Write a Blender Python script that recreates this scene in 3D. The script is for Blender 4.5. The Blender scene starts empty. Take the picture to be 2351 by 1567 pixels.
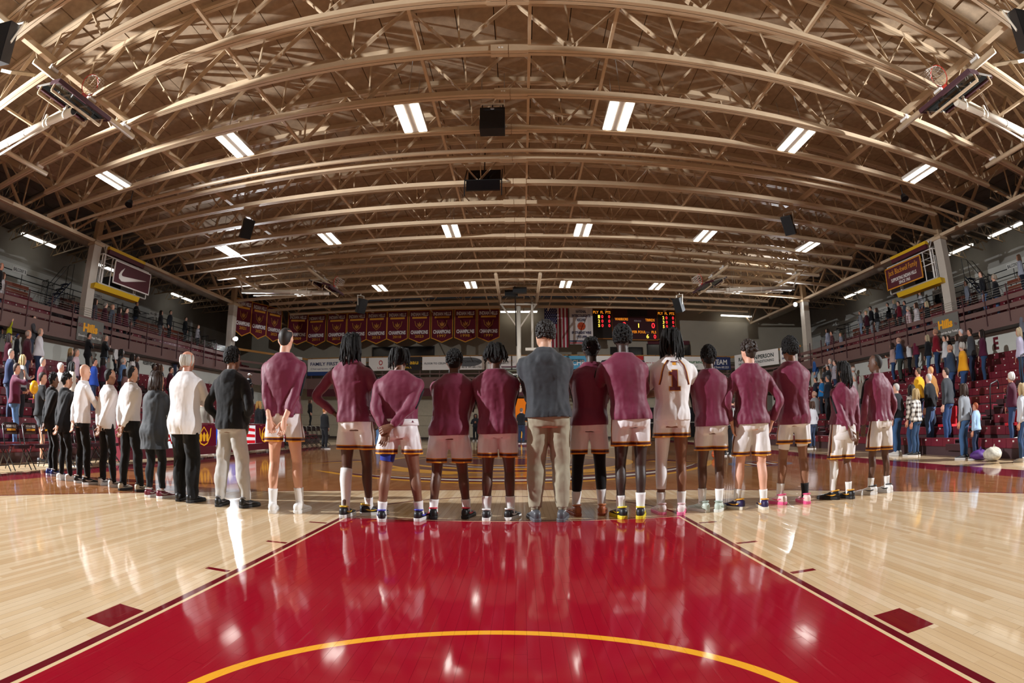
import bpy, math, random
import numpy as np
from mathutils import Vector, Matrix
from mathutils.bvhtree import BVHTree
ORD = ['first', 'second', 'third', 'fourth', 'fifth', 'sixth', 'seventh', 'eighth', 'ninth', 'tenth', 'eleventh', 'twelfth', 'thirteenth', 'fourteenth', 'fifteenth', 'sixteenth', 'seventeenth', 'eighteenth', 'nineteenth', 'twentieth']
F = 0.3048            # architecture is laid out in feet
rnd = random.Random(11)
sc = bpy.context.scene
COL = sc.collection
PI = math.pi

# ---------------------------------------------------------------- camera (fisheye lens, equisolid, 117 degrees wide)
def make_camera():
    cd = bpy.data.cameras.new('camera'); cam = bpy.data.objects.new('camera', cd); COL.objects.link(cam)
    cd.type = 'PANO'; cd.panorama_type = 'FISHEYE_EQUISOLID'
    cd.sensor_fit = 'HORIZONTAL'; cd.sensor_width = 36.0
    cd.fisheye_lens = 1203.307 / 2351 * 36.0; cd.fisheye_fov = PI
    cd.shift_y = (905.468 - 783.5) / 1567
    yaw, pitch, roll = -0.01641, 0.05579, -0.00368
    cy, sy, cp, sp, cr, sr = math.cos(yaw), math.sin(yaw), math.cos(pitch), math.sin(pitch), math.cos(roll), math.sin(roll)
    r0, f0, u0 = Vector((cy, -sy, 0)), Vector((sy, cy, 0)), Vector((0, 0, 1))
    fw = f0 * cp + u0 * sp; u1 = f0 * -sp + u0 * cp
    r = r0 * cr + u1 * sr; u = r0 * -sr + u1 * cr
    m = Matrix((r, u, -fw)).transposed().to_4x4()
    m.translation = Vector((0.28608, 1.38699, 3.28131)) * F
    cam.matrix_world = m; cd.clip_start = 0.05; cd.clip_end = 200
    sc.camera = cam
make_camera()
w = bpy.data.worlds.new('world'); sc.world = w; w.use_nodes = True
w.node_tree.nodes['Background'].inputs[0].default_value = (0.5, 0.5, 0.55, 1)
w.node_tree.nodes['Background'].inputs[1].default_value = 0.02
sc.view_settings.view_transform = 'Standard'; sc.view_settings.look = 'None'
sc.view_settings.gamma = 1.0; sc.view_settings.use_curve_mapping = False
sc.view_settings.exposure = -0.15
sc.cycles.use_denoising = True
sc.cycles.max_bounces = 6; sc.cycles.diffuse_bounces = 4; sc.cycles.glossy_bounces = 3; sc.cycles.transparent_max_bounces = 6
sc.cycles.sample_clamp_indirect = 4.0
LAMP_EMIT = 15.0          # strength of the ceiling lamp tubes
STROBE_NEAR = 19000.0      # watts of the flash units on the four inner columns
STROBE_FAR = 6000.0

def spot(name, loc, target, watts, size, cone, color=(1, 1, 1)):
    ld = bpy.data.lights.new(name, 'SPOT'); ld.energy = watts; ld.shadow_soft_size = size
    ld.spot_size = math.radians(cone); ld.spot_blend = 0.35; ld.color = color
    o = bpy.data.objects.new(name, ld); COL.objects.link(o)
    o.location = Vector(loc) * F
    o.rotation_euler = (Vector(target) - Vector(loc)).to_track_quat('-Z', 'Y').to_euler()
    return o
spot('flash_light', (-53.0, 8.4, 21.5), (4, 30, -2), STROBE_NEAR, 0.09, 95, (0.96, 0.98, 1))
spot('flash_light', (53.0, 8.4, 23.0), (-4, 30, -2), STROBE_NEAR * 0.6, 0.09, 95, (0.96, 0.98, 1))
spot('flash_light', (-53.0, 86.2, 18.6), (6, 35, 2), STROBE_FAR, 0.09, 105, (0.93, 0.96, 1))
spot('flash_light', (52.0, 87.6, 24.8), (-6, 40, 2), STROBE_FAR, 0.09, 105, (0.93, 0.96, 1))

# ---------------------------------------------------------------- colours and materials
def lin(c):
    if isinstance(c, str):
        c = [int(c[i:i + 2], 16) for i in (0, 2, 4)]
    return tuple(((x / 255) / 12.92 if x / 255 <= 0.04045 else ((x / 255 + 0.055) / 1.055) ** 2.4) for x in c)
MATS = {}
def mat(c, rough=0.6, metal=0.0, emit=0.0, bump=0.0, bscale=200.0, vary=0.0, vscale=6.0, spec=0.5, coat=0.0, kind='', alpha=1.0, sheen=0.0):
    key = (c, rough, metal, emit, bump, bscale, vary, vscale, spec, coat, kind, alpha, sheen)
    if key in MATS: return MATS[key]
    m = bpy.data.materials.new(kind or 'paint'); m.use_nodes = True
    nt = m.node_tree; b = nt.nodes['Principled BSDF']; col = (*lin(c), 1)
    b.inputs['Base Color'].default_value = col; b.inputs['Roughness'].default_value = rough
    b.inputs['Metallic'].default_value = metal; b.inputs['Specular IOR Level'].default_value = spec
    b.inputs['Coat Weight'].default_value = coat; b.inputs['Sheen Weight'].default_value = sheen
    b.inputs['Alpha'].default_value = alpha
    if emit:
        b.inputs['Emission Color'].default_value = col; b.inputs['Emission Strength'].default_value = emit
    if bump or vary:
        tc = nt.nodes.new('ShaderNodeTexCoord'); n = nt.nodes.new('ShaderNodeTexNoise')
        nt.links.new(tc.outputs['Object'], n.inputs['Vector'])
        if bump:
            n.inputs['Scale'].default_value = bscale; n.inputs['Detail'].default_value = 3
            bp = nt.nodes.new('ShaderNodeBump'); bp.inputs['Strength'].default_value = bump; bp.inputs['Distance'].default_value = 0.01
            nt.links.new(n.outputs['Fac'], bp.inputs['Height']); nt.links.new(bp.outputs['Normal'], b.inputs['Normal'])
        if vary:
            n2 = nt.nodes.new('ShaderNodeTexNoise'); n2.inputs['Scale'].default_value = vscale; n2.inputs['Detail'].default_value = 4
            nt.links.new(tc.outputs['Object'], n2.inputs['Vector'])
            mp = nt.nodes.new('ShaderNodeMapRange'); mp.inputs[1].default_value = 0.3; mp.inputs[2].default_value = 0.7
            mp.inputs[3].default_value = 1 - vary; mp.inputs[4].default_value = 1 + vary
            nt.links.new(n2.outputs['Fac'], mp.inputs[0])
            mx = nt.nodes.new('ShaderNodeVectorMath'); mx.operation = 'SCALE'; mx.inputs[0].default_value = col[:3]
            nt.links.new(mp.outputs[0], mx.inputs['Scale']); nt.links.new(mx.outputs[0], b.inputs['Base Color'])
    MATS[key] = m
    return m
def cloth(c, rough=0.85): return mat(c, rough, bump=0.15, bscale=350, spec=0.25, sheen=0.15, kind='cloth')
def skin(c): return mat(c, 0.48, vary=0.06, vscale=9, spec=0.4, kind='skin')
def glow(c, s):
    key = ('glow', c, s)
    if key not in MATS:
        m = bpy.data.materials.new('glow'); m.use_nodes = True; nt = m.node_tree; nt.nodes.clear()
        e = nt.nodes.new('ShaderNodeEmission'); o = nt.nodes.new('ShaderNodeOutputMaterial')
        e.inputs[0].default_value = (*lin(c), 1); e.inputs[1].default_value = s; nt.links.new(e.outputs[0], o.inputs[0])
        MATS[key] = m
    return MATS[key]
def glass():
    if 'glass' not in MATS:
        m = bpy.data.materials.new('clear_pane'); m.use_nodes = True; nt = m.node_tree; nt.nodes.clear()
        o = nt.nodes.new('ShaderNodeOutputMaterial'); mx = nt.nodes.new('ShaderNodeMixShader')
        t = nt.nodes.new('ShaderNodeBsdfTransparent'); t.inputs[0].default_value = (0.75, 0.8, 0.8, 1)
        g = nt.nodes.new('ShaderNodeBsdfGlossy'); g.inputs['Roughness'].default_value = 0.02
        fr = nt.nodes.new('ShaderNodeFresnel'); fr.inputs[0].default_value = 1.6
        nt.links.new(fr.outputs[0], mx.inputs[0]); nt.links.new(t.outputs[0], mx.inputs[1]); nt.links.new(g.outputs[0], mx.inputs[2])
        nt.links.new(mx.outputs[0], o.inputs[0]); MATS['glass'] = m
    return MATS['glass']

# ---------------------------------------------------------------- mesh building
class MB:
    def __init__(s): s.v = []; s.f = []; s.m = []; s.n = 0
    def add(s, v, f, mi=0):
        s.v.extend([tuple(p) for p in v]); s.f.extend([tuple(i + s.n for i in q) for q in f])
        s.m.extend([mi] * len(f)); s.n += len(v)
    def bx(s, x0, x1, y0, y1, z0, z1, mi=0):
        s.add([(x0, y0, z0), (x1, y0, z0), (x1, y1, z0), (x0, y1, z0), (x0, y0, z1), (x1, y0, z1), (x1, y1, z1), (x0, y1, z1)],
              [(0, 3, 2, 1), (4, 5, 6, 7), (0, 1, 5, 4), (1, 2, 6, 5), (2, 3, 7, 6), (3, 0, 4, 7)], mi)
    def beam(s, p, q, w, h, up=(0, 0, 1), mi=0):
        p, q, up = Vector(p), Vector(q), Vector(up); d = (q - p).normalized()
        x = d.cross(up)
        if x.length < 1e-4: x = d.cross(Vector((1, 0, 0)))
        x.normalize(); z = x.cross(d); vs = []
        for e in (p, q):
            for a, b in ((-1, -1), (1, -1), (1, 1), (-1, 1)): vs.append(e + x * (a * w / 2) + z * (b * h / 2))
        s.add(vs, [(3, 2, 1, 0), (4, 5, 6, 7), (0, 1, 5, 4), (1, 2, 6, 5), (2, 3, 7, 6), (3, 0, 4, 7)], mi)
    def rings(s, R, mi=0, cap=True, close=False):
        n = len(R[0]); v = [p for r in R for p in r]; f = []
        m = len(R); 
        for i in range(m if close else m - 1):
            a, b = i * n, ((i + 1) % m) * n
            for j in range(n): f.append((a + j, a + (j + 1) % n, b + (j + 1) % n, b + j))
        if cap and not close:
            f.append(tuple(range(n - 1, -1, -1))); f.append(tuple((m - 1) * n + j for j in range(n)))
        s.add(v, f, mi)
    def tube(s, P, r, n=8, mi=0, cap=True, flat=1.0, close=False):
        P = [Vector(p) for p in P]; k = len(P); rr = r if isinstance(r, (list, tuple)) else [r] * k
        T = []
        for i in range(k):
            a, b = (P[(i - 1) % k], P[(i + 1) % k]) if close else (P[max(i - 1, 0)], P[min(i + 1, k - 1)])
            T.append((b - a).normalized())
        x = T[0].cross(Vector((0, 0, 1)))
        if x.length < 0.05: x = T[0].cross(Vector((0, 1, 0)))
        x.normalize(); R = []
        for i in range(k):
            x = x - T[i] * x.dot(T[i]); x.normalize(); y = T[i].cross(x)
            R.append([P[i] + x * (math.cos(2 * PI * j / n) * rr[i]) + y * (math.sin(2 * PI * j / n) * rr[i] * flat) for j in range(n)])
        s.rings(R, mi, cap, close)
    def ball(s, c, r, nu=10, nv=7, mi=0):
        c = Vector(c); r = Vector(r) if not isinstance(r, (int, float)) else Vector((r, r, r)); R = []
        for i in range(1, nv):
            t = PI * i / nv
            R.append([c + Vector((math.sin(t) * math.cos(2 * PI * j / nu) * r.x, math.sin(t) * math.sin(2 * PI * j / nu) * r.y, -math.cos(t) * r.z)) for j in range(nu)])
        n = nu; v = [p for q in R for p in q]; f = []
        for i in range(nv - 2):
            for j in range(n): f.append((i * n + j, i * n + (j + 1) % n, (i + 1) * n + (j + 1) % n, (i + 1) * n + j))
        b = len(v); v += [c - Vector((0, 0, r.z)), c + Vector((0, 0, r.z))]
        for j in range(n): f.append((b, (j + 1) % n, j)); f.append((b + 1, (nv - 2) * n + j, (nv - 2) * n + (j + 1) % n))
        s.add(v, f, mi)
    def prism(s, P, y0, y1, mi=0, M=None):
        """outline P in (x, z), extruded along y"""
        n = len(P); v = [(p[0], y0, p[1]) for p in P] + [(p[0], y1, p[1]) for p in P]
        if M is not None: v = [M @ Vector(q) for q in v]
        s.add(v, [tuple(range(n)), tuple(range(2 * n - 1, n - 1, -1))] + [(i, i + n, (i + 1) % n + n, (i + 1) % n) for i in range(n)], mi)
    def mesh(s, name, mats, scale=F, smooth=False):
        me = bpy.data.meshes.new(name)
        me.from_pydata((np.array(s.v, float) * scale).tolist() if s.v else [], [], s.f)
        for m in mats if isinstance(mats, (list, tuple)) else [mats]: me.materials.append(m)
        if any(s.m): me.polygons.foreach_set('material_index', s.m)
        if smooth: me.polygons.foreach_set('use_smooth', [True] * len(s.f))
        me.update(); return me
    def build(s, name, mats, parent=None, scale=F, smooth=False, **k):
        return put(name, s.mesh(name, mats, scale, smooth), parent, **k)
def put(name, me, parent=None, loc=None, rot=None, scl=None, mats=None):
    o = bpy.data.objects.new(name, me); COL.objects.link(o)
    if parent is not None: o.parent = parent
    if loc is not None: o.location = loc
    if rot is not None: o.rotation_euler = rot
    if scl is not None: o.scale = scl
    if mats:
        for i, m in enumerate(mats):
            if m is not None: o.material_slots[i].link = 'OBJECT'; o.material_slots[i].material = m
    return o
def tag(o, label, cat, group=None, kind=None):
    o['label'] = label; o['category'] = cat
    if group: o['group'] = group
    if kind: o['kind'] = kind
    return o
def thing(name, label, cat, loc=(0, 0, 0), rz=0, group=None):
    o = bpy.data.objects.new(name, None); COL.objects.link(o); o.location = loc; o.rotation_euler = (0, 0, rz)
    o.empty_display_size = 0.2
    return tag(o, label, cat, group)
def struct(o): o['kind'] = 'structure'; return o
def box(name, x0, x1, y0, y1, z0, z1, m, parent=None):
    b = MB(); b.bx(x0, x1, y0, y1, z0, z1); return b.build(name, m, parent)
def fl(x, y, z): return Vector((x, y, z)) * F

# a scratch scene in which modifiers and letters are turned into plain meshes
TMP = bpy.data.scenes.new('scratch')
def evaluated(o):
    TMP.collection.objects.link(o); vl = TMP.view_layers[0]; vl.update(); dg = vl.depsgraph; dg.update()
    me = bpy.data.meshes.new_from_object(o.evaluated_get(dg)); TMP.collection.objects.unlink(o); return me
TXT = {}
def text_mesh(body, m, h=1.0, w=None, bold=0.0, depth=0.01, shear=0.0):
    """letters as a thin mesh in the x-z plane facing -y, centred, h high (and w wide), in metres"""
    key = (body, m.name, h, w, bold, depth, shear)
    if key in TXT: return TXT[key]
    cu = bpy.data.curves.new('letters', 'FONT'); cu.body = body; cu.align_x = 'CENTER'; cu.resolution_u = 2
    cu.offset = bold; cu.shear = shear; o = bpy.data.objects.new('letters', cu); me = evaluated(o)
    bpy.data.objects.remove(o)
    n = len(me.vertices); co = np.empty(n * 3); me.vertices.foreach_get('co', co); co = co.reshape(n, 3)
    lo, hi = co[:, :2].min(0), co[:, :2].max(0); s = h / (hi[1] - lo[1]); sx = s if w is None else w / (hi[0] - lo[0])
    out = np.zeros((n, 3)); out[:, 0] = (co[:, 0] - (lo[0] + hi[0]) / 2) * sx; out[:, 2] = (co[:, 1] - (lo[1] + hi[1]) / 2) * s
    nf = [tuple(p.vertices) for p in me.polygons]; bpy.data.meshes.remove(me)
    me = bpy.data.meshes.new('lettering'); me.from_pydata(out.tolist(), [], nf); me.materials.append(m); me.update(); TXT[key] = me
    return me
def lettering(body, parent, x, z, h, m, w=None, y=-0.012, bold=0.0, name='lettering'):
    return put(name, text_mesh(body, m, h, w, bold), parent, loc=(x, y, z))

# shader expressions
class X:
    def __init__(s, nt, sock): s.nt = nt; s.s = sock
    def _op(s, op, *a):
        n = s.nt.nodes.new('ShaderNodeMath'); n.operation = op
        for i, q in enumerate((s, *a)):
            if isinstance(q, X): s.nt.links.new(q.s, n.inputs[i])
            else: n.inputs[i].default_value = float(q)
        return X(s.nt, n.outputs[0])
    def __add__(s, o): return s._op('ADD', o)
    def __sub__(s, o): return s._op('SUBTRACT', o)
    def __mul__(s, o): return s._op('MULTIPLY', o)
    def __truediv__(s, o): return s._op('DIVIDE', o)
    def __lt__(s, o): return s._op('LESS_THAN', o)
    def __gt__(s, o): return s._op('GREATER_THAN', o)
    def abs(s): return s._op('ABSOLUTE')
    def sqrt(s): return s._op('SQRT')
    def floor(s): return s._op('FLOOR')
    def fract(s): return s._op('FRACT')
    def max(s, o): return s._op('MAXIMUM', o)
    def min(s, o): return s._op('MINIMUM', o)
    def between(s, a, b): return (s > a) * (s < b)
    def neg(s): return s * -1 + 1
def mixcol(nt, a, b, fac):
    n = nt.nodes.new('ShaderNodeMix'); n.data_type = 'RGBA'
    nt.links.new(fac.s, n.inputs[0])
    for i, c in ((6, a), (7, b)):
        if isinstance(c, tuple): n.inputs[i].default_value = (*c, 1)
        else: nt.links.new(c, n.inputs[i])
    return n.outputs[2]
# ================================================================ the hall
TAN = mat('c2ab8d', 0.45, vary=0.04, kind='painted_steel'); TAN_D = mat('a58d70', 0.5, kind='painted_steel_dull')
GREYW = mat('8d8a84', 0.85, vary=0.10, vscale=0.6, kind='block_wall'); WHITEW = mat('dcdcd2', 0.8, vary=0.03, vscale=1.0, kind='white_wall')
BEIGEW = mat('9a9283', 0.85, vary=0.05, vscale=1.0, kind='end_wall')
BROWN = mat('6f5550', 0.6, kind='brown_paint'); DARK = mat('161416', 0.5, kind='black_paint'); BLK = mat('0b0b0d', 0.45, kind='black')
MAROON = mat('6e1f2c', 0.38, vary=0.05, kind='maroon_plastic'); DMAROON = mat('4f1422', 0.5, kind='maroon_paint')
WHITE = mat('e8e6e2', 0.5, kind='white_paint'); GOLD = mat('f0a81c', 0.5, kind='gold_paint'); STEEL = mat('b9b6b0', 0.35, metal=0.6, kind='steel')

def floor_material():
    m = bpy.data.materials.new('court_floor'); m.use_nodes = True; nt = m.node_tree; b = nt.nodes['Principled BSDF']
    g = nt.nodes.new('ShaderNodeNewGeometry'); sp = nt.nodes.new('ShaderNodeSeparateXYZ'); nt.links.new(g.outputs['Position'], sp.inputs[0])
    x = X(nt, sp.outputs[0]) * (1 / F); y = X(nt, sp.outputs[1]) * (1 / F)
    ax = x.abs(); yf = (y - 47).abs() * -1 + 47
    # wood: tone per strip and per length of strip
    col = (x * (1 / 0.1875)).floor()
    wn = nt.nodes.new('ShaderNodeTexWhiteNoise'); wn.noise_dimensions = '1D'; nt.links.new(col.s, wn.inputs['W'])
    off = X(nt, wn.outputs['Value'])
    seg = ((y + off * 40) * 0.28).floor()
    w2 = nt.nodes.new('ShaderNodeTexWhiteNoise'); w2.noise_dimensions = '2D'; cb = nt.nodes.new('ShaderNodeCombineXYZ')
    nt.links.new(col.s, cb.inputs[0]); nt.links.new(seg.s, cb.inputs[1]); nt.links.new(cb.outputs[0], w2.inputs['Vector'])
    tone = X(nt, w2.outputs['Value'])
    gm = nt.nodes.new('ShaderNodeMapping'); gm.inputs['Scale'].default_value = (60, 2.2, 1); nt.links.new(g.outputs['Position'], gm.inputs[0])
    gn = nt.nodes.new('ShaderNodeTexNoise'); gn.inputs['Scale'].default_value = 1.0; gn.inputs['Detail'].default_value = 4; nt.links.new(gm.outputs[0], gn.inputs['Vector'])
    grain = X(nt, gn.outputs['Fac'])
    def woodramp(c0, c1, c2):
        r = nt.nodes.new('ShaderNodeValToRGB'); e = r.color_ramp.elements
        e[0].position = 0.15; e[0].color = (*lin(c0), 1); e[1].position = 0.9; e[1].color = (*lin(c2), 1)
        q = e.new(0.5); q.color = (*lin(c1), 1)
        nt.links.new((tone * 0.55 + grain * 0.45).s, r.inputs[0]); return r.outputs[0]
    natural = woodramp('cfae84', 'dcbf98', 'e6cfae'); stain = woodramp('8a5630', '96623a', 'a06c44')
    seam = (((x * (1 / 0.1875)).fract() - 0.5).abs() > 0.475) * 0.35
    r3 = (x * x + (yf - 5.25) * (yf - 5.25)).sqrt()
    up3 = yf > 9.9; in3 = up3 * (r3 < 22.15) + up3.neg() * (ax < 21.65)
    court = (ax < 25) * (yf > 0)
    c = mixcol(nt, natural, stain, court * in3.neg())
    c = mixcol(nt, c, lin('5a3a22'), seam)
    darkm, red, cream = lin('5c121e'), lin('9c1226'), lin('e3c79c')
    l3 = up3 * r3.between(21.98, 22.15) + up3.neg() * ax.between(21.48, 21.65) * (yf > 0)
    c = mixcol(nt, c, darkm, l3)
    c = mixcol(nt, c, darkm, (y - 47).abs() < 0.083)
    rc = (x * x + (yf - 19) * (yf - 19)).sqrt()
    c = mixcol(nt, c, darkm, (yf > 19) * rc.between(5.85, 6.0))
    d = (ax - 6).max(yf - 19); inl = (yf > 0)
    c = mixcol(nt, c, lin('6a1420'), (d < 0) * inl)
    c = mixcol(nt, c, cream, (d < -0.17) * inl); c = mixcol(nt, c, red, (d < -0.255) * inl)
    blk = ax.between(6.086, 6.735) * yf.between(7.0, 8.0)
    mk = ax.between(6.05, 6.69) * (yf.between(11.0, 11.17) + yf.between(14.167, 14.333) + yf.between(17.333, 17.5))
    c = mixcol(nt, c, lin('77141f'), blk + mk)
    ra = (x * x + (yf - 5.25) * (yf - 5.25)).sqrt()
    c = mixcol(nt, c, lin('f2ab2e'), ra.between(3.77, 3.94) * (yf > 4))
    bord = (ax.between(25, 28) * (yf > -3)) + (yf.between(-3, 0) * (ax < 28))
    c = mixcol(nt, c, lin('6b1522'), bord)
    nt.links.new(c, b.inputs['Base Color'])
    # varnish with scuffs
    sm = nt.nodes.new('ShaderNodeMapping'); sm.inputs['Rotation'].default_value = (0, 0, 0.9); sm.inputs['Scale'].default_value = (26, 1.2, 1); nt.links.new(g.outputs['Position'], sm.inputs[0])
    sn = nt.nodes.new('ShaderNodeTexNoise'); sn.inputs['Scale'].default_value = 1.3; sn.inputs['Detail'].default_value = 6; sn.inputs['Distortion'].default_value = 0.6
    nt.links.new(sm.outputs[0], sn.inputs['Vector'])
    sc_ = X(nt, sn.outputs['Fac']) > 0.66
    pn = nt.nodes.new('ShaderNodeTexNoise'); pn.inputs['Scale'].default_value = 1.1; pn.inputs['Detail'].default_value = 3; nt.links.new(g.outputs['Position'], pn.inputs['Vector'])
    rough = X(nt, pn.outputs['Fac']) * 0.10 + sc_ * 0.10 + 0.03
    nt.links.new(rough.s, b.inputs['Roughness'])
    b.inputs['Specular IOR Level'].default_value = 0.5; b.inputs['IOR'].default_value = 1.5
    wm = nt.nodes.new('ShaderNodeMapping'); wm.inputs['Scale'].default_value = (9, 3, 1); nt.links.new(g.outputs['Position'], wm.inputs[0])
    wv = nt.nodes.new('ShaderNodeTexNoise'); wv.inputs['Scale'].default_value = 1.0; wv.inputs['Detail'].default_value = 2; nt.links.new(wm.outputs[0], wv.inputs['Vector'])
    bp = nt.nodes.new('ShaderNodeBump'); bp.inputs['Strength'].default_value = 0.10; bp.inputs['Distance'].default_value = 0.004
    nt.links.new(wv.outputs['Fac'], bp.inputs['Height']); nt.links.new(bp.outputs['Normal'], b.inputs['Normal'])
    return m
FLOORM = floor_material()
def make_floor():
    fo = struct(box('floor', -74, 74, -16, 116, -0.5, -0.02, mat('6b5a48', 0.8, kind='subfloor')))
    W = 0.1875; ub = MB(); ub.bx(-W / 2 + 0.0012, W / 2 - 0.0012, -0.5, 0.5, -0.019, 0)
    um = ub.mesh('board', FLOORM)
    rest = MB(); ncol = 50
    for i in range(-400, 400):
        xc = (i + 0.5) * W; spans = [(-16, 0), (0, 116)]
        if -ncol <= i < ncol:
            cuts = [2.6, 5.2 + rnd.uniform(0, 3.4), 10.6 + rnd.uniform(0, 3.4), 19.2]
            for a, b in zip(cuts, cuts[1:]):
                o = put('board', um, fo, loc=fl(xc, (a + b) / 2, 0)); o.scale = (1, b - a - 0.003, 1)
                o.rotation_euler = (rnd.gauss(0, 0.0002), rnd.gauss(0, 0.0012), 0)
            spans = [(-16, cuts[0]), (cuts[-1], 60), (60, 116)]
        for a, b in spans:
            t = rnd.gauss(0, 0.0010) * W / 2; z = rnd.gauss(0, 0.00004)
            h = W / 2 - 0.0008
            rest.add([(xc - h, a, z - t), (xc + h, a, z + t), (xc + h, b, z + t), (xc - h, b, z - t), (xc - h, a, -0.019), (xc + h, a, -0.019), (xc + h, b, -0.019), (xc - h, b, -0.019)],
                     [(0, 1, 2, 3), (0, 4, 5, 1), (1, 5, 6, 2), (2, 6, 7, 3), (3, 7, 4, 0)])
    o = rest.build('board_field', FLOORM, fo); o['kind'] = 'stuff'
    # big painted emblem at mid court and small round sponsor emblems
    PM, PG, PW = mat('5a1722', 0.12, kind='court_paint_maroon'), mat('d9951e', 0.12, kind='court_paint_gold'), mat('d8d2c6', 0.12, kind='court_paint_white')
    def flat(name, P, m, z):
        b = MB(); n = len(P); b.add([(p[0], p[1], z) for p in P], [tuple(range(n))]); return b.build(name, m, fo)
    def crescent(cx, cy, r, w, a0, a1, n=40):
        A = np.linspace(a0, a1, n); o = [(cx + r * math.cos(a), cy + r * math.sin(a)) for a in A]
        k = [(cx + (r - w * math.sin((a - a0) / (a1 - a0) * PI)) * math.cos(a), cy + (r - w * math.sin((a - a0) / (a1 - a0) * PI)) * math.sin(a)) for a in A[::-1]]
        return o + k[1:-1]
    flat('emblem_blade', crescent(-1, 48, 18, 4.2, PI * 1.24, PI * 1.93), PG, 0.0016)
    flat('emblem_blade', crescent(-1, 48.0, 17.4, 3.0, PI * 1.26, PI * 1.91), PM, 0.0022)
    flat('emblem_line', crescent(-1, 48.0, 16.6, 0.8, PI * 1.30, PI * 1.86), PW, 0.0028)
    A = np.linspace(0, 2 * PI, 64, endpoint=False)
    flat('emblem_field', [(-1 + 11 * math.cos(a), 47 + 11 * math.sin(a)) for a in A], PG, 0.0034)
    flat('emblem_field', [(-1 + 10.3 * math.cos(a), 47 + 10.3 * math.sin(a)) for a in A], PM, 0.0040)
    for r, wd, m, z in ((8.6, 1.3, PG, 0.0046), (6.6, 0.5, PW, 0.0046), (5.0, 1.0, PG, 0.0046)):
        flat('emblem_arc', crescent(-1, 47, r, wd, PI * 1.05, PI * 1.95), m, z); flat('emblem_arc', crescent(-1, 47, r, wd, PI * 0.05, PI * 0.95), m, z)
    for s in (-1, 1):
        flat('emblem_arm', [(-1 + s * 9, 37.6), (-1 + s * 3.5, 35.0), (-1 + s * 2, 36.2), (-1 + s * 7.5, 39.4)], PG, 0.0052)
        flat('emblem_arm', [(-1 + s * 11.5, 46), (-1 + s * 16, 40.5), (-1 + s * 14, 47.5)], PM, 0.0052)
        flat('emblem_arm', [(-1 + s * 12, 45), (-1 + s * 16.8, 39.8), (-1 + s * 16, 40.9), (-1 + s * 12.6, 45.4)], PG, 0.0058)
    for cx, cy in ((18.5, 38.0),):
        flat('sponsor_disc', [(cx + 2.6 * math.cos(a), cy + 2.6 * math.sin(a)) for a in A], mat('6f6a70', 0.12, kind='court_paint_grey'), 0.0016)
        flat('sponsor_disc', [(cx + 2.2 * math.cos(a), cy + 2.2 * math.sin(a)) for a in A], PM, 0.0022)
        for k in range(5): flat('sponsor_bar', [(cx - 1.6 + k * 0.75, cy - 1.1), (cx - 1.2 + k * 0.75, cy - 1.1), (cx - 1.2 + k * 0.75, cy + 1.1), (cx - 1.6 + k * 0.75, cy + 1.1)], PW if k % 2 else PG, 0.0028)
make_floor()

def zc(xx): return 31.6 - 0.02 * abs(xx)         # underside of the roof panels
def make_shell():
    for s, nm in ((-1, 'left'), (1, 'right')):
        a, b = sorted((s * 74, s * 75)); struct(box('wall_' + nm, a, b, -16, 116, 0, 31.5, GREYW))
        a, b = sorted((s * 56.6, s * 57.4)); struct(box('wall_%s_lower' % nm, a, b, -16, 108, 0, 12.6, WHITEW))
        # lighter dado course on the balcony wall, as the paint runs
        a, b = sorted((s * 73.9, s * 74)); struct(box('trim_1', a, b, -16, 116, 20, 25.4, mat('b3b2ad', 0.85, vary=0.08, vscale=0.7, kind='pale_wall')))
    struct(box('wall_far', -74, 74, 116, 117, 0, 31.5, BEIGEW))
    struct(box('wall_far_lower', -53, 53, 111.6, 112, 0, 12.4, mat('b5ab97', 0.8, vary=0.05, kind='end_wall_lower')))
    struct(box('wall_near', -74, 74, -17, -16, 0, 31.5, BEIGEW))
    ce = struct(box('ceiling', -75, 75, -17, 117, 32.1, 32.5, mat('4c4034', 0.9, kind='deck')))
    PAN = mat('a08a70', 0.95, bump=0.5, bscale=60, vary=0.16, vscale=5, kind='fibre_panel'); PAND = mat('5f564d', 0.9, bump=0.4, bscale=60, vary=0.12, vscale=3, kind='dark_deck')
    W = 2.7; u = MB(); u.bx(-W / 2 + 0.03, W / 2 - 0.03, -2.46, 2.46, 0, 0.2); um = u.mesh('ceiling_panel', PAN)
    rest = MB()
    for j in range(-4, 19):
        yc = 24.8 + 5 * (j - 1)
        for i in range(-27, 28):
            xc = i * W; z = zc(xc); d = math.atan(0.02) * (1 if xc < 0 else -1 if xc > 0 else 0)
            if abs(i) <= 14 and 1 <= j <= 10:
                put('ceiling_panel', um, ce, loc=fl(xc, yc, z), rot=(0, -d, 0))
            else:
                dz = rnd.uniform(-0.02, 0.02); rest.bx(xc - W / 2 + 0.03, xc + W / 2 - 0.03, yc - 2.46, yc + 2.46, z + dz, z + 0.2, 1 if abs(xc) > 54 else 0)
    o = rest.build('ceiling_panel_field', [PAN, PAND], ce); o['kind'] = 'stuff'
make_shell()

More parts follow.
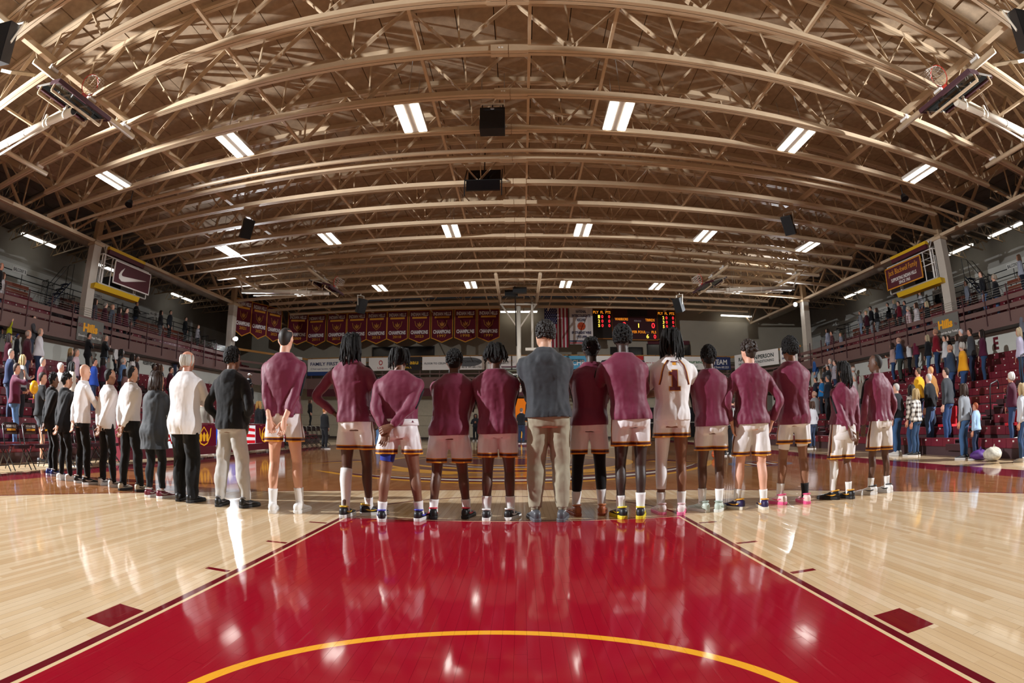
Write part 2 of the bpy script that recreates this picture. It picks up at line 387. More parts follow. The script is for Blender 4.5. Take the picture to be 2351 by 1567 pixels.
TRUSS_Y = [7.3 + 5 * k for k in range(20)]
def make_trusses():
    cb = MB()
    for dy in (-0.17, 0.17): cb.bx(-48.5, 48.5, dy - 0.13, dy + 0.13, 26.0, 26.42)
    chord = cb.mesh('bottom_chord', TAN)
    cb = MB()
    for dy in (-0.17, 0.17): cb.bx(48.5, 54.0, dy - 0.13, dy + 0.13, 26.0, 26.42)
    ext = cb.mesh('bottom_chord_extension', TAN)
    tops = []
    for s in (-1, 1):
        tb = MB()
        for dy in (-0.18, 0.18): tb.beam((0, dy, zc(0) - 0.25), (s * 54, dy, zc(54) - 0.25), 0.3, 0.5)
        tops.append(tb.mesh('top_chord', TAN))
    def web(p, q):
        b = MB()
        for dy in (-0.1, 0.1): b.beam((p[0], dy, p[1]), (q[0], dy, q[1]), 0.075, 0.24, (0, 1, 0))
        b.bx((p[0] + q[0]) / 2 - 0.14, (p[0] + q[0]) / 2 + 0.14, -0.1, 0.1, (p[1] + q[1]) / 2 - 0.12, (p[1] + q[1]) / 2 + 0.12)
        return b.mesh('web_member', TAN)
    def strut(p, q):
        b = MB(); b.beam((p[0], 0, p[1]), (q[0], 0, q[1]), 0.11, 0.16, (0, 1, 0)); return b.mesh('web_strut', TAN)
    webs = []
    nodes = [-46.8 + 7.2 * i for i in range(14)]
    for nx in nodes:
        for t in (nx - 3.6, nx + 3.6): webs.append(('web_member', web((nx, 26.4), (t, zc(t) - 0.4))))
        webs.append(('web_strut', strut((nx + 0.25, 26.4), (nx - 0.1, zc(nx) - 0.4))))
    for s in (-1, 1): webs.append(('web_strut', strut((s * 48.4, 26.4), (s * 53.5, 30.0))))
    sp = MB()
    for a, b in ((-1.38, -0.3), (-0.25, 0.95)):
        for dy in (-0.19, 0.19): sp.bx(a, b, dy - 0.16, dy + 0.16, 25.92, 26.5)
    splice = sp.mesh('splice_plate', TAN)
    ho = MB(); ho.tube([(-0.85, -0.37, 26.21), (-0.85, -0.33, 26.21)], 0.07, 10); bolt = ho.mesh('bolt', WHITE)
    for k, y in enumerate(TRUSS_Y):
        n = ['first', 'second', 'third', 'fourth', 'fifth', 'sixth', 'seventh', 'eighth', 'ninth', 'tenth', 'eleventh', 'twelfth', 'thirteenth', 'fourteenth', 'fifteenth', 'sixteenth', 'seventeenth', 'eighteenth', 'nineteenth', 'twentieth', 'twenty-first'][k]
        t = thing('roof_truss', 'tan steel roof truss spanning the hall, %s counted from the camera end' % n, 'truss', fl(0, y, 0), 0, 'tan roof trusses across the hall')
        put('bottom_chord', chord, t); put('top_chord', tops[0], t); put('top_chord', tops[1], t); put('splice_plate', splice, t)
        if k % 2 == 0:
            put('bottom_chord_extension', ext, t); put('bottom_chord_extension', ext, t, rot=(0, 0, PI))
        if 2 <= k <= 8:
            for dx in (0, 0.18):
                for dz in (0, ) : put('bolt', bolt, t, loc=fl(dx, 0, dz))
        for nm, me in webs: put(nm, me, t)
    # lengthwise bridging bars that tie the trusses together
    bm = MB(); bm.beam((0, 7, 0), (0, 107.5, 0), 0.2, 0.2); bar = bm.mesh('bridging_bar', TAN)
    for i, xx in enumerate((1.02, -5.9, 6.05, -18, 18, -39, 39)):
        d = ['just right of the roof centre', 'left of the roof centre', 'second right of the roof centre', 'over the left half of the court', 'over the right half of the court', 'near the left girder', 'near the right girder'][i]
        o = put('bridging_bar', bar, loc=fl(xx, 0, 26.55)); tag(o, 'long tan steel bridging bar %s' % d, 'beam', 'lengthwise bridging bars')
    bm = MB(); bm.beam((0, 5, 0), (0, 107.5, 0), 0.42, 0.42); bar = bm.mesh('mounting_rail', TAN)
    for xx, d in ((-31, 'left'), (31, 'right')):
        tag(put('mounting_rail', bar, loc=fl(xx, 0, 26.95)), 'square tan steel rail above the %s side goals' % d, 'beam')
    # cross bracing above the side goals, fine sprinkler pipe and the insulated duct runs
    b = MB(); b.tube([(-53, 41.0, 26.3), (53, 41.0, 26.3)], 0.2, 10); tag(b.build('crosswise_pipe', TAN), 'round tan pipe running beside a truss across the hall', 'pipe')
    for s, d in ((-1, 'left'), (1, 'right')):
        b = MB(); b.tube([(s * 58.5, 5, 27.2), (s * 58.5, 110, 27.2)], 0.75, 12)
        tag(b.build('air_duct', mat('93897b', 0.6, vary=0.15, vscale=2, kind='duct_wrap'), smooth=True), 'round wrapped air duct beside the %s girder' % d, 'duct')
make_trusses()

def make_girders():
    for s, d in ((-1, 'left'), (1, 'right')):
        t = thing('roof_girder', 'deep tan lengthwise roof girder on the %s column line' % d, 'girder', fl(s * 54, 0, 0))
        b = MB(); b.bx(-0.45, 0.45, 0, 112, 29.6, 30.3); b.build('top_chord', TAN_D, t)
        b = MB(); b.bx(-0.3, 0.3, 0, 112, 25.55, 25.95); b.build('bottom_chord', TAN, t)
        for k in range(11):
            y0 = 7.3 + 10 * k
            for (ya, za, yb, zb) in ((y0, 29.7, y0 + 5, 25.8), (y0 + 5, 25.8, y0 + 10, 29.7)):
                b = MB(); b.beam((0, ya, za), (0, yb, zb), 0.32, 0.3); b.build('web_member', TAN_D, t)
            b = MB(); b.beam((0, y0 + 5.2, 25.8), (0, y0 + 5.0, 29.7), 0.18, 0.18); b.build('web_strut', TAN_D, t)
        cols = ((7.6, 'nearest'), (47.3, 'middle'), (86.9, 'far'))
        for y, w_ in cols:
            c = thing('support_column', 'grey painted %s steel column on the %s balcony front' % (w_, d), 'column', fl(s * 54, y, 0))
            b = MB(); b.bx(-0.62, 0.62, -0.75, 0.75, 13.1, 25.5); b.build('shaft', mat('bdb6ab', 0.6, vary=0.03, kind='column_paint'), c)
            b = MB(); b.bx(-0.45, 0.45, -0.5, 0.5, 25.5, 29.6); b.build('upper_post', TAN_D, c)
            b = MB(); b.bx(-0.8, 0.8, -0.95, 0.95, 25.2, 25.55); b.build('cap_plate', TAN, c)
        # joists over the balcony
        jb = MB(); x0, x1 = 54, 74
        jb.beam((x0 + 0.6, 0, 30.1), (x1, 0, 29.75), 0.25, 0.25); jb.beam((x0 + 2, 0, 28.2), (x1 - 2, 0, 28.1), 0.2, 0.18)
        for i in range(8):
            xa = x0 + 2 + i * 2.1; jb.beam((xa, 0, 28.2), (xa + 1.05, 0, 29.8), 0.1, 0.1); jb.beam((xa + 1.05, 0, 29.8), (xa + 2.1, 0, 28.2), 0.1, 0.1)
        jm = jb.mesh('balcony_joist', TAN_D)
        for k in range(2, 20):
            o = put('balcony_joist', jm, loc=fl(0, 7.3 + 5 * k, 0), rot=(0, 0, PI if s < 0 else 0))
            tag(o, 'open web joist above the %s balcony, %s from the camera end' % (d, ORD[k - 2]), 'joist', '%s balcony joists' % d)
make_girders()
def make_lamps():
    body = MB(); body.bx(-0.95, 0.95, -2.1, 2.1, 0.05, 0.35); bm_ = body.mesh('housing', mat('cfc8bc', 0.5, kind='lamp_housing'))
    tb = MB(); tb.bx(-0.3, 0.3, -2.0, 2.0, 0.0, 0.06); tm = tb.mesh('lit_panel', glow('fffaf0', LAMP_EMIT))
    rd = MB(); rd.beam((0, 0, 0.3), (0, 0, 5.2), 0.05, 0.05); rm = rd.mesh('hanger', STEEL)
    rows = ((9.8, 'overhead'), (34.8, 'first'), (59.8, 'second'), (84.8, 'third'))
    cols = ((-38.8, 'far left'), (-23.3, 'left'), (-7.8, 'centre-left'), (7.8, 'centre-right'), (23.3, 'right'), (38.8, 'far right'))
    for y, rn in rows:
        for x, cn in cols:
            t = thing('ceiling_lamp', 'glowing two-strip roof lamp, %s lamp of the %s row' % (cn, rn), 'lamp', fl(x, y, 26.0), 0, 'roof lamps over the court')
            put('housing', bm_, t)
            for dx in (-0.58, 0.58): put('lit_panel', tm, t, loc=fl(dx, 0, 0))
            for dy in (-1.6, 1.6): put('hanger', rm, t, loc=fl(0, dy, 0))
    tb = MB(); tb.bx(-0.22, 0.22, -4, 4, 0, 0.3); tm2 = tb.mesh('lit_tube', glow('fff9ea', LAMP_EMIT * 0.35))
    hb = MB(); hb.bx(-0.35, 0.35, -4.1, 4.1, 0.28, 0.5); hm2 = hb.mesh('housing', WHITE)
    for x, y, rz, d in ((-70, 47, 0, 'over the left balcony behind the hanging sign cage'), (-70, 90, 0, 'at the far end of the left balcony'), (70, 45, 0, 'over the right balcony close to the camera'), (70, 57, 0, 'behind the right hanging sign cage'),
                        (70, 90, 0, 'at the far end of the right balcony'), (0, 114, PI / 2, 'on the far wall behind the centre goal'), (51, 114, PI / 2, 'on the far wall at the right corner'), (-70, 66, 0, 'over the left balcony beyond the sign cage')):
        t = thing('tube_lamp', 'lit fluorescent strip lamp ' + d, 'lamp', fl(x, y, 27.6 if abs(x) < 60 else 28.7), rz)
        put('lit_tube', tm2, t); put('housing', hm2, t)
    # flash units clamped to the far columns
    for s, z, y, d in ((-1, 18.6, 86.0, 'left'), (1, 24.8, 87.4, 'right')):
        t = thing('flash_unit', 'bright camera flash unit clamped by the far %s column' % d, 'flash lamp', fl(s * 52.4, y, z))
        b = MB(); q = Vector((-s * 0.75, -0.65, -0.15)); b.tube([q * -0.7, q * 0.5], [0.28, 0.42], 12); b.build('lamp_head', DARK, t)
        b = MB(); b.tube([q * 0.5, q * 0.56], 0.4, 14); b.build('lit_face', glow('f4faff', 400), t)
        b = MB(); b.beam((0, 0, 0), (s * 0.7, 0.3, 0), 0.12, 0.12); b.build('clamp', STEEL, t)
make_lamps()
# ================================================================ stands, balconies, benches
ROWX = lambda k: 34 + 2.05 * (k - 1)
ROWZ = lambda k: 1.38 + 0.85 * (k - 1)
BALX = lambda k: 55.4 + 1.95 * k
BALZ = lambda k: 14.75 + 0.86 * k
def seat_mesh():
    b = MB(); w = 0.735
    P = [(0, -0.62), (0.03, -0.66), (0.12, -0.66), (0.12, -0.08), (0.92, -0.08), (0.95, 0.0), (0.05, 0.02), (0.0, -0.04)]
    b.add([(p[0], -w, p[1]) for p in P] + [(p[0], w, p[1]) for p in P], [tuple(range(8))[::-1], tuple(range(8, 16))] + [(i, (i + 1) % 8, (i + 1) % 8 + 8, i + 8) for i in range(8)])
    b.bx(-0.012, 0.0, -0.11, 0.07, -0.22, -0.10, 1)
    return b.mesh('seat_module', [MAROON, mat('d8d4cc', 0.5, kind='seat_tag')])
SEATM = seat_mesh()
def rowfield(spots, s):
    b = MB()
    for x, y, z in spots:
        w = 0.735
        b.bx(*sorted((s * x, s * (x + 0.12))), y - w, y + w, z - 0.66, z, 0); b.bx(*sorted((s * (x + 0.12), s * (x + 0.95))), y - w, y + w, z - 0.08, z, 0)
        b.bx(*sorted((s * (x - 0.012), s * x)), y - 0.09, y + 0.09, z - 0.22, z - 0.10, 1)
    return b
def make_stand(s, d):
    t = thing('bleacher_stand', 'maroon %s bleacher stand of stepped seat rows beside the court' % d, 'bleachers', (0, 0, 0))
    seats = []
    aisle = (29.2, 31.4), (54.5, 57.0)
    for k in range(1, 12):
        x, z = ROWX(k), ROWZ(k)
        b = MB(); b.bx(*sorted((s * (x + 0.9), s * (x + 2.15))), 6, 86, z - 0.52, z - 0.45); b.bx(*sorted((s * (x + 0.12), s * (x + 0.2))), 6, 86, z - 1.3 if k > 1 else 0.0, z - 0.5)
        b.build('row_deck', mat('4b3436', 0.6, kind='deck_board'), t)
        for j in range(52):
            y = 7.5 + 1.5 * j
            if any(a < y < c for a, c in aisle): continue
            seats.append((x, y, z, k))
        for a, c in aisle:
            b = MB(); b.bx(*sorted((s * (x - 0.5), s * (x + 0.9))), a, c, z - 0.9, z - 0.42); b.build('aisle_step', mat('3a1a20', 0.6, kind='step_board'), t)
    b = MB(); b.bx(*sorted((s * 34.15, s * 34.3)), 6, 86, 0, 0.72); b.build('kick_board', mat('55504e', 0.6, kind='kick_board'), t)
    near = sorted(seats, key=lambda q: abs(q[1] - 34) + 0.3 * q[3])[:300]; ns = set(near)
    for x, y, z, k in near: put('seat_module', SEATM, t, loc=fl(s * x, y, z), rot=(0, 0, PI if s < 0 else 0))
    o = rowfield([q[:3] for q in seats if q not in ns], s).build('seat_module_field', [MAROON, mat('d8d4cc', 0.5, kind='seat_tag')], t); o['kind'] = 'stuff'
    for a, c in aisle:
        for k in (3, 6, 9):
            x, z = ROWX(k), ROWZ(k) - 0.45
            b = MB(); b.tube([(s * x, a + 0.3, z), (s * x, a + 0.3, z + 2.6), (s * (x + 0.15), a + 0.3, z + 2.9), (s * (x + 1.3), a + 0.3, z + 3.2), (s * (x + 1.5), a + 0.3, z + 3.0), (s * (x + 1.5), a + 0.3, z + 2.5)], 0.07, 8)
            b.build('aisle_rail', BLK, t, smooth=True)
for s_, d_ in ((-1, 'left'), (1, 'right')): make_stand(s_, d_)

def make_balcony(s, d):
    t = thing('balcony', '%s balcony with brown front and stepped maroon seating' % d, 'balcony', (0, 0, 0))
    X2 = lambda a, b: sorted((s * a, s * b))
    b = MB(); b.bx(*X2(53.5, 74), -16, 108, 12.65, 13.1); b.build('floor_slab', mat('77706a', 0.8, kind='soffit'), t)
    b = MB(); b.bx(*X2(53.3, 53.6), -16, 90, 12.5, 14.05); b.build('fascia', BROWN, t)
    for z0, z1 in ((14.3, 14.82), (15.25, 15.8)):
        b = MB(); b.bx(*X2(53.32, 53.45), -16, 90, z0, z1); b.build('rail_board', BROWN, t)
    pb = MB(); pb.bx(-0.07, 0.07, -0.07, 0.07, 12.9, 17.05); pm = pb.mesh('rail_post', mat('4f3334', 0.5, kind='post_paint'))
    y = 3.8
    while y < 90: put('rail_post', pm, t, loc=fl(s * 53.2, y, 0)); y += 4.05
    for i in range(4):
        b = MB(); b.tube([(s * 53.3, -10, 16.05 + 0.27 * i), (s * 53.3, 90, 16.05 + 0.27 * i)], 0.018, 5); b.build('guard_cable', STEEL, t)
    spots = []
    for k in range(6):
        x, z = BALX(k), BALZ(k)
        b = MB(); b.bx(*X2(x + 0.9, x + 2.05), 2, 100, z - 0.52, z - 0.45); b.bx(*X2(x + 0.14, x + 0.2), 2, 100, max(13.1, z - 1.35), z - 0.5); b.build('row_deck', mat('41292c', 0.6, kind='deck_board_dark'), t)
        for j in range(62):
            yy = 5 + 1.5 * j
            if 44.6 < yy < 49.0 or 66 < yy < 68.5: continue
            spots.append((x, yy, z))
    near = sorted(spots, key=lambda q: abs(q[1] - 46))[:190]; ns = set(near)
    for x, yy, z in near: put('seat_module', SEATM, t, loc=fl(s * x, yy, z), rot=(0, 0, PI if s < 0 else 0))
    o = rowfield([q for q in spots if q not in ns], s).build('seat_module_field', [MAROON, mat('d8d4cc', 0.5, kind='seat_tag')], t); o['kind'] = 'stuff'
    b = MB(); b.bx(*X2(67.3, 73.8), 2, 112, 18.2, 18.75); b.build('upper_walkway', mat('6a625c', 0.8, kind='walkway'), t)
    # upper rail with tubes, timber bench backs, name plates
    for z in (20.9, 22.0, 22.9):
        b = MB(); b.tube([(s * 68.6, 14, z), (s * 68.6, 96, z)], 0.07, 6); b.build('upper_rail', BLK, t)
    for yy in range(14, 97, 6):
        b = MB(); b.tube([(s * 68.6, yy, 18.7), (s * 68.6, yy, 22.9)], 0.07, 6); b.build('upper_rail_post', BLK, t)
    WOOD = mat('7c3f2a', 0.55, vary=0.1, kind='bench_wood')
    for y0 in (20, 28.5, 37, 52, 60.5, 72, 80.5):
        for dz in (0, 0.75):
            b = MB(); b.bx(*X2(66.95, 67.1), y0, y0 + 7.8, 19.5 + dz, 20.05 + dz); b.build('bench_back', WOOD, t)
        for e in (0.6, 7.2):
            b = MB(); b.bx(*X2(67.1, 67.22), y0 + e - 0.1, y0 + e + 0.1, 18.6, 20.8); b.build('bench_bracket', BLK, t)
    for y0, nm in ((26, 'A'), (43.2, 'B'), (61.8, 'C'), (79, 'D')) if s < 0 else ((26, 'G'), (43.7, 'F'), (62.3, 'E'), (79, 'D')):
        g = thing('balcony_sign', 'white BALCONY %s plate hung on the %s upper rail' % (nm, d), 'sign', fl(s * 68.4, y0, 23.1), -s * PI / 2)
        b = MB(); b.bx(-1.55, 1.55, -0.03, 0.03, -0.42, 0.42); b.build('plate', mat('d9d8d2', 0.6, kind='plate'), g)
        lettering('BALCONY ' + nm, g, 0, 0, 0.5 * F, BLK, 2.7 * F, y=-0.02, bold=0.01)
    # stepped guard panels of upright bars beside the stairs
    for yy, ks in ((46.2, (0, 1, 2, 3, 4)), (68.8, (1, 2, 3, 4)), (84.0, (0, 1, 2, 3))):
        for k in ks:
            x, z = BALX(k), BALZ(k)
            g = thing('guard_panel', 'black bar guard panel, %s step of the %s stairs, %s balcony' % (ORD[k], 'column' if yy < 50 else 'middle' if yy < 70 else 'far end', d), 'railing', fl(s * (x + 0.2), yy, z - 0.4))
            for i in range(6):
                b = MB(); b.beam((s * i * 0.33, 0, 0), (s * i * 0.33, 0, 3.9), 0.06, 0.06); b.build('bar', BLK, g)
            b = MB(); b.tube([(0, 0, 3.9), (s * 1.65, 0, 3.9)], 0.06, 6); b.build('top_bar', BLK, g)
            b = MB(); b.beam((0, 0, 0.2), (s * 1.65, 0, 0.2), 0.07, 0.07); b.build('foot_bar', BLK, g)
for s_, d_ in ((-1, 'left'), (1, 'right')): make_balcony(s_, d_)

def make_side_extras(s, d):
    # grey sponsor board below the middle column
    g = thing('sponsor_board', 'grey board with gold lettering under the middle %s column' % d, 'sign', fl(s * 53.1, 47.9, 14.0), -s * PI / 2)
    b = MB(); b.bx(-2.6, 2.6, -0.06, 0.06, -1.35, 1.5); b.build('panel', mat('6e6d68', 0.6, kind='sign_grey'), g)
    lettering('GO', g, -2.05 * F, 0.55 * F, 0.45 * F, mat('6e1f2c', 0.6, kind='sign_maroon'), y=-0.03, bold=0.015)
    lettering('Hills', g, -0.05 * F, 0.35 * F, 1.1 * F, GOLD, 2.9 * F, y=-0.03, bold=0.05)
    lettering('TV', g, 2.0 * F, 0.05 * F, 0.35 * F, mat('6e1f2c', 0.6, kind='sign_maroon'), y=-0.03, bold=0.015)
    lettering('Download the App Today!', g, 0, -0.75 * F, 0.36 * F, WHITE, 4.6 * F, y=-0.03, bold=0.03)
    # white wall lettering
    if s < 0:
        for txt, y0, wd in (('RESERVED SEATING', 66.2, 5.0), ('RESERVED SEATING', 34.5, 5.0)):
            o = put('wall_lettering', text_mesh(txt, BLK, 0.55 * F, wd * F, 0.02), loc=fl(-56.55, y0, 11.9), rot=(0, 0, PI / 2)); tag(o, 'black RESERVED SEATING letters on the white wall %s' % ('under the balcony middle' if y0 > 50 else 'behind the nearest spectators'), 'lettering')
    else:
        for txt, y0, h in (('F', 65.0, 1.5), ('E', 41.5, 1.5)):
            o = put('wall_lettering', text_mesh(txt, MAROON, h * F, None, 0.04), loc=fl(56.55, y0, 11.3), rot=(0, 0, -PI / 2)); tag(o, 'maroon section letter %s on the white wall' % txt, 'lettering')
    # hanging sign cage: yellow trays, white frame, sign
    c = thing('sign_cage', 'white framed lift cage with yellow trays hung beside the %s column' % d, 'cage', fl(s * 52.6, 0, 0))
    Y = mat('d9b01e', 0.5, kind='yellow_paint')
    b = MB(); b.bx(-0.3, 0.3, 48.8, 57.1, 24.95, 25.35); b.build('top_beam', Y, c); b = MB(); b.bx(-0.25, 0.25, 48.9, 57.0, 24.4, 24.95); b.build('top_beam_skirt', DMAROON, c)
    P = [(-0.9, 20.1), (0.9, 20.1), (0.6, 19.5), (-0.6, 19.5)]
    b = MB(); b.add([(p[0] + s * 0.6, 47.1, p[1]) for p in P] + [(p[0] + s * 0.6, 56.9, p[1]) for p in P], [(0, 1, 2, 3), (7, 6, 5, 4), (0, 4, 5, 1), (1, 5, 6, 2), (2, 6, 7, 3), (3, 7, 4, 0)]); b.build('bottom_tray', Y, c)
    b = MB(); b.bx(*sorted((0.1 * s, 3.0 * s)), 48, 58.6, 20.2, 20.4); b.build('cage_floor', STEEL, c)
    for yy in (48, 50.2, 58.6):
        for xx in (0.1, 3.0):
            b = MB(); b.beam((s * xx, yy, 20.3), (s * xx, yy, 24.2), 0.12, 0.12); b.build('cage_post', WHITE, c)
        b = MB(); b.beam((s * 0.1, yy, 24.2), (s * 3.0, yy, 24.2), 0.1, 0.1); b.build('cage_rail', WHITE, c)
    for zz in (22.3, 24.2):
        for xx in (0.1, 3.0):
            b = MB(); b.beam((s * xx, 48, zz), (s * xx, 58.6, zz), 0.1, 0.1); b.build('cage_rail', WHITE, c)
    for yy in (49.2, 56.8):
        b = MB(); b.tube([(s * 0.9, yy, 20.4), (s * 0.9, yy, 25.6)], 0.16, 8); b.build('hanger_pipe', WHITE, c)
        for dy in (-0.7, 0.7):
            b = MB(); b.beam((s * 0.9, yy, 24.6), (s * 0.9, yy + dy, 25.6), 0.08, 0.08); b.build('hanger_brace', WHITE, c)
    b = MB(); b.bx(*sorted((s * 0.9, s * 2.6)), 51, 53.5, 20.45, 22.0); b.build('winch_box', BLK, c)
    g = thing('hanging_sign', 'maroon sign with a white curved tick mark on the cage' if s < 0 else 'maroon sign with gold script and white capitals on the cage', 'sign', fl(s * 52.1, 54.4, 22.3), -s * PI / 2)
    b = MB(); b.bx(-4.1, 4.1, -0.06, 0.06, -1.45, 1.45); b.build('panel', DMAROON, g)
    fm = WHITE if s < 0 else mat('d08c22', 0.5, kind='gold_trim')
    for x0, x1, z0, z1 in ((-4.2, 4.2, 1.4, 1.55), (-4.2, 4.2, -1.55, -1.4), (-4.2, -4.05, -1.5, 1.5), (4.05, 4.2, -1.5, 1.5)):
        b = MB(); b.bx(x0, x1, -0.09, 0.07, z0, z1); b.build('frame_edge', fm, g)
    if s < 0:
        up = [(-2.0, 0.95), (-2.5, 0.1), (-2.55, -0.15), (-2.3, -0.28), (-1.8, -0.25), (3.2, 0.28)]
        lo = [(3.2, 0.28), (-1.6, -0.95), (-2.4, -1.05), (-3.0, -0.75), (-3.1, -0.2), (-2.7, 0.4), (-2.0, 0.95)]
        b = MB(); b.prism([(p[0], p[1] * 0.95) for p in (up[::-1] + [(-2.7, 0.4), (-3.1, -0.2), (-3.0, -0.75), (-2.4, -1.05), (-1.6, -0.95)])], -0.12, -0.07); b.build('tick_mark', WHITE, g)
    else:
        lettering('Jack Blackwell Family', g, 0, 0.6 * F, 1.0 * F, mat('e09a28', 0.5, kind='gold_script'), 6.9 * F, y=-0.03, bold=0.0)
        lettering('SUPPORTING INDIAN HILLS', g, 0, -0.4 * F, 0.5 * F, WHITE, 5.9 * F, y=-0.03, bold=0.02)
        lettering('SINCE 1965', g, 0.1 * F, -1.0 * F, 0.45 * F, WHITE, 2.6 * F, y=-0.03, bold=0.02)
    # rolling stair and a stack of blue chairs beside the column on the balcony
    BLUE = mat('1f3157', 0.5, kind='blue_paint')
    g = thing('rolling_stair', 'dark blue rolling stair parked on the %s balcony behind the column' % d, 'ladder', fl(s * 66, 50.6, 18.3))
    for i in range(5):
        b = MB(); b.bx(-0.8, 0.8, -2.2 + i * 0.75, -1.5 + i * 0.75, 0.8 + i * 0.85, 0.9 + i * 0.85); b.build('tread', BLUE, g)
    for xx in (-0.85, 0.85):
        b = MB(); b.beam((xx, -2.4, 0), (xx, 1.8, 4.6), 0.1, 0.16); b.build('stringer', BLUE, g)
        b = MB(); b.tube([(xx, -2.2, 1.0), (xx, -2.2, 3.2), (xx, 0.9, 7.0), (xx, 2.0, 7.4), (xx, 2.0, 0)], 0.06, 6); b.build('hand_rail', BLK, g)
    g = thing('chair_stack', 'stack of folded dark blue chairs beside the column on the %s balcony' % d, 'chairs', fl(s * 59.5, 50.8, 15.0))
    for i in range(5):
        b = MB(); b.bx(-1.2, 1.2, -0.9, 0.9, i * 0.75, i * 0.75 + 0.1); b.build('seat', BLUE, g)
        for xx in (-1.1, -0.4, 0.4, 1.1):
            b = MB(); b.bx(xx - 0.1, xx + 0.1, -0.95, -0.85, i * 0.75 + 0.1, i * 0.75 + 0.6); b.build('slat', BLUE, g)
for s_, d_ in ((-1, 'left'), (1, 'right')): make_side_extras(s_, d_)

def make_chairs():
    CH = mat('33131c', 0.3, kind='chair_maroon'); LEG = mat('0f0d0f', 0.35, kind='chair_leg')
    # folding chair facing +x, in metres
    parts = []
    b = MB(); b.bx(-0.2, 0.2, -0.2, 0.2, 0.435, 0.465); b.bx(0.17, 0.21, -0.19, 0.19, 0.40, 0.45); parts.append(('seat', b.mesh('seat', CH, 1)))
    b = MB(); R = []
    for i in range(7):
        a = -0.2 + i * 0.4 / 6; q = -0.29 - 0.03 * math.cos(a / 0.2 * PI / 2); R.append([(q, a, 0.64), (q + 0.012, a, 0.64), (q - 0.015, a, 0.84 - 0.02 * (a / 0.2) ** 4), (q - 0.03, a, 0.84 - 0.02 * (a / 0.2) ** 4)])
    b.rings(R); parts.append(('backrest', b.mesh('backrest', CH, 1, True)))
    for y in (-0.215, 0.215):
        b = MB(); b.tube([(-0.34, y, 0.82), (-0.24, y, 0.45), (0.22, y, 0.012)], 0.0125, 8); parts.append(('leg', b.mesh('leg', LEG, 1, True)))
        b = MB(); b.tube([(-0.3, y * 0.88, 0.012), (0.06, y * 0.88, 0.44)], 0.0115, 8); parts.append(('leg', b.mesh('leg', LEG, 1, True)))
    b = MB(); b.tube([(0.12, -0.215, 0.11), (0.12, 0.215, 0.11)], 0.009, 6); parts.append(('cross_bar', b.mesh('cross_bar', LEG, 1)))
    b = MB(); b.tube([(-0.22, -0.19, 0.11), (-0.22, 0.19, 0.11)], 0.009, 6); parts.append(('cross_bar', b.mesh('cross_bar', LEG, 1)))
    b = MB(); b.tube([(-0.345, -0.215, 0.815), (-0.36, -0.15, 0.845), (-0.36, 0.15, 0.845), (-0.345, 0.215, 0.815)], 0.0125, 8); parts.append(('top_bar', b.mesh('top_bar', LEG, 1, True)))
    tm = text_mesh('INDIAN HILLS', WHITE, 0.05, 0.27, 0.03)
    gb = MB(); gb.bx(-0.006, 0, -0.12, 0.12, -0.02, 0.02); gm = gb.mesh('gold_band', GOLD, 1)
    ords = ['first', 'second', 'third', 'fourth', 'fifth', 'sixth', 'seventh', 'eighth']
    for k in range(8):
        t = thing('folding_chair', 'maroon folding chair with gold band, %s of the courtside row' % ords[k], 'chair', fl(-29.4, 16.8 + 1.85 * k, 0), rnd.uniform(-0.05, 0.05), 'courtside folding chairs')
        for nm, me in parts: put(nm, me, t)
        put('lettering', tm, t, loc=(-0.30, 0, 0.79), rot=(0, 0, PI / 2)); put('gold_band', gm, t, loc=(-0.29, 0, 0.725))
    # plain dark chairs folded open along the far part of the left sideline
    for k in range(9):
        t = thing('bench_chair', 'black folding chair, %s along the visiting bench beyond the table' % ORD[k], 'chair', fl(-29.2, 61.5 + 1.8 * k, 0), 0, 'visiting bench chairs')
        for nm, me in parts: put(nm, me, t, mats=[mat('1c1216', 0.35, kind='chair_dark')] if nm in ('seat', 'backrest') else None)
make_chairs()

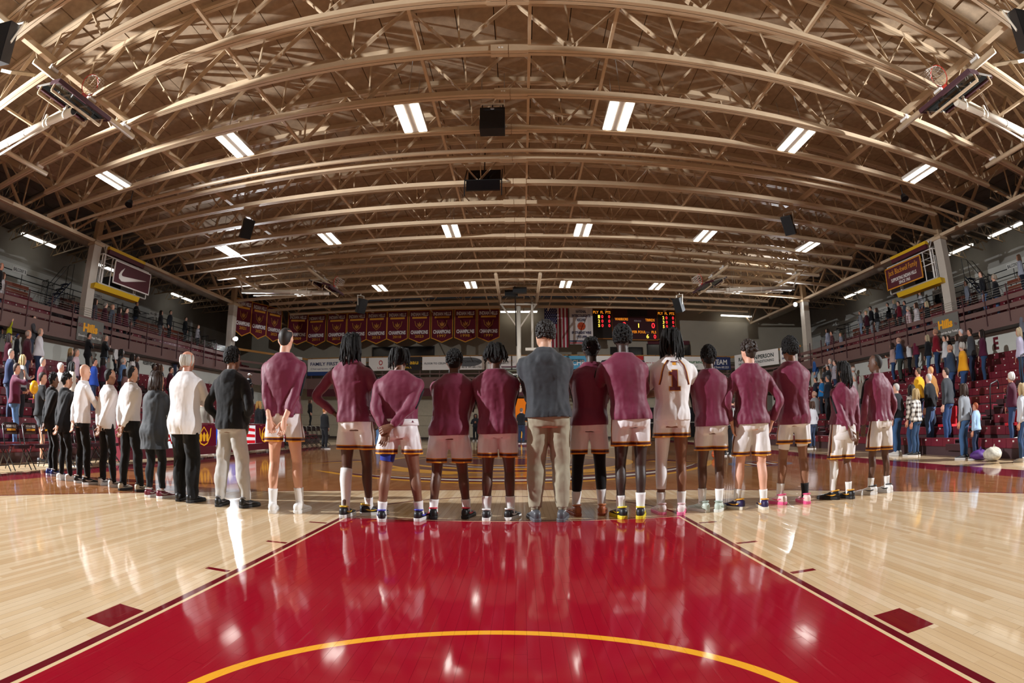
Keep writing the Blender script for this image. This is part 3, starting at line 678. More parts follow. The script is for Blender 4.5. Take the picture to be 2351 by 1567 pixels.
def make_table():
    t = thing('scorers_table', 'long maroon scorers table with lit advertising front', 'table', (0, 0, 0))
    RED = mat('6b1626', 0.4, kind='table_maroon')
    b = MB(); b.bx(-30.8, -28.3, 31.2, 60.2, 2.95, 3.1); b.build('table_top', RED, t)
    b = MB(); b.bx(-28.7, -28.45, 31.2, 60.2, 0.25, 0.95); b.build('lower_front', mat('5f1522', 0.4, kind='table_skirt'), t)
    b = MB(); b.bx(-30.7, -28.8, 31.25, 31.45, 0.1, 2.95); b.build('end_panel', RED, t)
    for y in (33, 40, 47, 54, 59):
        b = MB(); b.bx(-30.4, -30.1, y - 0.12, y + 0.12, 0, 2.95); b.build('table_leg', BLK, t)
    S = [(31.2, 34.6, 'm'), (34.6, 40.0, 'w'), (40.0, 44.4, 'e'), (44.4, 48.6, 'b'), (48.6, 52.6, 'r'), (52.6, 57.0, 'e'), (57.0, 60.2, 'w')]
    lum = 1.1
    cols = {'m': glow('5a1522', 0.9), 'w': glow('e9eef2', lum), 'e': glow('5e1624', 0.9), 'b': glow('2f57c8', lum), 'r': glow('e8e4e6', lum)}
    for a, c, k in S:
        b = MB(); b.bx(-28.5, -28.42, a + 0.02, c - 0.02, 0.98, 2.92); p = b.build('display_panel', cols[k], t)
        def mark(name, P, m, off=0.012):
            q = MB(); q.add([(-28.42 + off, y_, z_) for y_, z_ in P], [tuple(range(len(P)))]); q.build(name, m, p)
        mid = (a + c) / 2
        if k == 'e':
            G = glow('e8a528', 0.9)
            def ring(P0, w): 
                cy, cz = mid, 1.95
                return P0, [(cy + (y_ - cy) * w, cz + (z_ - cz) * w) for y_, z_ in P0]
            out = [(mid - 1.3, 2.7), (mid - 0.7, 2.2), (mid, 2.8), (mid + 0.7, 2.2), (mid + 1.3, 2.7), (mid + 1.15, 1.9), (mid + 0.6, 1.2), (mid, 1.02), (mid - 0.6, 1.2), (mid - 1.15, 1.9)]
            mark('emblem_shape', out, G); mark('emblem_shape', ring(out, 0.86)[1], glow('5e1624', 0.9), 0.018)
            for dy in (-0.55, 0, 0.55): mark('emblem_shape', [(mid + dy - 0.16, 1.45), (mid + dy + 0.16, 1.45), (mid + dy + 0.24, 2.0), (mid + dy, 2.3), (mid + dy - 0.24, 2.0)], G, 0.024)
        elif k == 'b':
            st = []
            for i in range(10):
                r = 0.75 if i % 2 == 0 else 0.3; aa = PI / 2 + i * PI / 5; st.append((mid + 0.3 + r * math.cos(aa), 1.95 + r * math.sin(aa)))
            mark('star', st, glow('ffffff', 1.3))
        elif k == 'r':
            for i in range(3): mark('stripe', [(a + 0.1, 1.05 + i * 0.72), (c - 0.1, 1.0 + i * 0.62), (c - 0.1, 1.32 + i * 0.62), (a + 0.1, 1.4 + i * 0.72)], glow('d8202a', 1.0))
        elif k == 'w':
            put('lettering', text_mesh('Powered by' if a < 40 else 'SPONSOR'[:0] or 'Doug', mat('3a3a3a', 0.5, kind='ink'), 0.10, 0.5), p, loc=fl(-28.4, mid, 2.6), rot=(0, 0, PI / 2))
            put('lettering', text_mesh('BANK' if a < 40 else 'DOUDS', glow('b01a22', 0.8), 0.26, 1.1, 0.02), p, loc=fl(-28.4, mid, 1.75), rot=(0, 0, PI / 2))
make_table()
# ================================================================ far end: walkway, doors, boards, pennants, scoreboard
def make_far_end():
    t = thing('end_walkway', 'brown railed walkway along the far wall', 'balcony', (0, 0, 0))
    b = MB(); b.bx(-46, 46, 107.9, 116, 12.0, 12.6); b.build('deck', mat('6d665f', 0.8, kind='walk_deck'), t)
    b = MB(); b.bx(-46, 46, 107.6, 107.9, 10.6, 12.9); b.build('fascia', BROWN, t)
    b = MB(); b.bx(-46, 46, 107.65, 107.9, 9.0, 10.6); b.build('fascia_band', DMAROON, t)
    for z in (13.6, 14.9, 16.2, 17.3):
        b = MB(); b.bx(-46, 46, 107.95, 108.1, z - 0.12, z + 0.12); b.build('rail_board', mat('a4753c', 0.6, kind='rail_wood') if z > 16 else BROWN, t)
    for i in range(-11, 12):
        b = MB(); b.bx(i * 4.1 - 0.08, i * 4.1 + 0.08, 107.9, 108.06, 12.6, 17.4); b.build('rail_post', BROWN, t)
    for s, d in ((-1, 'left'), (1, 'right')):
        c = thing('corner_walkway', 'angled %s corner of the balcony with railing' % d, 'balcony', (0, 0, 0))
        p, q = Vector((s * 53.4, 88.5, 0)), Vector((s * 46, 107.8, 0))
        for z0, z1, m, w_ in ((10.6, 12.9, BROWN, 0.3), (13.4, 13.8, BROWN, 0.15), (14.7, 15.1, BROWN, 0.15), (16.9, 17.3, mat('a4753c', 0.6, kind='rail_wood'), 0.15)):
            b = MB(); b.beam(p + Vector((0, 0, (z0 + z1) / 2)), q + Vector((0, 0, (z0 + z1) / 2)), w_, z1 - z0); b.build('rail_board', m, c)
        b = MB(); b.add([(s * 53.5, 88.5, 12.4), (s * 74, 88.5, 12.4), (s * 74, 116, 12.4), (s * 46, 116, 12.4), (s * 46, 108, 12.4)] + [(s * 53.5, 88.5, 12.64), (s * 74, 88.5, 12.64), (s * 74, 116, 12.64), (s * 46, 116, 12.64), (s * 46, 108, 12.64)],
                        [(0, 1, 2, 3, 4), (9, 8, 7, 6, 5)] + [(i, (i + 1) % 5, (i + 1) % 5 + 5, i + 5) for i in range(5)]); b.build('deck', mat('6d665f', 0.8, kind='walk_deck'), c)
    # doors, wall courses, orange lit opening
    for i, x0 in enumerate((24.0, 31.8)):
        d = thing('double_door', 'black double door with push bars, %s of the far wall' % ('left pair' if i == 0 else 'right pair'), 'door', fl(x0, 111.5, 0)); d['kind'] = 'structure'
        for j in range(2):
            b = MB(); b.bx(j * 3.6 + 0.05, j * 3.6 + 3.55, -0.12, 0, 0, 6.5); e = b.build('door_leaf', mat('17161a', 0.4, kind='door_black'), d)
            b = MB(); b.bx(j * 3.6 + 0.4, j * 3.6 + 3.1, -0.25, -0.12, 3.1, 3.35); b.build('push_bar', STEEL, e)
            b = MB(); b.bx(j * 3.6 + 1.1, j * 3.6 + 2.4, -0.14, -0.12, 4.2, 6.0); b.build('door_pane', mat('2a3036', 0.1, kind='dark_pane'), e)
    g = thing('exit_sign', 'small red lettered EXIT sign above the black doors', 'sign', fl(26.4, 111.45, 7.7))
    b = MB(); b.bx(-0.75, 0.75, -0.1, 0.1, -0.42, 0.42); b.build('case', mat('c9c0b4', 0.5, kind='exit_case'), g); lettering('EXIT', g, 0, 0, 0.16, glow('e8452a', 1.2), 0.34, y=-0.035, bold=0.02)
    for z in (2.9, 5.0, 8.3):
        b = MB(); b.bx(-53, 53, 111.5, 111.6, z, z + 0.06); struct(b.build('trim_2', mat('8d8472', 0.8, kind='course_line')))
    b = MB(); b.bx(-53, 53, 111.45, 111.6, 0, 0.45); struct(b.build('baseboard_far', mat('3c3330', 0.7, kind='base')))
    g = thing('lit_opening', 'orange lit service opening in the far wall behind the band', 'opening', fl(0.8, 111.5, 0))
    b = MB(); b.bx(-1.6, 1.6, -0.1, 0, 3.8, 8.6); b.build('lit_panel', glow('d9701e', 0.9), g)
    for x0, x1, z0, z1 in ((-1.8, -1.6, 3.6, 8.8), (1.6, 1.8, 3.6, 8.8), (-1.8, 1.8, 8.6, 8.8)):
        b = MB(); b.bx(x0, x1, -0.16, 0, z0, z1); b.build('opening_frame', DMAROON, g)
    # two dark glazed press windows on the upper wall
    for x0, x1, z0, z1, lab in ((-33, -19, 16.6, 20.4, 'behind the food and fitness boards'), (20.5, 27.5, 17.0, 20.0, 'below the scoreboard'), (29, 39, 17.2, 20.8, 'with a maroon sign strip right of the scoreboard')):
        g = thing('press_window', 'dark press box window %s' % lab, 'window', fl(0, 115.9, 0)); g['kind'] = 'structure'
        b = MB(); b.bx(x0, x1, -0.2, 0, z0, z1); b.build('dark_pane', mat('0c0c10', 0.15, kind='dark_glass'), g)
        for a0, a1, c0, c1 in ((x0 - 0.2, x0, z0, z1), (x1, x1 + 0.2, z0, z1), (x0 - 0.2, x1 + 0.2, z1, z1 + 0.2), ((x0 + x1) / 2 - 0.08, (x0 + x1) / 2 + 0.08, z0, z1)):
            b = MB(); b.bx(a0, a1, -0.3, 0, c0, c1); b.build('window_frame', DARK, g)
        if x0 > 28:
            b = MB(); b.bx(x0, x1, -0.4, -0.2, z1 + 0.1, z1 + 1.0); b.build('sign_strip', DMAROON, g); lettering('LOCKER ROOM'[7:] and 'ROOM', g, 34 * F, (z1 + 0.55) * F, 0.15, mat('a8662c', 0.6, kind='bronze'), 0.9, y=-0.42 * F, bold=0.02)
make_far_end()

def wavy_board(name, label, cat, loc, rz, w, h, m, wave=0.0, n=1, point=0.0, edge=None, group=None):
    """a hung sheet in feet, top at z = 0; gentle folds; optional pointed foot and coloured hem"""
    t = thing(name, label, cat, loc, rz, group)
    def sheet(x0, x1, z0, z1, y, mm, nm, pt=0.0, parent=t):
        b = MB(); k = 14 if wave else 2; V = []; q = []
        for i in range(k + 1):
            x = x0 + (x1 - x0) * i / k; yy = y + wave * math.sin(n * 2 * PI * x / w + 0.7)
            zb = z0 - pt * (1 - abs(2 * x / w)) if pt else z0
            V += [(x, yy, z1), (x, yy, zb)]
        for i in range(k): q.append((2 * i, 2 * i + 1, 2 * i + 3, 2 * i + 2))
        nb = len(V); V += [(p[0], p[1] + 0.03, p[2]) for p in V]; q += [tuple(j + nb for j in f[::-1]) for f in q]
        q += [(0, nb, nb + 1, 1), (2 * k, 2 * k + 1, nb + 2 * k + 1, nb + 2 * k)]
        for i in range(k): q += [(2 * i, 2 * i + 2, nb + 2 * i + 2, nb + 2 * i), (2 * i + 1, nb + 2 * i + 1, nb + 2 * i + 3, 2 * i + 3)]
        b.add(V, q); return b.build(nm, mm, parent)
    t['_'] = 0
    del t['_']
    if edge:
        sheet(-w / 2, w / 2, -h, 0, 0, edge, 'hem', point); sheet(-w / 2 + 0.16, w / 2 - 0.16, -h + 0.2, -0.16, -0.04, m, 'cloth', point * 0.97)
    else: sheet(-w / 2, w / 2, -h, 0, 0, m, 'cloth', point)
    return t
BANM = cloth('5e1727'); GOLDC = mat('c98a24', 0.7, kind='gold_print'); LET = mat('d8d0d2', 0.7, kind='white_print')
def pennant(year, label, x, y, z, rz, w=4.7, h=6.2):
    t = wavy_board('championship_banner', label, 'banner', fl(x, y, z), rz, w, h, BANM, 0.06, 1.0, 1.0, GOLDC, 'championship banners')
    k = w / 4.7
    lettering('INDIAN HILLS', t, 0, -0.95 * F, 0.8 * F, LET, 3.8 * k * F, y=-0.17 * F, bold=0.04)
    b = MB(); b.prism([(-1.6 * k, -1.9), (1.6 * k, -1.9), (1.6 * k, -1.5), (-1.6 * k, -1.5)], -0.17, -0.15); b.build('ribbon', GOLDC, t)
    # shield crest: outline made of bars, gold on maroon
    for P in ([(-1.1, -2.4), (-0.95, -2.4), (-0.75, -3.3), (0, -4.05), (0, -4.2), (-0.85, -3.45)], [(1.1, -2.4), (0.95, -2.4), (0.75, -3.3), (0, -4.05), (0, -4.2), (0.85, -3.45)],
              [(-0.55, -2.8), (-0.2, -3.1), (0, -2.55), (0.2, -3.1), (0.55, -2.8), (0.4, -3.45), (0, -3.75), (-0.4, -3.45)]):
        b = MB(); b.prism([(p[0] * k, p[1]) for p in P], -0.17, -0.15); b.build('crest', mat('a8702c', 0.7, kind='crest_print'), t)
    lettering('CHAMPIONS', t, 0, -4.85 * F, 0.85 * F, LET, 3.8 * k * F, y=-0.17 * F, bold=0.05)
    if year: lettering(year, t, 0, -5.75 * F, 0.6 * F, GOLDC, 1.9 * k * F, y=-0.17 * F, bold=0.02)
YB = 110.0
def make_banners():
    # centres measured along the far wall
    L = [(-49.0, '2009'), (-45.2, '2011'), (-40.2, '2012'), (-35.4, '2014'), (-30.8, '2015'), (-26.1, '2018'), (-21.2, '2023'), (-16.3, '1997'), (-11.3, '1998'), (-6.4, '1999')]
    for i, (x, yr) in enumerate(L):
        pennant(yr, 'maroon champions banner %s on the far wall, %s from the left' % (yr, ORD[i]), x, YB - (2.2 if x < -47 else 0), 27.6, math.radians(20) if x < -47 else 0)
    for i, (x, y, yr) in enumerate(((-53.6, 90.5, '2021'), (-52.4, 95.2, '2022'), (-51.2, 100.0, '2023'))):
        pennant(yr, 'maroon champions banner %s, %s in the far left corner' % (yr, ORD[i]), x, y, 27.2 + 0.1 * i, math.radians(66), 4.3, 6.4)
    b = MB(); b.tube([(-52, YB + 0.15, 27.8), (-3, YB + 0.15, 27.8)], 0.06, 6); tag(b.build('banner_wire', STEEL), 'thin steel rod carrying the champions banners', 'rod')
    # flag hung upright and the record banner
    t = wavy_board('national_flag', 'stars and stripes flag hung vertically beside the white record banner', 'flag', fl(7.9, YB, 27.8), 0, 5.0, 8.6, cloth('cfcacc'), 0.09, 2.0)
    for i in range(7):
        b = MB(); x0 = -2.5 + i * 2 * 5 / 13
        yy = [0.09 * math.sin(2 * 2 * PI * (x0 + d) / 5.0 + 0.7) for d in (0, 5 / 26, 5 / 13)]
        z0 = -8.6; z1 = 0 if i >= 4 else -3.6
        V = []
        for d, y_ in zip((0, 5 / 26, 5 / 13), yy): V += [(x0 + d, y_ - 0.03, z1), (x0 + d, y_ - 0.03, z0)]
        b.add(V, [(0, 1, 3, 2), (2, 3, 5, 4)]); b.build('red_stripe', cloth('8e1c2e'), t)
    b = MB(); V = []
    for i in range(13):
        x = -2.5 + i * 2.7 / 12; y_ = 0.09 * math.sin(4 * PI * x / 5.0 + 0.7) - 0.05; V += [(x, y_, 0), (x, y_, -3.6)]
    b.add(V, [(2 * i, 2 * i + 1, 2 * i + 3, 2 * i + 2) for i in range(12)]); b.build('blue_field', cloth('1b2350'), t)
    sm = MB(); sm.prism([(0.13 * (1 if i % 2 == 0 else 0.42) * math.cos(PI / 2 + i * PI / 5), 0.13 * (1 if i % 2 == 0 else 0.42) * math.sin(PI / 2 + i * PI / 5)) for i in range(10)], -0.02, 0); sm = sm.mesh('star', LET)
    for r in range(9):
        for c in range(6 if r % 2 == 0 else 5):
            x = -2.5 + 0.24 + c * 0.45 + (0 if r % 2 == 0 else 0.225); y_ = 0.09 * math.sin(4 * PI * x / 5.0 + 0.7) - 0.06
            put('star', sm, t, loc=fl(x, y_, -0.3 - r * 0.375))
    t = wavy_board('record_banner', 'white cloth banner with blue letters and an orange ball', 'banner', fl(13.2, YB, 27.9), 0, 5.0, 8.0, cloth('d2cccb'), 0.10, 2.5)
    NAV = mat('2a2c55', 0.7, kind='navy_print')
    for txt, z, wd in (('NATIONAL', -1.0, 2.2), ('INTERCOLLEGIATE', -1.9, 3.9), ('RECORD', -2.8, 1.8), ('89 STRAIGHT WINS', -5.55, 4.1), ('1997-1999', -6.45, 2.2)):
        lettering(txt, t, 0, z * F, 0.62 * F, NAV, wd * F, y=-0.15 * F, bold=0.03)
    b = MB(); b.prism([(0.85 * math.cos(i * PI / 12), -4.15 + 0.85 * math.sin(i * PI / 12)) for i in range(24)], -0.17, -0.13); o = b.build('ball_print', mat('c04a22', 0.7, kind='orange_print'), t)
    for P in ([(-0.85, -4.15), (0.85, -4.15)], [(0, -3.3), (0, -5.0)], [(-0.5, -3.5), (-0.2, -4.15), (-0.5, -4.8)], [(0.5, -3.5), (0.2, -4.15), (0.5, -4.8)]):
        b = MB(); b.tube([(p[0], -0.18, p[1]) for p in P], 0.03, 4); b.build('ball_seam', mat('5a1e12', 0.7, kind='seam_print'), o)
    for z, m in ((-7.35, NAV), (-7.75, mat('a3303c', 0.7, kind='red_print'))):
        b = MB(); b.prism([(-2.5, z - 0.12), (2.5, z - 0.12), (2.5, z + 0.12), (-2.5, z + 0.12)], -0.17, -0.12); b.build('hem_stripe', m, t)
make_banners()

def make_scoreboard():
    t = thing('scoreboard', 'maroon and black electronic scoreboard with amber and red digits', 'scoreboard', fl(25.5, 114.6, 0))
    BK = mat('120a0c', 0.4, kind='board_black'); MR = mat('38101a', 0.45, kind='board_maroon'); TR = mat('b0702a', 0.5, kind='board_trim')
    AM, RD, OR = glow('ffd24a', 2.2), glow('ff2a32', 2.4), glow('f08a20', 1.2)
    for x0, x1, z0, z1, m, nm in ((-9.3, -4.9, 21.9, 28.4, BK, 'player_panel'), (-4.8, 5.6, 21.7, 28.6, MR, 'game_panel'), (5.7, 9.9, 21.9, 28.4, BK, 'player_panel')):
        b = MB(); b.bx(x0, x1, -0.4, 0.4, z0, z1); p = b.build(nm, m, t)
        for a0, a1, c0, c1 in ((x0 - 0.1, x1 + 0.1, z1, z1 + 0.15), (x0 - 0.1, x1 + 0.1, z0 - 0.15, z0), (x0 - 0.13, x0, z0, z1), (x1, x1 + 0.13, z0, z1)):
            b = MB(); b.bx(a0, a1, -0.45, 0.4, c0, c1); b.build('trim_edge', TR, p)
    def L(txt, x, z, h, m, w=None, bold=0.015): lettering(txt, t, x * F, z * F, h * F, m, None if w is None else w * F, y=-0.43 * F, bold=bold)
    for xo, rows in ((-7.1, '125'), (7.8, '235')):
        L('PLY  FL  PTS', xo, 27.75, 0.6, OR, 3.9)
        for i, c in enumerate(rows):
            z = 26.75 - i * 1.0
            L(c, xo - 0.7, z, 0.72, AM, 0.42); L('0', xo + 0.05, z, 0.72, RD, 0.45); L('0', xo + 1.6, z, 0.72, RD, 0.45)
    b = MB(); b.bx(-1.3, 3.3, -0.5, -0.4, 26.9, 28.5); b.build('clock_panel', BK, t)
    L('20:00', 1.0, 27.7, 1.25, AM, 4.0, 0.02)
    L('WARRIORS', -2.7, 26.25, 0.6, OR, 3.0); L('TBIRDS', 3.9, 26.15, 0.6, OR, 2.2); L('PERIOD', 1.0, 25.9, 0.4, mat('a89aa0', 0.6, kind='print'), 1.6)
    L('0', -2.1, 25.0, 1.25, RD, 0.8); L('0', 4.6, 24.9, 1.25, RD, 0.8); L('1', 1.2, 24.85, 0.95, AM, 0.22)
    L('FLS', -3.4, 23.4, 0.55, OR, 1.0); L('PLAYER FOUL', 0.6, 23.4, 0.6, OR, 4.4); L('T.O.L.', 3.0 + 0.2, 23.35, 0.35, mat('a89aa0', 0.6, kind='print'), 1.0); L('FLS', 4.7, 23.4, 0.6, OR, 1.1)
    L('6', 3.2, 22.45, 0.95, AM, 0.6); L('0', 4.9, 22.4, 0.95, RD, 0.6)
    for s in (-8, 8):
        b = MB(); b.beam((s, 0, 28.4), (s, 0, 31.0), 0.2, 0.2); b.build('hanger', STEEL, t)
make_scoreboard()

def make_ads():
    W_, K, R_, N_, GR = 'e4e2df', '16141a', 'b01c24', '23305e', '1d6a3c'
    A = [(-45.9, 8.0, 'FAMILY FIRST', 'Chiropractic Clinic', W_, N_, 'white clinic board with blue figures'), (-37.8, 5.6, 'Hy-', 'FOOD', W_, R_, 'white board with a large red letter'), (-31.6, 5.4, 'O', 'USB', W_, R_, 'white board with a red round mark'), (-25.9, 5.6, 'Barbeau', 'IOWA', K, 'e8b722', 'black board with gold script'),
         (-20.0, 5.9, 'FLOOR TO CEILING', '', W_, '40444c', 'white board with grey capitals and a diamond'), (-13.9, 6.9, 'DOWNTOWN FITNESS', '203 W 4th St  641-682-1750', W_, K, 'white board with a black oval'), (-6.8, 5.2, 'HOUSE SELECT', '', W_, '2a2a2e', 'white board ending in HOUSE'), (-1.4, 5.6, 'N.A.', 'DOUDS STONE', W_, R_, 'white board with red capitals'),
         (8.3, 7.2, 'SCHR', '', '4d9cc4', 'e9eef2', 'sky blue board with a white shield'), (15.7, 7.0, '', '', W_, GR, 'plain white board with a green dot'), (22.9, 3.0, '', '', R_, W_, 'red board end'), (26.0, 3.6, 'taco johns', '', W_, R_, 'white board between red ends'), (29.7, 2.6, '', '', R_, W_, 'second red board end'),
         (32.5, 8.0, 'EL  Insurance', 'of IHCC', W_, GR, 'white insurance board with green capitals'), (40.7, 5.2, 'TEAM', 'Real Estate 682.2221', N_, W_, 'navy board with white capitals')]
    for x, w_, a, c, bg, fg, lab in A:
        t = thing('sponsor_banner', lab + ' on the far walkway rail', 'banner', fl(x + w_ / 2, 107.4, 15.7), 0, 'sponsor banners on the far rail')
        b = MB(); b.bx(-w_ / 2 + 0.04, w_ / 2 - 0.04, -0.05, 0.05, -1.35, 1.4); b.build('panel', mat(bg, 0.5, kind='vinyl'), t)
        M = mat(fg, 0.6, kind='vinyl_print')
        if a: lettering(a, t, 0, (0.3 if c else 0) * F, min(1.1, 6.0 * w_ / 7 / max(len(a), 4) * 1.3) * F, M, min(w_ * 0.82, 0.85 * len(a)) * F, y=-0.08 * F, bold=0.02)
        if c: lettering(c, t, 0, -0.8 * F, 0.45 * F, M, min(w_ * 0.8, 0.45 * len(c)) * F, y=-0.08 * F, bold=0.01)
        if 'oval' in lab:
            b = MB(); b.prism([(2.9 * math.cos(i * PI / 16), 0.25 + 0.95 * math.sin(i * PI / 16)) for i in range(32)], -0.075, -0.055); b.build('oval', mat('55585c', 0.6, kind='oval_print'), t)
        if 'shield' in lab:
            b = MB(); b.prism([(-3.2, 0.9), (-1.6, 0.9), (-1.6, 0), (-2.4, -0.9), (-3.2, 0)], -0.075, -0.055); b.build('shield', WHITE, t)
        if 'clinic' in lab:
            b = MB(); b.bx(-w_ / 2 + 0.04, w_ / 2 - 0.04, -0.06, 0.04, -2.2, -1.38); b.build('lower_strip', mat('1d3d78', 0.5, kind='vinyl'), t)
    # corner boards
    for p, q, a, c, bg, fg, lab in (((51.2, 93.8), (46.6, 106.0), 'RATHBUN/PERSON', 'HEATING AIR CONDITIONING', W_, '2c3a38', 'white heating and air conditioning board in the far right corner'), ((53.1, 89.2), (51.4, 93.4), 'CHINA', '641-684-4571', W_, N_, 'white board with red and blue letters by the far right column'),
                                    ((-46.7, 105.5), (-49.2, 99.0), 'Alliance', 'INSURANCE', W_, N_, 'white board in the far left corner')):
        P, Q = Vector((*p, 15.7)), Vector((*q, 15.7)); mid = (P + Q) / 2; w_ = (Q - P).length
        n = Vector((-(Q - P).y, (Q - P).x, 0)).normalized()
        if n.y > 0: n = -n
        rz = math.atan2(n.x, -n.y); t = thing('sponsor_banner', lab, 'banner', (mid + n * 0.3) * F, rz, 'sponsor banners on the far rail')
        b = MB(); b.bx(-w_ / 2, w_ / 2, -0.05, 0.05, -1.5, 1.6); b.build('panel', mat(bg, 0.5, kind='vinyl'), t); M = mat(fg, 0.6, kind='vinyl_print')
        lettering(a, t, 0, 0.5 * F, 0.85 * F, M, w_ * 0.8 * F, y=-0.08 * F, bold=0.03); lettering(c, t, 0, -0.5 * F, 0.55 * F, M, w_ * 0.8 * F, y=-0.08 * F, bold=0.02)
make_ads()
# ================================================================ goals, loudspeakers and other things hung from the roof
MAST = mat('d9d2c4', 0.35, kind='mast_paint'); PAD = mat('3d0f1d', 0.5, kind='edge_pad'); RIM = mat('c8321e', 0.4, kind='rim_orange'); NET = mat('d8d2c8', 0.8, kind='net_cord')
def goal_parts():
    """board in local feet: x across, y out of the face, z up; origin at the middle of the bottom edge"""
    L = []
    b = MB(); b.bx(-2.9, 2.9, -0.02, 0.02, 0.1, 3.45); L.append(('glass_pane', b.mesh('glass_pane', glass()), None))
    for x0, x1, z0, z1 in ((-3, 3, 3.42, 3.5), (-3, 3, 0, 0.1), (-3, -2.9, 0, 3.5), (2.9, 3, 0, 3.5)):
        b = MB(); b.bx(x0, x1, -0.06, 0.06, z0, z1); L.append(('board_frame', b.mesh('board_frame', STEEL), None))
    b = MB(); b.bx(-3.08, 3.08, -0.14, 0.14, -0.18, 0.06); b.bx(-3.1, -2.95, -0.14, 0.14, -0.1, 1.2); b.bx(2.95, 3.1, -0.14, 0.14, -0.1, 1.2); L.append(('edge_pad', b.mesh('edge_pad', PAD), None))
    b = MB(); b.bx(-3.0, 3.0, -0.1, 0.1, 3.4, 3.62); L.append(('top_pad', b.mesh('top_pad', PAD), None))
    for x0, x1, z0, z1 in ((-1, 1, 2.2, 2.3), (-1, 1, 0.75, 0.85), (-1, -0.9, 0.75, 2.3), (0.9, 1, 0.75, 2.3)):
        b = MB(); b.bx(x0, x1, 0.02, 0.03, z0, z1); L.append(('target_line', b.mesh('target_line', WHITE), None))
    b = MB(); b.bx(-0.25, 0.25, 0.05, 0.55, 0.45, 0.62); L.append(('rim_bracket', b.mesh('rim_bracket', RIM), None))
    b = MB(); b.tube([(0.75 * math.cos(a), 1.27 + 0.75 * math.sin(a), 0.55) for a in [2 * PI * i / 28 for i in range(28)]], 0.04, 7, close=True); L.append(('rim', b.mesh('rim', RIM, F, True), None))
    b = MB()
    for i in range(12):
        for sg in (-1, 1):
            P = []
            for j in range(5):
                a = 2 * PI * (i + sg * 0.5 * j) / 12; r = 0.73 - 0.085 * j; P.append((r * math.cos(a), 1.27 + r * math.sin(a), 0.53 - 0.33 * j))
            b.tube(P, 0.018, 4)
    L.append(('net', b.mesh('net', NET), 'stuff'))
    for z in (0.7, 2.9):
        b = MB(); b.beam((-2.9, -0.55, z), (2.9, -0.55, z), 0.16, 0.16)
        for x in (-2.9, 2.9): b.beam((x, -0.55, z), (x, -0.05, z), 0.14, 0.14)
        L.append(('board_bracket', b.mesh('board_bracket', TAN), None))
    return L
GP = goal_parts()
def side_goal(s, yc, label):
    t = thing('folded_goal', label, 'basketball goal', fl(0, 0, 0))
    # board swung up: bottom edge towards the court, face upward
    top, bot = Vector((s * 30.75, 0, 24.35)), Vector((s * 27.35, 0, 23.3)); up = (top - bot).normalized(); face = Vector((-s * abs(up.z), 0, abs(up.x))) ; face = face if face.z > 0 else -face
    xax = face.cross(up) * -1; xax = up.cross(face) * -1
    M = Matrix((up.cross(face) * -1, face, up)).transposed(); M = Matrix((face.cross(up), face, up)).transposed()
    q = M.to_4x4(); q.translation = fl(bot.x, yc, bot.z)
    for nm, me, kd in GP:
        o = put(nm, me, t); o.matrix_local = q
        if kd: o['kind'] = kd
    b = MB(); b.tube([(s * 28.4, yc, 22.85), (s * 44.5, yc, 24.3)], 0.33, 16); b.build('mast', MAST, t, smooth=True)
    b = MB(); b.tube([(s * 28.38, yc, 22.85), (s * 28.36, yc, 22.848)], 0.29, 16); b.build('mast_end', BLK if s < 0 else MAST, t)
    b = MB(); b.tube([(s * 31.5, yc + 0.1, 22.75), (s * 42.5, yc + 0.6, 23.6)], 0.1, 8); b.build('brace_tube', MAST, t, smooth=True)
    for f in (0.06, 0.2, 0.23, 0.42, 0.6):
        c = Vector((s * 28.4, yc, 22.85)).lerp(Vector((s * 44.5, yc, 24.3)), f); b = MB(); b.tube([c - Vector((s * 0.06, 0, 0)), c + Vector((s * 0.06, 0, 0))], 0.37, 14); b.build('collar', MAST, t)
    for f in (0.08, 0.25):
        c = Vector((s * 28.4, yc, 22.85)).lerp(Vector((s * 44.5, yc, 24.3)), f); b = MB(); b.beam(c, c + Vector((0, 0, 0.8)), 0.2, 0.2); b.build('bracket', MAST, t)
    for X_, y0, y1 in ((30.5, yc - 4.5, yc + 9), (43.6, yc - 4.0, yc + 9)):
        b = MB(); b.tube([(s * X_, y0, 25.62), (s * X_, y1, 25.62)], 0.23, 12); b.build('support_pipe', TAN, t, smooth=True)
        yy = [y for y in TRUSS_Y if y0 - 0.3 < y < y1 + 0.3]
        for y in yy:
            b = MB(); b.bx(s * X_ - 0.3, s * X_ + 0.3, y - 0.4, y + 0.4, 25.8, 26.0); b.bx(s * X_ - 0.12, s * X_ + 0.12, y - 0.45, y + 0.45, 25.5, 26.3); b.build('beam_clamp', WHITE, t)
    for dy in (-3.0, 3.0):
        b = MB(); b.beam((s * 44.3, yc, 24.3), (s * 43.6, yc + dy, 25.6), 0.2, 0.2); b.build('hinge_arm', MAST, t)
    b = MB(); b.tube([(s * 33, yc, 23.3), (s * 33, yc, 29.8)], 0.025, 5); b.build('hoist_cable', STEEL, t)
side_goal(-1, 19.6, 'swung-up glass goal with maroon pad nearest on the left')
side_goal(1, 19.6, 'swung-up glass goal with maroon pad nearest on the right')
side_goal(-1, 74.4, 'swung-up glass goal at the far left side')
side_goal(1, 74.4, 'swung-up glass goal at the far right side')
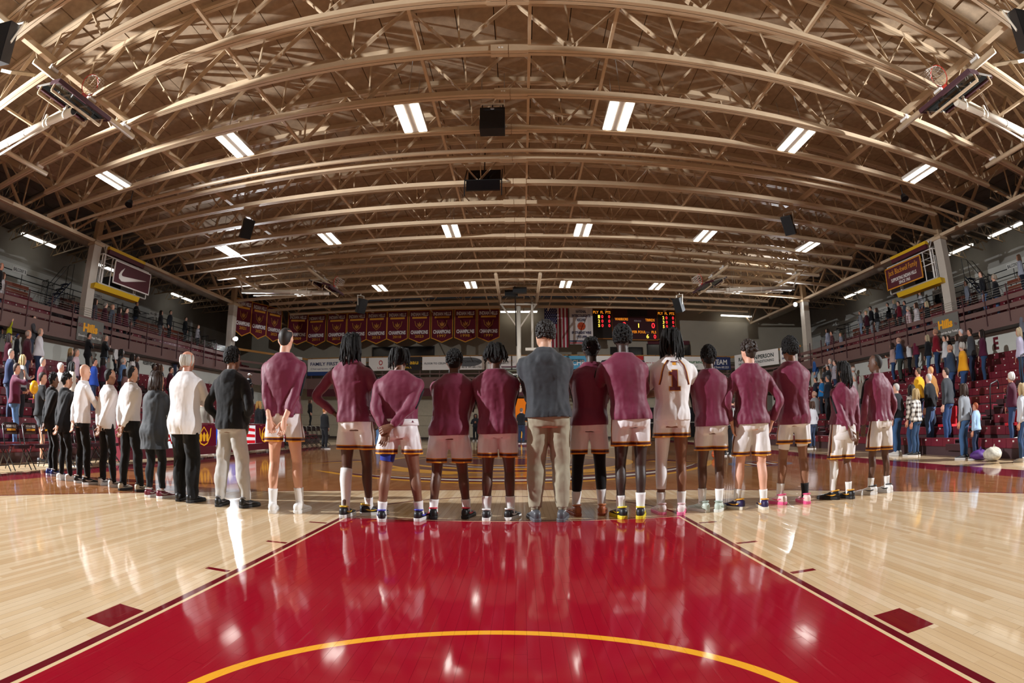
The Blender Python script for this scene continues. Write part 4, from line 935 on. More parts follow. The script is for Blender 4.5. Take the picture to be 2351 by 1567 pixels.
def main_goal():
    t = thing('main_goal', 'ceiling-hung main goal at the far end of the court', 'basketball goal', (0, 0, 0))
    M = Matrix.Rotation(PI, 4, 'Z'); M.translation = fl(0, 90, 9.45)
    for nm, me, kd in GP:
        o = put(nm, me, t); o.matrix_local = M
        if kd: o['kind'] = kd
    b = MB(); b.tube([(0, 95.8, 9.0), (0, 95.8, 24.8)], 0.42, 14); b.build('mast', MAST, t, smooth=True)
    b = MB(); b.tube([(2.5, 95.6, 16.9), (2.5, 95.6, 26.6)], 0.22, 10); b.build('side_tube', MAST, t, smooth=True)
    b = MB(); b.bx(1.2, 5.2, 95.2, 96.0, 16.5, 17.0); b.build('tube_arm', MAST, t)
    for s in (-1, 1):
        b = MB(); b.tube([(0, 95.8, 20.5), (s * 3.2, 95.8, 25.2)], 0.16, 8); b.build('mast_brace', MAST, t, smooth=True)
        b = MB(); b.tube([(s * 3.35, 77.5, 25.7), (s * 3.35, 101, 25.7)], 0.27, 10); b.build('support_rail', TAN, t, smooth=True)
        b = MB(); b.tube([(0, 95.4, 11.5), (s * 1.8, 90.6, 12.2)], 0.12, 8); b.build('board_strut', MAST, t, smooth=True)
    b = MB(); b.tube([(0, 95.4, 10.4), (0, 90.6, 10.3)], 0.16, 8); b.build('board_arm', MAST, t, smooth=True)
    b = MB(); b.beam((-3.4, 95.8, 25.2), (3.4, 95.8, 25.2), 0.3, 0.3); b.build('cross_beam', MAST, t)
    b = MB(); b.tube([(-0.4, 93.0, 17.0), (-0.55, 86.5, 26.2)], 0.09, 6); b.build('pull_cable', BLK, t)
    b = MB(); b.bx(-0.9, 1.4, 86.0, 87.0, 25.0, 25.9); b.build('winch', BLK, t)
main_goal()
def speaker_box(loc, rz, tilt, size, label, yoke=True):
    t = thing('loudspeaker', label, 'loudspeaker', fl(*loc), rz); w_, d, h = size
    P = [(-w_ / 2, -d / 2), (w_ / 2, -d / 2), (w_ * 0.36, d / 2), (-w_ * 0.36, d / 2)]; M = Matrix.Rotation(tilt, 4, 'X')
    b = MB(); V = [M @ Vector((p[0], p[1], z)) for z in (-h / 2, h / 2) for p in P]; b.add(V, [(3, 2, 1, 0), (4, 5, 6, 7)] + [(i, (i + 1) % 4, (i + 1) % 4 + 4, i + 4) for i in range(4)]); b.build('cabinet', mat('17161a', 0.55, kind='speaker_black'), t)
    b = MB(); V = [M @ Vector((x, -d / 2 - 0.03, z)) for z in (-h / 2 * 0.94, h / 2 * 0.94) for x in (-w_ / 2 * 0.94, w_ / 2 * 0.94)]; b.add(V, [(0, 1, 3, 2)]); b.build('grille', mat('0e0e11', 0.8, bump=0.5, bscale=300, kind='grille'), t)
    if yoke:
        for s in (-1, 1):
            b = MB(); b.beam((s * w_ * 0.45, 0, 0), (s * w_ * 0.45, 0.3, h * 0.75), 0.08, 0.2); b.build('yoke_arm', MAST, t)
        b = MB(); b.beam((-w_ * 0.5, 0.3, h * 0.75), (w_ * 0.5, 0.3, h * 0.75), 0.2, 0.08); b.build('yoke_bar', MAST, t); b = MB(); b.beam((0, 0.3, h * 0.75), (0, 0.3, max(h * 0.8, 26.0 - loc[2])), 0.15, 0.15); b.build('hanger', MAST, t)
    return t
speaker_box((-30.4, 50.6, 24.9), 0.9, 0.45, (1.3, 1.3, 2.2), 'black angled loudspeaker under the roof left of the screen')
speaker_box((30.6, 50.6, 24.9), -0.9, 0.45, (1.3, 1.3, 2.2), 'black angled loudspeaker under the roof right of the screen')
speaker_box((-27.5, 87.8, 23.8), 0.9, 0.4, (1.5, 1.4, 2.5), 'black angled loudspeaker above the champions banners')
speaker_box((28.3, 88.4, 23.8), -0.9, 0.4, (1.5, 1.4, 2.5), 'black angled loudspeaker above the scoreboard')
speaker_box((-29.6, 11.2, 24.4), 0.5, 0.5, (1.9, 1.8, 2.6), 'black loudspeaker at the top left corner')
speaker_box((29.6, 11.2, 24.4), -0.5, 0.5, (1.9, 1.8, 2.6), 'black loudspeaker at the top right corner')
t = thing('hanging_box', 'square black speaker box hung by chains from the roof centre', 'loudspeaker', fl(-1.7, 36.0, 26.2))
b = MB(); b.bx(-0.95, 0.95, -0.5, 0.7, -1.05, 1.0); b.build('cabinet', mat('141317', 0.6, kind='speaker_black'), t)
b = MB(); b.prism([(0.16 * math.cos(i * PI / 6), 0.85 + 0.1 * math.sin(i * PI / 6)) for i in range(12)], -0.53, -0.5); b.build('badge', mat('8a8d94', 0.3, kind='badge'), t)
for x in (-0.8, 0.0, 0.8):
    b = MB(); b.tube([(x, 0, 1.0), (x, 0, 1.6)], 0.05, 5); b.build('chain', BLK, t)
b = MB(); b.beam((-0.95, 0, 1.65), (0.95, 0, 1.65), 0.2, 0.15); b.build('spreader_bar', MAST, t)
for x in (-0.9, 0.9):
    b = MB(); b.beam((x, 0, 1.7), (x * 1.0, 0, 5.0), 0.06, 0.06); b.build('hanger', STEEL, t)
t = thing('video_screen', 'pair of black video panels back to back under the roof', 'screen', fl(-3.1, 47.3, 0))
for y, z0, z1, nm in ((0.9, 26.5, 28.1, 'panel'), (-0.9, 24.95, 26.0, 'panel')):
    b = MB(); b.bx(-1.6, 1.6, y - 0.12, y + 0.12, z0, z1); b.build(nm, mat('0a0a0d', 0.2, kind='screen_black'), t)
for x in (-1.75, 1.75):
    b = MB(); b.beam((x, -0.9, 24.4), (x, -0.9, 26.1), 0.1, 0.1); b.build('frame_post', BLK, t); b = MB(); b.beam((x, -0.9, 26.1), (x, 0.9, 28.2), 0.1, 0.1); b.build('frame_strut', BLK, t)
b = MB(); b.beam((-1.75, -0.9, 26.1), (1.75, -0.9, 26.1), 0.1, 0.1); b.build('frame_bar', BLK, t); b = MB(); b.beam((0, 0.9, 28.1), (0, 0.9, 31.2), 0.1, 0.1); b.build('hanger', BLK, t)
for s, d in ((-1, 'left'), (1, 'right')):
    b = MB(); b.bx(-1.6, 1.6, -1.4, 1.4, -0.12, 0.12); tag(b.build('acoustic_panel', mat('b3a48c', 0.9, vary=0.1, kind='baffle'), loc=fl(s * 34.5, 16.0, 26.9), rot=(0.35, -s * 0.5, 0)), 'tilted tan square baffle under the roof at the %s corner' % d, 'panel')
    b = MB(); b.tube([(0, 0, 0), (0, -0.2, -0.5)], [0.3, 0.5], 10); b.tube([(0, 0, 0), (0, 0, 1.2)], 0.06, 6); tag(b.build('flood_lamp', BLK, loc=fl(s * 39, 38.5, 25.2)), 'small black bell-shaped lamp under the %s roof' % d, 'lamp')
b = MB(); b.bx(-1.1, 1.1, -0.6, 0.6, -0.5, 0.5); tag(b.build('projector_box', BLK, loc=fl(-1.2, 88.5, 25.4)), 'black projector box beside the far goal mast', 'projector')
# ================================================================ people
from mathutils import noise as NZ
def remeshed(mb, voxel, smooth=3, fac=0.5):
    me = bpy.data.meshes.new('raw'); me.from_pydata([tuple(p) for p in mb.v], [], mb.f)
    o = bpy.data.objects.new('raw', me)
    r = o.modifiers.new('r', 'REMESH'); r.mode = 'VOXEL'; r.voxel_size = voxel; r.use_smooth_shade = True
    if smooth:
        q = o.modifiers.new('s', 'SMOOTH'); q.factor = fac; q.iterations = smooth
    out = evaluated(o); bpy.data.objects.remove(o); bpy.data.meshes.remove(me); return out
def coords(me):
    n = len(me.vertices); a = np.empty(n * 3); me.vertices.foreach_get('co', a); return a.reshape(n, 3)
def normals(me):
    n = len(me.vertices); a = np.empty(n * 3); me.vertices.foreach_get('normal', a); return a.reshape(n, 3)
def setco(me, a): me.vertices.foreach_set('co', a.ravel()); me.update()
def folds(me, amp, f, seed, zlo=None, zhi=None):
    co, no = coords(me), normals(me); d = np.empty(len(co))
    for i, (x, y, z) in enumerate(co):
        d[i] = NZ.noise((x * f[0] + seed, y * f[1], z * f[2])) + 0.5 * NZ.noise((x * f[0] * 2.1 + seed, y * f[1] * 2.1, z * f[2] * 2.6))
    wgt = 1.0
    if zlo is not None: wgt = np.clip((zhi - co[:, 2]) / (zhi - zlo), 0.25, 1.0)
    setco(me, co + no * (d * amp * wgt)[:, None])
def sring(c, rx, ry, n=20, e=2.3, yaw=0.0):
    R = []; cs, sn = math.cos(yaw), math.sin(yaw)
    for j in range(n):
        a = 2 * PI * j / n; x = math.copysign(abs(math.cos(a)) ** (2 / e), math.cos(a)) * rx; y = math.copysign(abs(math.sin(a)) ** (2 / e), math.sin(a)) * ry
        R.append((c[0] + x * cs - y * sn, c[1] + x * sn + y * cs, c[2]))
    return R
def spline(P, R, k=4):
    P = [Vector(p) for p in P]; op, orr = [], []
    for i in range(len(P) - 1):
        p0, p1, p2, p3 = P[max(i - 1, 0)], P[i], P[i + 1], P[min(i + 2, len(P) - 1)]
        for j in range(k):
            t = j / k; op.append(0.5 * ((2 * p1) + (p2 - p0) * t + (2 * p0 - 5 * p1 + 4 * p2 - p3) * t * t + (3 * p1 - p0 - 3 * p2 + p3) * t ** 3)); orr.append(R[i] + (R[i + 1] - R[i]) * (t * t * (3 - 2 * t)))
    op.append(P[-1]); orr.append(R[-1]); return op, orr
def ik(a, c, l1, l2, pole):
    a, c, pole = Vector(a), Vector(c), Vector(pole); d = c - a; L = min(d.length, (l1 + l2) * 0.999); u = d.normalized()
    x = (l1 * l1 - l2 * l2 + L * L) / (2 * L); h = math.sqrt(max(l1 * l1 - x * x, 0)); p = pole - u * pole.dot(u); p.normalize()
    return a + u * x + p * h, a + u * L
def hand(mb, wr, d, n, side, curl=0.35, k=1.0, spread=1.0, nseg=6):
    """palm, four bent fingers of unequal length, thumb from the side of the palm"""
    d = Vector(d).normalized(); n = Vector(n); n = (n - d * n.dot(d)).normalized(); th = d.cross(n) if side > 0 else n.cross(d)
    wr = Vector(wr); R = []
    for t, hw, ht in ((-0.03, 0.028, 0.022), (0.0, 0.029, 0.02), (0.03, 0.037, 0.018), (0.065, 0.043, 0.016), (0.095, 0.042, 0.0125)):
        c = wr + d * (t * k); R.append([c + th * (math.cos(2 * PI * j / 10) * hw * k) + n * (math.sin(2 * PI * j / 10) * ht * k) for j in range(10)])
    mb.rings(R)
    for i, (off, L) in enumerate(((0.031, 0.070), (0.0105, 0.080), (-0.0105, 0.074), (-0.031, 0.057))):
        p = wr + d * (0.088 * k) + th * (off * k); a = 0.0; pts = [p - d * 0.012 * k]; dd = (d + th * (off * 2.2 * spread)).normalized()
        for s, cu in ((0.46, 0.7), (0.31, 1.0), (0.23, 0.8)):
            a += curl * cu; q = pts[-1] if s != 0.46 else p; v = dd * math.cos(a) + n * math.sin(a); 
            if s == 0.46: pts.append(p)
            pts.append(q + v * (L * s * k))
        mb.tube(pts, [0.0098 * k, 0.0098 * k, 0.0092 * k, 0.0085 * k, 0.0065 * k], nseg)
    p = wr + d * (0.022 * k) + th * (0.026 * k); v = (d * 0.72 + th * 0.62 + n * 0.3).normalized()
    p2 = p + v * 0.036 * k; v2 = (d * 0.9 + th * 0.25 + n * 0.45).normalized(); p3 = p2 + v2 * 0.03 * k; p4 = p3 + v2 * 0.022 * k
    mb.tube([p - v * 0.015 * k, p, p2, p3, p4], [0.0135 * k, 0.0135 * k, 0.0115 * k, 0.0105 * k, 0.0075 * k], nseg)
def lump(mb, c, r, yaw=0):
    R = []
    for i in range(1, 8):
        t = PI * i / 8; R.append(sring((c[0], c[1], c[2] - math.cos(t) * r[2]), math.sin(t) * r[0], math.sin(t) * r[1], 12, 2, yaw))
    mb.rings(R)
HEADROWS = [(-0.30, .058, .062, -.022), (-0.12, .056, .060, -.018), (0.02, .044, .050, .028), (0.10, .056, .072, .020), (0.22, .066, .086, .008), (0.36, .073, .094, .002), (0.52, .077, .098, -.002), (0.68, .078, .098, -.006), (0.82, .070, .088, -.008), (0.93, .048, .060, -.010), (1.0, .014, .018, -.010)]

def solve(c):
    """joint positions in metres, person standing at the origin and looking along +y"""
    H = c['H']; w_ = c.get('w', 1.0); k = {}; hs = 0.55 + 0.45 * H / 1.85; k['hs'] = hs
    fl_, fr_ = c.get('feet', ((-0.055 * H, 0), (0.055 * H, 0)))
    lean = c.get('lean', (0, 0)); hh = 0.232 * hs; k['hh'] = hh
    sh = c.get('hip', (0, 0)); hz = 0.515 * H
    k['hip'] = [Vector((sh[0] + s * 0.047 * H * w_, sh[1], hz)) for s in (-1, 1)]
    k['ank'] = [Vector((f[0], f[1], 0.085)) for f in (fl_, fr_)]
    k['knee'] = []
    for s, a, b in zip((-1, 1), k['hip'], k['ank']):
        kn, _ = ik(a, b, 0.24 * H, (hz - 0.24 * H - 0.085) * 1.012, (0.15 * s, 1, 0)); k['knee'].append(kn)
    k['pel'] = Vector((sh[0], sh[1], 0.53 * H)); top = Vector((sh[0] + lean[0], sh[1] + lean[1], 0))
    k['chest'] = Vector((sh[0] + lean[0] * 0.7, sh[1] + lean[1] * 0.7, 0.73 * H))
    sw = (0.1 * H + 0.005) * w_; twist = math.radians(c.get('twist', 0)); k['twist'] = twist
    k['sho'] = [Vector((top.x + s * sw * math.cos(twist), top.y + s * sw * math.sin(twist), c.get('shz', 0.790) * H + s * c.get('shtilt', 0))) for s in (-1, 1)]
    k['neck'] = Vector((top.x, top.y - 0.005, 0.845 * H))
    hd = c.get('head', (0, 0)); k['headz'] = H - hh; k['headc'] = Vector((top.x + c.get('hx', 0), top.y + 0.022 * hs - 0.05 * math.sin(math.radians(hd[1])) * 0, k['headz']))
    k['elb'], k['wri'], k['hd'] = [], [], []
    for i, s in enumerate((-1, 1)):
        p = c.get('arms', ('side', 'side'))[i]
        if isinstance(p, str): p = POSE[p]
        wx, wy, wz, pole, d, n, curl = p
        tgt = Vector((top.x * c.get('armlean', 1.0) + s * wx * H, top.y + wy * H, wz * H))
        e, wv = ik(k['sho'][i], tgt, 0.168 * H, 0.150 * H, (s * pole[0], pole[1], pole[2]))
        k['elb'].append(e); k['wri'].append(wv); k['hd'].append(((s * d[0], d[1], d[2]), (s * n[0], n[1], n[2]), curl))
    return k
#          wrist (x, y, z of H)   elbow pole      finger direction   palm normal   curl
POSE = {'side': (.135, .02, .495, (1, -.8, 0), (0, .25, -1), (-1, .2, 0), .3),
        'behind': (.022, -.098, .505, (1, -.35, 0), (-.35, -.25, -1), (-.2, -1, .1), .35),
        'behind2': (.002, -.108, .475, (1, -.35, 0), (-.5, -.2, -1), (.1, -1, 0), .45),
        'front': (.03, .115, .50, (1, -.3, 0), (-.6, .3, -.8), (0, -1, 0), .5),
        'hip': (.098, .015, .562, (1, -.35, .1), (-.5, .7, -.5), (-.3, -.2, -1), .5),
        'heart': (.035, .125, .735, (.8, .1, -.6), (-1, .1, .35), (0, -1, 0), .15),
        'crossed': (-.02, .115, .685, (1, .2, -.5), (-1, .1, .15), (0, -1, 0), .4),
        'pocket': (.105, .045, .525, (1, -.7, 0), (-.3, .3, -1), (-1, .2, 0), .3),
        'chest': (.02, .14, .67, (.9, 0, -.6), (-.6, .3, .6), (0, -.6, .6), .9),
        'face': (.06, .13, .84, (.9, .2, -.6), (-.2, .1, 1), (0, -1, 0), .8),
        'phone': (.04, .17, .66, (.9, 0, -.6), (-.4, .7, .3), (0, .2, 1), .8),
        'up': (.10, .06, .98, (1, .2, .2), (-.3, .1, 1), (-1, 0, 0), .6)}
def person(c, hero=True):
    H = c['H']; w_ = c.get('w', 1.0); k = solve(c); sx = H / 1.9 * w_; V = c.get('voxel', 0.0125 if hero else 0.026); rn = random.Random(c.get('seed', 1))
    t = thing('person', c['label'], 'person', c['loc'], -math.radians(c.get('face', 0)), c.get('group'))
    mats = c['mats']; hs, hh = k['hs'], k['hh']
    female = c.get('female', False); cw, hipw = (0.93, 1.06) if female else (1.0, 1.0)
    def torso(mb, grow, z0, z1, flare=0.0, e=2.3, top=True):
        """rings from hem z0 up to z1 (fractions of H)"""
        rows = [(.455, .070, .058), (.50, .088, .070), (.545, .090, .071), (.60, .080 * (0.95 if female else 1), .061), (.66, .085 * cw, .062), (.72, .097 * cw, .067), (.765, .103 * cw, .067), (.795, .103 * cw, .060), (.818, .088, .050), (.836, .064, .043), (.850, .040, .039), (.864, .034, .037)]
        R = []
        zs = [z for z in np.linspace(z0, z1, 18)]
        for z in zs:
            rx = np.interp(z, [r[0] for r in rows], [r[1] for r in rows]); ry = np.interp(z, [r[0] for r in rows], [r[2] for r in rows])
            u = (z - .53) / (.80 - .53); u = max(0, min(1, u)); cx = k['pel'].x + (k['sho'][0].x + k['sho'][1].x - 2 * k['pel'].x) / 2 * u; cyy = k['pel'].y + ((k['sho'][0].y + k['sho'][1].y) / 2 - k['pel'].y) * u
            g = grow + flare * max(0, (.70 - z) / .25); belly = c.get('belly', 0) * math.exp(-((z - .58) / .06) ** 2)
            R.append(sring((cx, cyy + belly * 0.5 - 0.012 * math.exp(-((z - .53) / .04) ** 2), z * H), rx * H * w_ + g + belly * 0.4, ry * H * w_ + g + belly, 20, e, k['twist'] * u))
        mb.rings(R)
    # ---------------- body
    b = MB(); torso(b, -0.018, .47, .846)
    lgs = 0.82 if c.get('lower', ('x',))[0] == 'pants' else 1.0
    for i, s in enumerate((-1, 1)):
        hp, kn, an = k['hip'][i], k['knee'][i], k['ank'][i]
        P, R = spline([hp + Vector((0, 0, .03 * H)), hp.lerp(kn, .45), hp.lerp(kn, .88), kn + Vector((0, .004, -.01)), kn.lerp(an, .30) + Vector((0, -.016, 0)), kn.lerp(an, .62), an + Vector((0, 0, .03)), an + Vector((0, 0.01, -.03))],
                      [r * (0.9 * sx + 0.1) * lgs for r in (.084, .076, .059, .056, .056, .045, .034, .036)])
        b.tube(P, R, 12)
        so, el, wr = k['sho'][i], k['elb'][i], k['wri'][i]
        P, R = spline([so + Vector((-s * .03, 0, .012)), so + Vector((s * .006, 0, -.01)), so.lerp(el, .5), el, el.lerp(wr, .35), wr.lerp(el, .12), wr], [r * (0.9 * sx + 0.1) * q_ for r, q_ in zip((.040, .052, .047, .040, .041, .030, .026), (.8, .8, .85, .85, .9, .97, 1) if c.get('upper', ('x',))[0] in ('shirt', 'hoodie', 'coat') else (.85, .85, 1, 1, 1, 1, 1))])
        b.tube(P, R, 12)
    hz, hc = k['headz'], k['headc']; hy = math.radians(c.get('head', (0, 0))[0])
    ch, shn = math.cos(hy), math.sin(hy)
    def hp_(x, y, z): return (hc.x + x * ch + y * shn, hc.y - x * shn + y * ch, z)
    R = []
    for tt, rx, ry, yo in HEADROWS:
        u = hp_(0, yo * hs, hz + tt * hh); R.append(sring(u, rx * hs, ry * hs, 16, 2.15, -hy))
    b.rings(R); nk = k['neck']
    b.tube([nk + Vector((0, 0, -.05)), nk + Vector((0, .002, .0)), Vector(hp_(0, -.018 * hs, hz + .1 * hh))], [.066 * sx, .058 * sx, .056 * hs], 12)
    for s in (-1, 1): lump(b, hp_(s * .079 * hs, -.008 * hs, hz + .42 * hh), (.011 * hs, .020 * hs, .032 * hs), -hy + s * 0.3)
    b.rings([sring(hp_(0, .094 * hs, hz + .53 * hh), .008 * hs, .008 * hs, 6, 2), sring(hp_(0, .103 * hs, hz + .40 * hh), .012 * hs, .012 * hs, 6, 2), sring(hp_(0, .106 * hs, hz + .33 * hh), .017 * hs, .016 * hs, 6, 2), sring(hp_(0, .088 * hs, hz + .30 * hh), .012 * hs, .010 * hs, 6, 2)])
    me = remeshed(b, V, 3 if hero else 2)
    hb = MB()
    for i, s in enumerate((-1, 1)):
        d, n, cu = k['hd'][i]; hand(hb, k['wri'][i], d, n, s, cu, 1.05 * hs, nseg=7 if hero else 5)
    hm = remeshed(hb, 0.0042, 2, 0.4) if hero else hb.mesh('hands', mats['skin'], 1, True)
    eb = MB()
    for s in (-1, 1):
        eb.ball(hp_(s * .031 * hs, .087 * hs, hz + .50 * hh), (.013 * hs, .006 * hs, .006 * hs), 8, 5)
        eb.tube([hp_(s * .014 * hs, .097 * hs, hz + .60 * hh), hp_(s * .045 * hs, .088 * hs, hz + .61 * hh)], .004 * hs, 5)
    eb.tube([hp_(-.022 * hs, .088 * hs, hz + .185 * hh), hp_(0, .096 * hs, hz + .18 * hh), hp_(.022 * hs, .088 * hs, hz + .185 * hh)], .005 * hs, 5)
    em = eb.mesh('features', mats['dark'], 1, True)
    def join(L):
        v, f, mi, n = [], [], [], 0
        for q, m in L:
            v.append(coords(q)); f += [tuple(i + n for i in p.vertices) for p in q.polygons]; mi += [m] * len(q.polygons); n += len(q.vertices); bpy.data.meshes.remove(q)
        o = bpy.data.meshes.new('body'); o.from_pydata(np.concatenate(v).tolist(), [], f); o.polygons.foreach_set('material_index', mi); o.polygons.foreach_set('use_smooth', [True] * len(f)); return o
    bm_ = join([(me, 0), (hm, 0), (em, 1)]); bm_.materials.append(mats['skin']); bm_.materials.append(mats['dark']); bm_.update()
    body = put('body', bm_, t)
    # ---------------- lower garment
    lo = c.get('lower'); upz = .60
    if lo:
        b = MB(); torso(b, .021, .475, min(.61, c['upper'][1] / H + .012) if c.get('upper') else .61, 0.0)
        if lo[0] == 'shorts':
            hem = lo[1]; fl_ = lo[2] if len(lo) > 2 else 1.0
            for i, s in enumerate((-1, 1)):
                hp, kn = k['hip'][i], k['knee'][i]; tt = (hp.z - hem) / (hp.z - kn.z); q = hp.lerp(kn, tt)
                out = Vector((s * .010, -.006, 0)); P, R = spline([hp + Vector((0, -.006, .05 * H)), hp.lerp(q, .35) + out * .6, hp.lerp(q, .7) + out, q + out + Vector((0, 0, -.03))], [.095 * sx, .101 * sx * fl_, .101 * sx * fl_, .102 * sx * fl_]); b.tube(P, R, 16)
            g = remeshed(b, V, 3); folds(g, .016 if hero else .008, (13, 13, 3.5), rn.uniform(0, 50))
            co = coords(g); co[:, 2] = np.maximum(co[:, 2] - hem, 0.0015 * np.sin(co[:, 0] * 40)); setco(g, co); g.materials.append(mats['lower']); put('shorts', g, t, loc=(0, 0, hem))
        else:
            fit = lo[1]
            for i, s in enumerate((-1, 1)):
                hp, kn, an = k['hip'][i], k['knee'][i], k['ank'][i]
                e = an + Vector((0, -.004, lo[2] if len(lo) > 2 else -.015))
                P, R = spline([hp + Vector((0, 0, .05 * H)), hp.lerp(kn, .4), kn + Vector((0, .004, .05)), kn, kn.lerp(e, .35) + Vector((0, -.012, 0)), kn.lerp(e, .75), e], [r * sx * f for r, f in zip((.096, .088, .070, .068, .068, .056, .049), (1, 1 + .5 * (fit - 1), fit, fit, fit, fit, 1 + 0.9 * (fit - 1)))])
                b.tube(P, R, 14)
            g = remeshed(b, V, 4); folds(g, .010 if hero else .006, (11, 11, 7), rn.uniform(0, 50)); g.materials.append(mats['lower']); put('trousers', g, t)
    # ---------------- upper garment
    up = c.get('upper')
    if up:
        kind, hem = up[0], up[1]; loose = up[2] if len(up) > 2 else .012
        b = MB(); torso(b, .016 + loose * .5, hem / H - .016, .862 if kind != 'hoodie' else .848, loose, 2.5)
        slv = {'shirt': .93, 'hoodie': .95, 'coat': .95, 'tee': .0, 'jersey': -1, 'vest': -1}[kind]
        for i, s in enumerate((-1, 1)):
            so, el, wr = k['sho'][i], k['elb'][i], k['wri'][i]; th = 1.12 if kind in ('hoodie', 'coat') else 1.0
            if slv > 0:
                e = wr.lerp(el, 1 - c.get('sleeve', slv))
                P, R = spline([so + Vector((-s * .07, 0, .0)), so + Vector((-s * .008, 0, -.008)), so.lerp(el, .22) + Vector((s * .003, 0, 0)), so.lerp(el, .6), el, el.lerp(e, .5), e], [r * sx * th for r in (.045, .062, .064, .058, .053, .047, .038)]); b.tube(P, R, 14)
            elif slv == 0:
                e = so.lerp(el, .72); P, R = spline([so + Vector((-s * .07, 0, .0)), so + Vector((-s * .008, 0, -.008)), so.lerp(e, .5), e], [r * sx for r in (.045, .063, .066, .070)]); b.tube(P, R, 14)
        if kind == 'hoodie':
            q = k['neck']; cx, cy0 = q.x, q.y
            b.rings([sring((cx, cy0 - .035, .800 * H), .085 * sx, .075 * sx, 16, 2.2), sring((cx, cy0 - .040, .830 * H), .118 * sx, .098 * sx, 16, 2.2), sring((cx, cy0 - .030, .850 * H), .108 * sx, .092 * sx, 16, 2.2), sring((cx, cy0 - .012, .868 * H), .080 * sx, .078 * sx, 16, 2.2)])
            lump(b, (cx, cy0 - .115 * sx, .800 * H), (.085 * sx, .045 * sx, .07 * sx))
        g = remeshed(b, V, 6); fa = up[3] if len(up) > 3 else 1.0; folds(g, (.015 if hero else .009) * fa, (12, 10, 2.6), rn.uniform(0, 50), hem, .80 * H)
        if hero: folds(g, .0035 * fa, (17, 17, 13), rn.uniform(50, 90))
        co = coords(g); lowm = co[:, 2] < hem + .004 * np.sin(co[:, 0] * 9); arm = np.abs(co[:, 0] - k['pel'].x) > .5 * H
        clampz = np.where(co[:, 2] < hem, hem + .004 * np.sin(co[:, 0] * 11), co[:, 2]); nearest = np.min(np.stack([np.linalg.norm(co - np.array(w0), axis=1) for w0 in k['wri'] + [k['wri'][0].lerp(k['elb'][0], .3), k['wri'][1].lerp(k['elb'][1], .3)]]), axis=0)
        co[:, 2] = np.where(nearest > .085, clampz, co[:, 2]); setco(g, co)
        g.materials.append(mats['upper']); u_ = put('jersey' if kind == 'jersey' else 'coat' if kind in ('coat', 'vest') else 'hoodie' if kind == 'hoodie' else 'shirt', g, t)
        if kind == 'shirt' and hero and c.get('stripe', True):
            for i, s in enumerate((-1, 1)):
                so, el = k['sho'][i], k['elb'][i]; b = MB(); ax = (el - so).normalized(); out = Vector((s, .35, .25)); out = (out - ax * out.dot(ax)).normalized()
                P = [k['neck'] + Vector((s * .055, .005, -.012)), so + Vector((-s * .04, .012, .062 * sx)), so + Vector((0, .012, .052 * sx)) + out * .012] + [so.lerp(el, f) + out * (.066 - .008 * f) * sx for f in (.25, .5, .75, 1.0)]
                b.tube(P, [.012, .02, .022, .022, .022, .020, .016], 8, flat=0.55); b.build('sleeve_stripe', mats['dark_cloth'], u_, 1, True)
    for x in c.get('extra', ()): x(t, c, k, mats, sx)
    # ---------------- socks, shoes
    for i, s in enumerate((-1, 1)):
        kn, an = k['knee'][i], k['ank'][i]; so = c.get('socks', (None, None))[i]
        if so:
            ztop, m = so; tt = (kn.z - ztop) / (kn.z - an.z)
            if tt > 0.02: P0 = kn.lerp(an, tt)
            else: P0 = kn + Vector((0, 0, 0.02))
            def rad(z):
                f = (kn.z - z) / (kn.z - an.z); return np.interp(f, [-.4, 0, .3, .62, .9, 1.1], [.064, .057, .058, .047, .037, .042]) * (0.9 * sx + 0.1) + .006
            P = [P0 + (an + Vector((0, .005, -.03)) - P0) * j / 8 for j in range(9)]; P = [p + Vector((0, -.016 * math.exp(-(((kn.z - p.z) / (kn.z - an.z) - .3) / .2) ** 2), 0)) for p in P]
            b = MB(); b.tube(P, [rad(p.z) for p in P], 14); b.build('sock', m, t, 1, True)
        ta = math.radians(c.get('toes', (-12, 12))[i]); um, sm, am = mats['shoe'] if isinstance(mats['shoe'][0], bpy.types.Material) else mats['shoe'][i]
        sh = put('shoe', SHOE['upper'], t, loc=(an.x, an.y, 0), rot=(0, 0, -ta), scl=(hs * 1.06,) * 3, mats=[um]); 
        q = put('sole', SHOE['sole'], sh, mats=[sm]); 
        if am is not None:
            put('collar', SHOE['collar'], sh, mats=[am])
            for m_ in ('swoosh_l', 'swoosh_r'): put('side_mark', SHOE[m_], sh, mats=[am])
    hair(t, c, k, mats, hp_, hz, hh, hs, rn, hero)
    return t

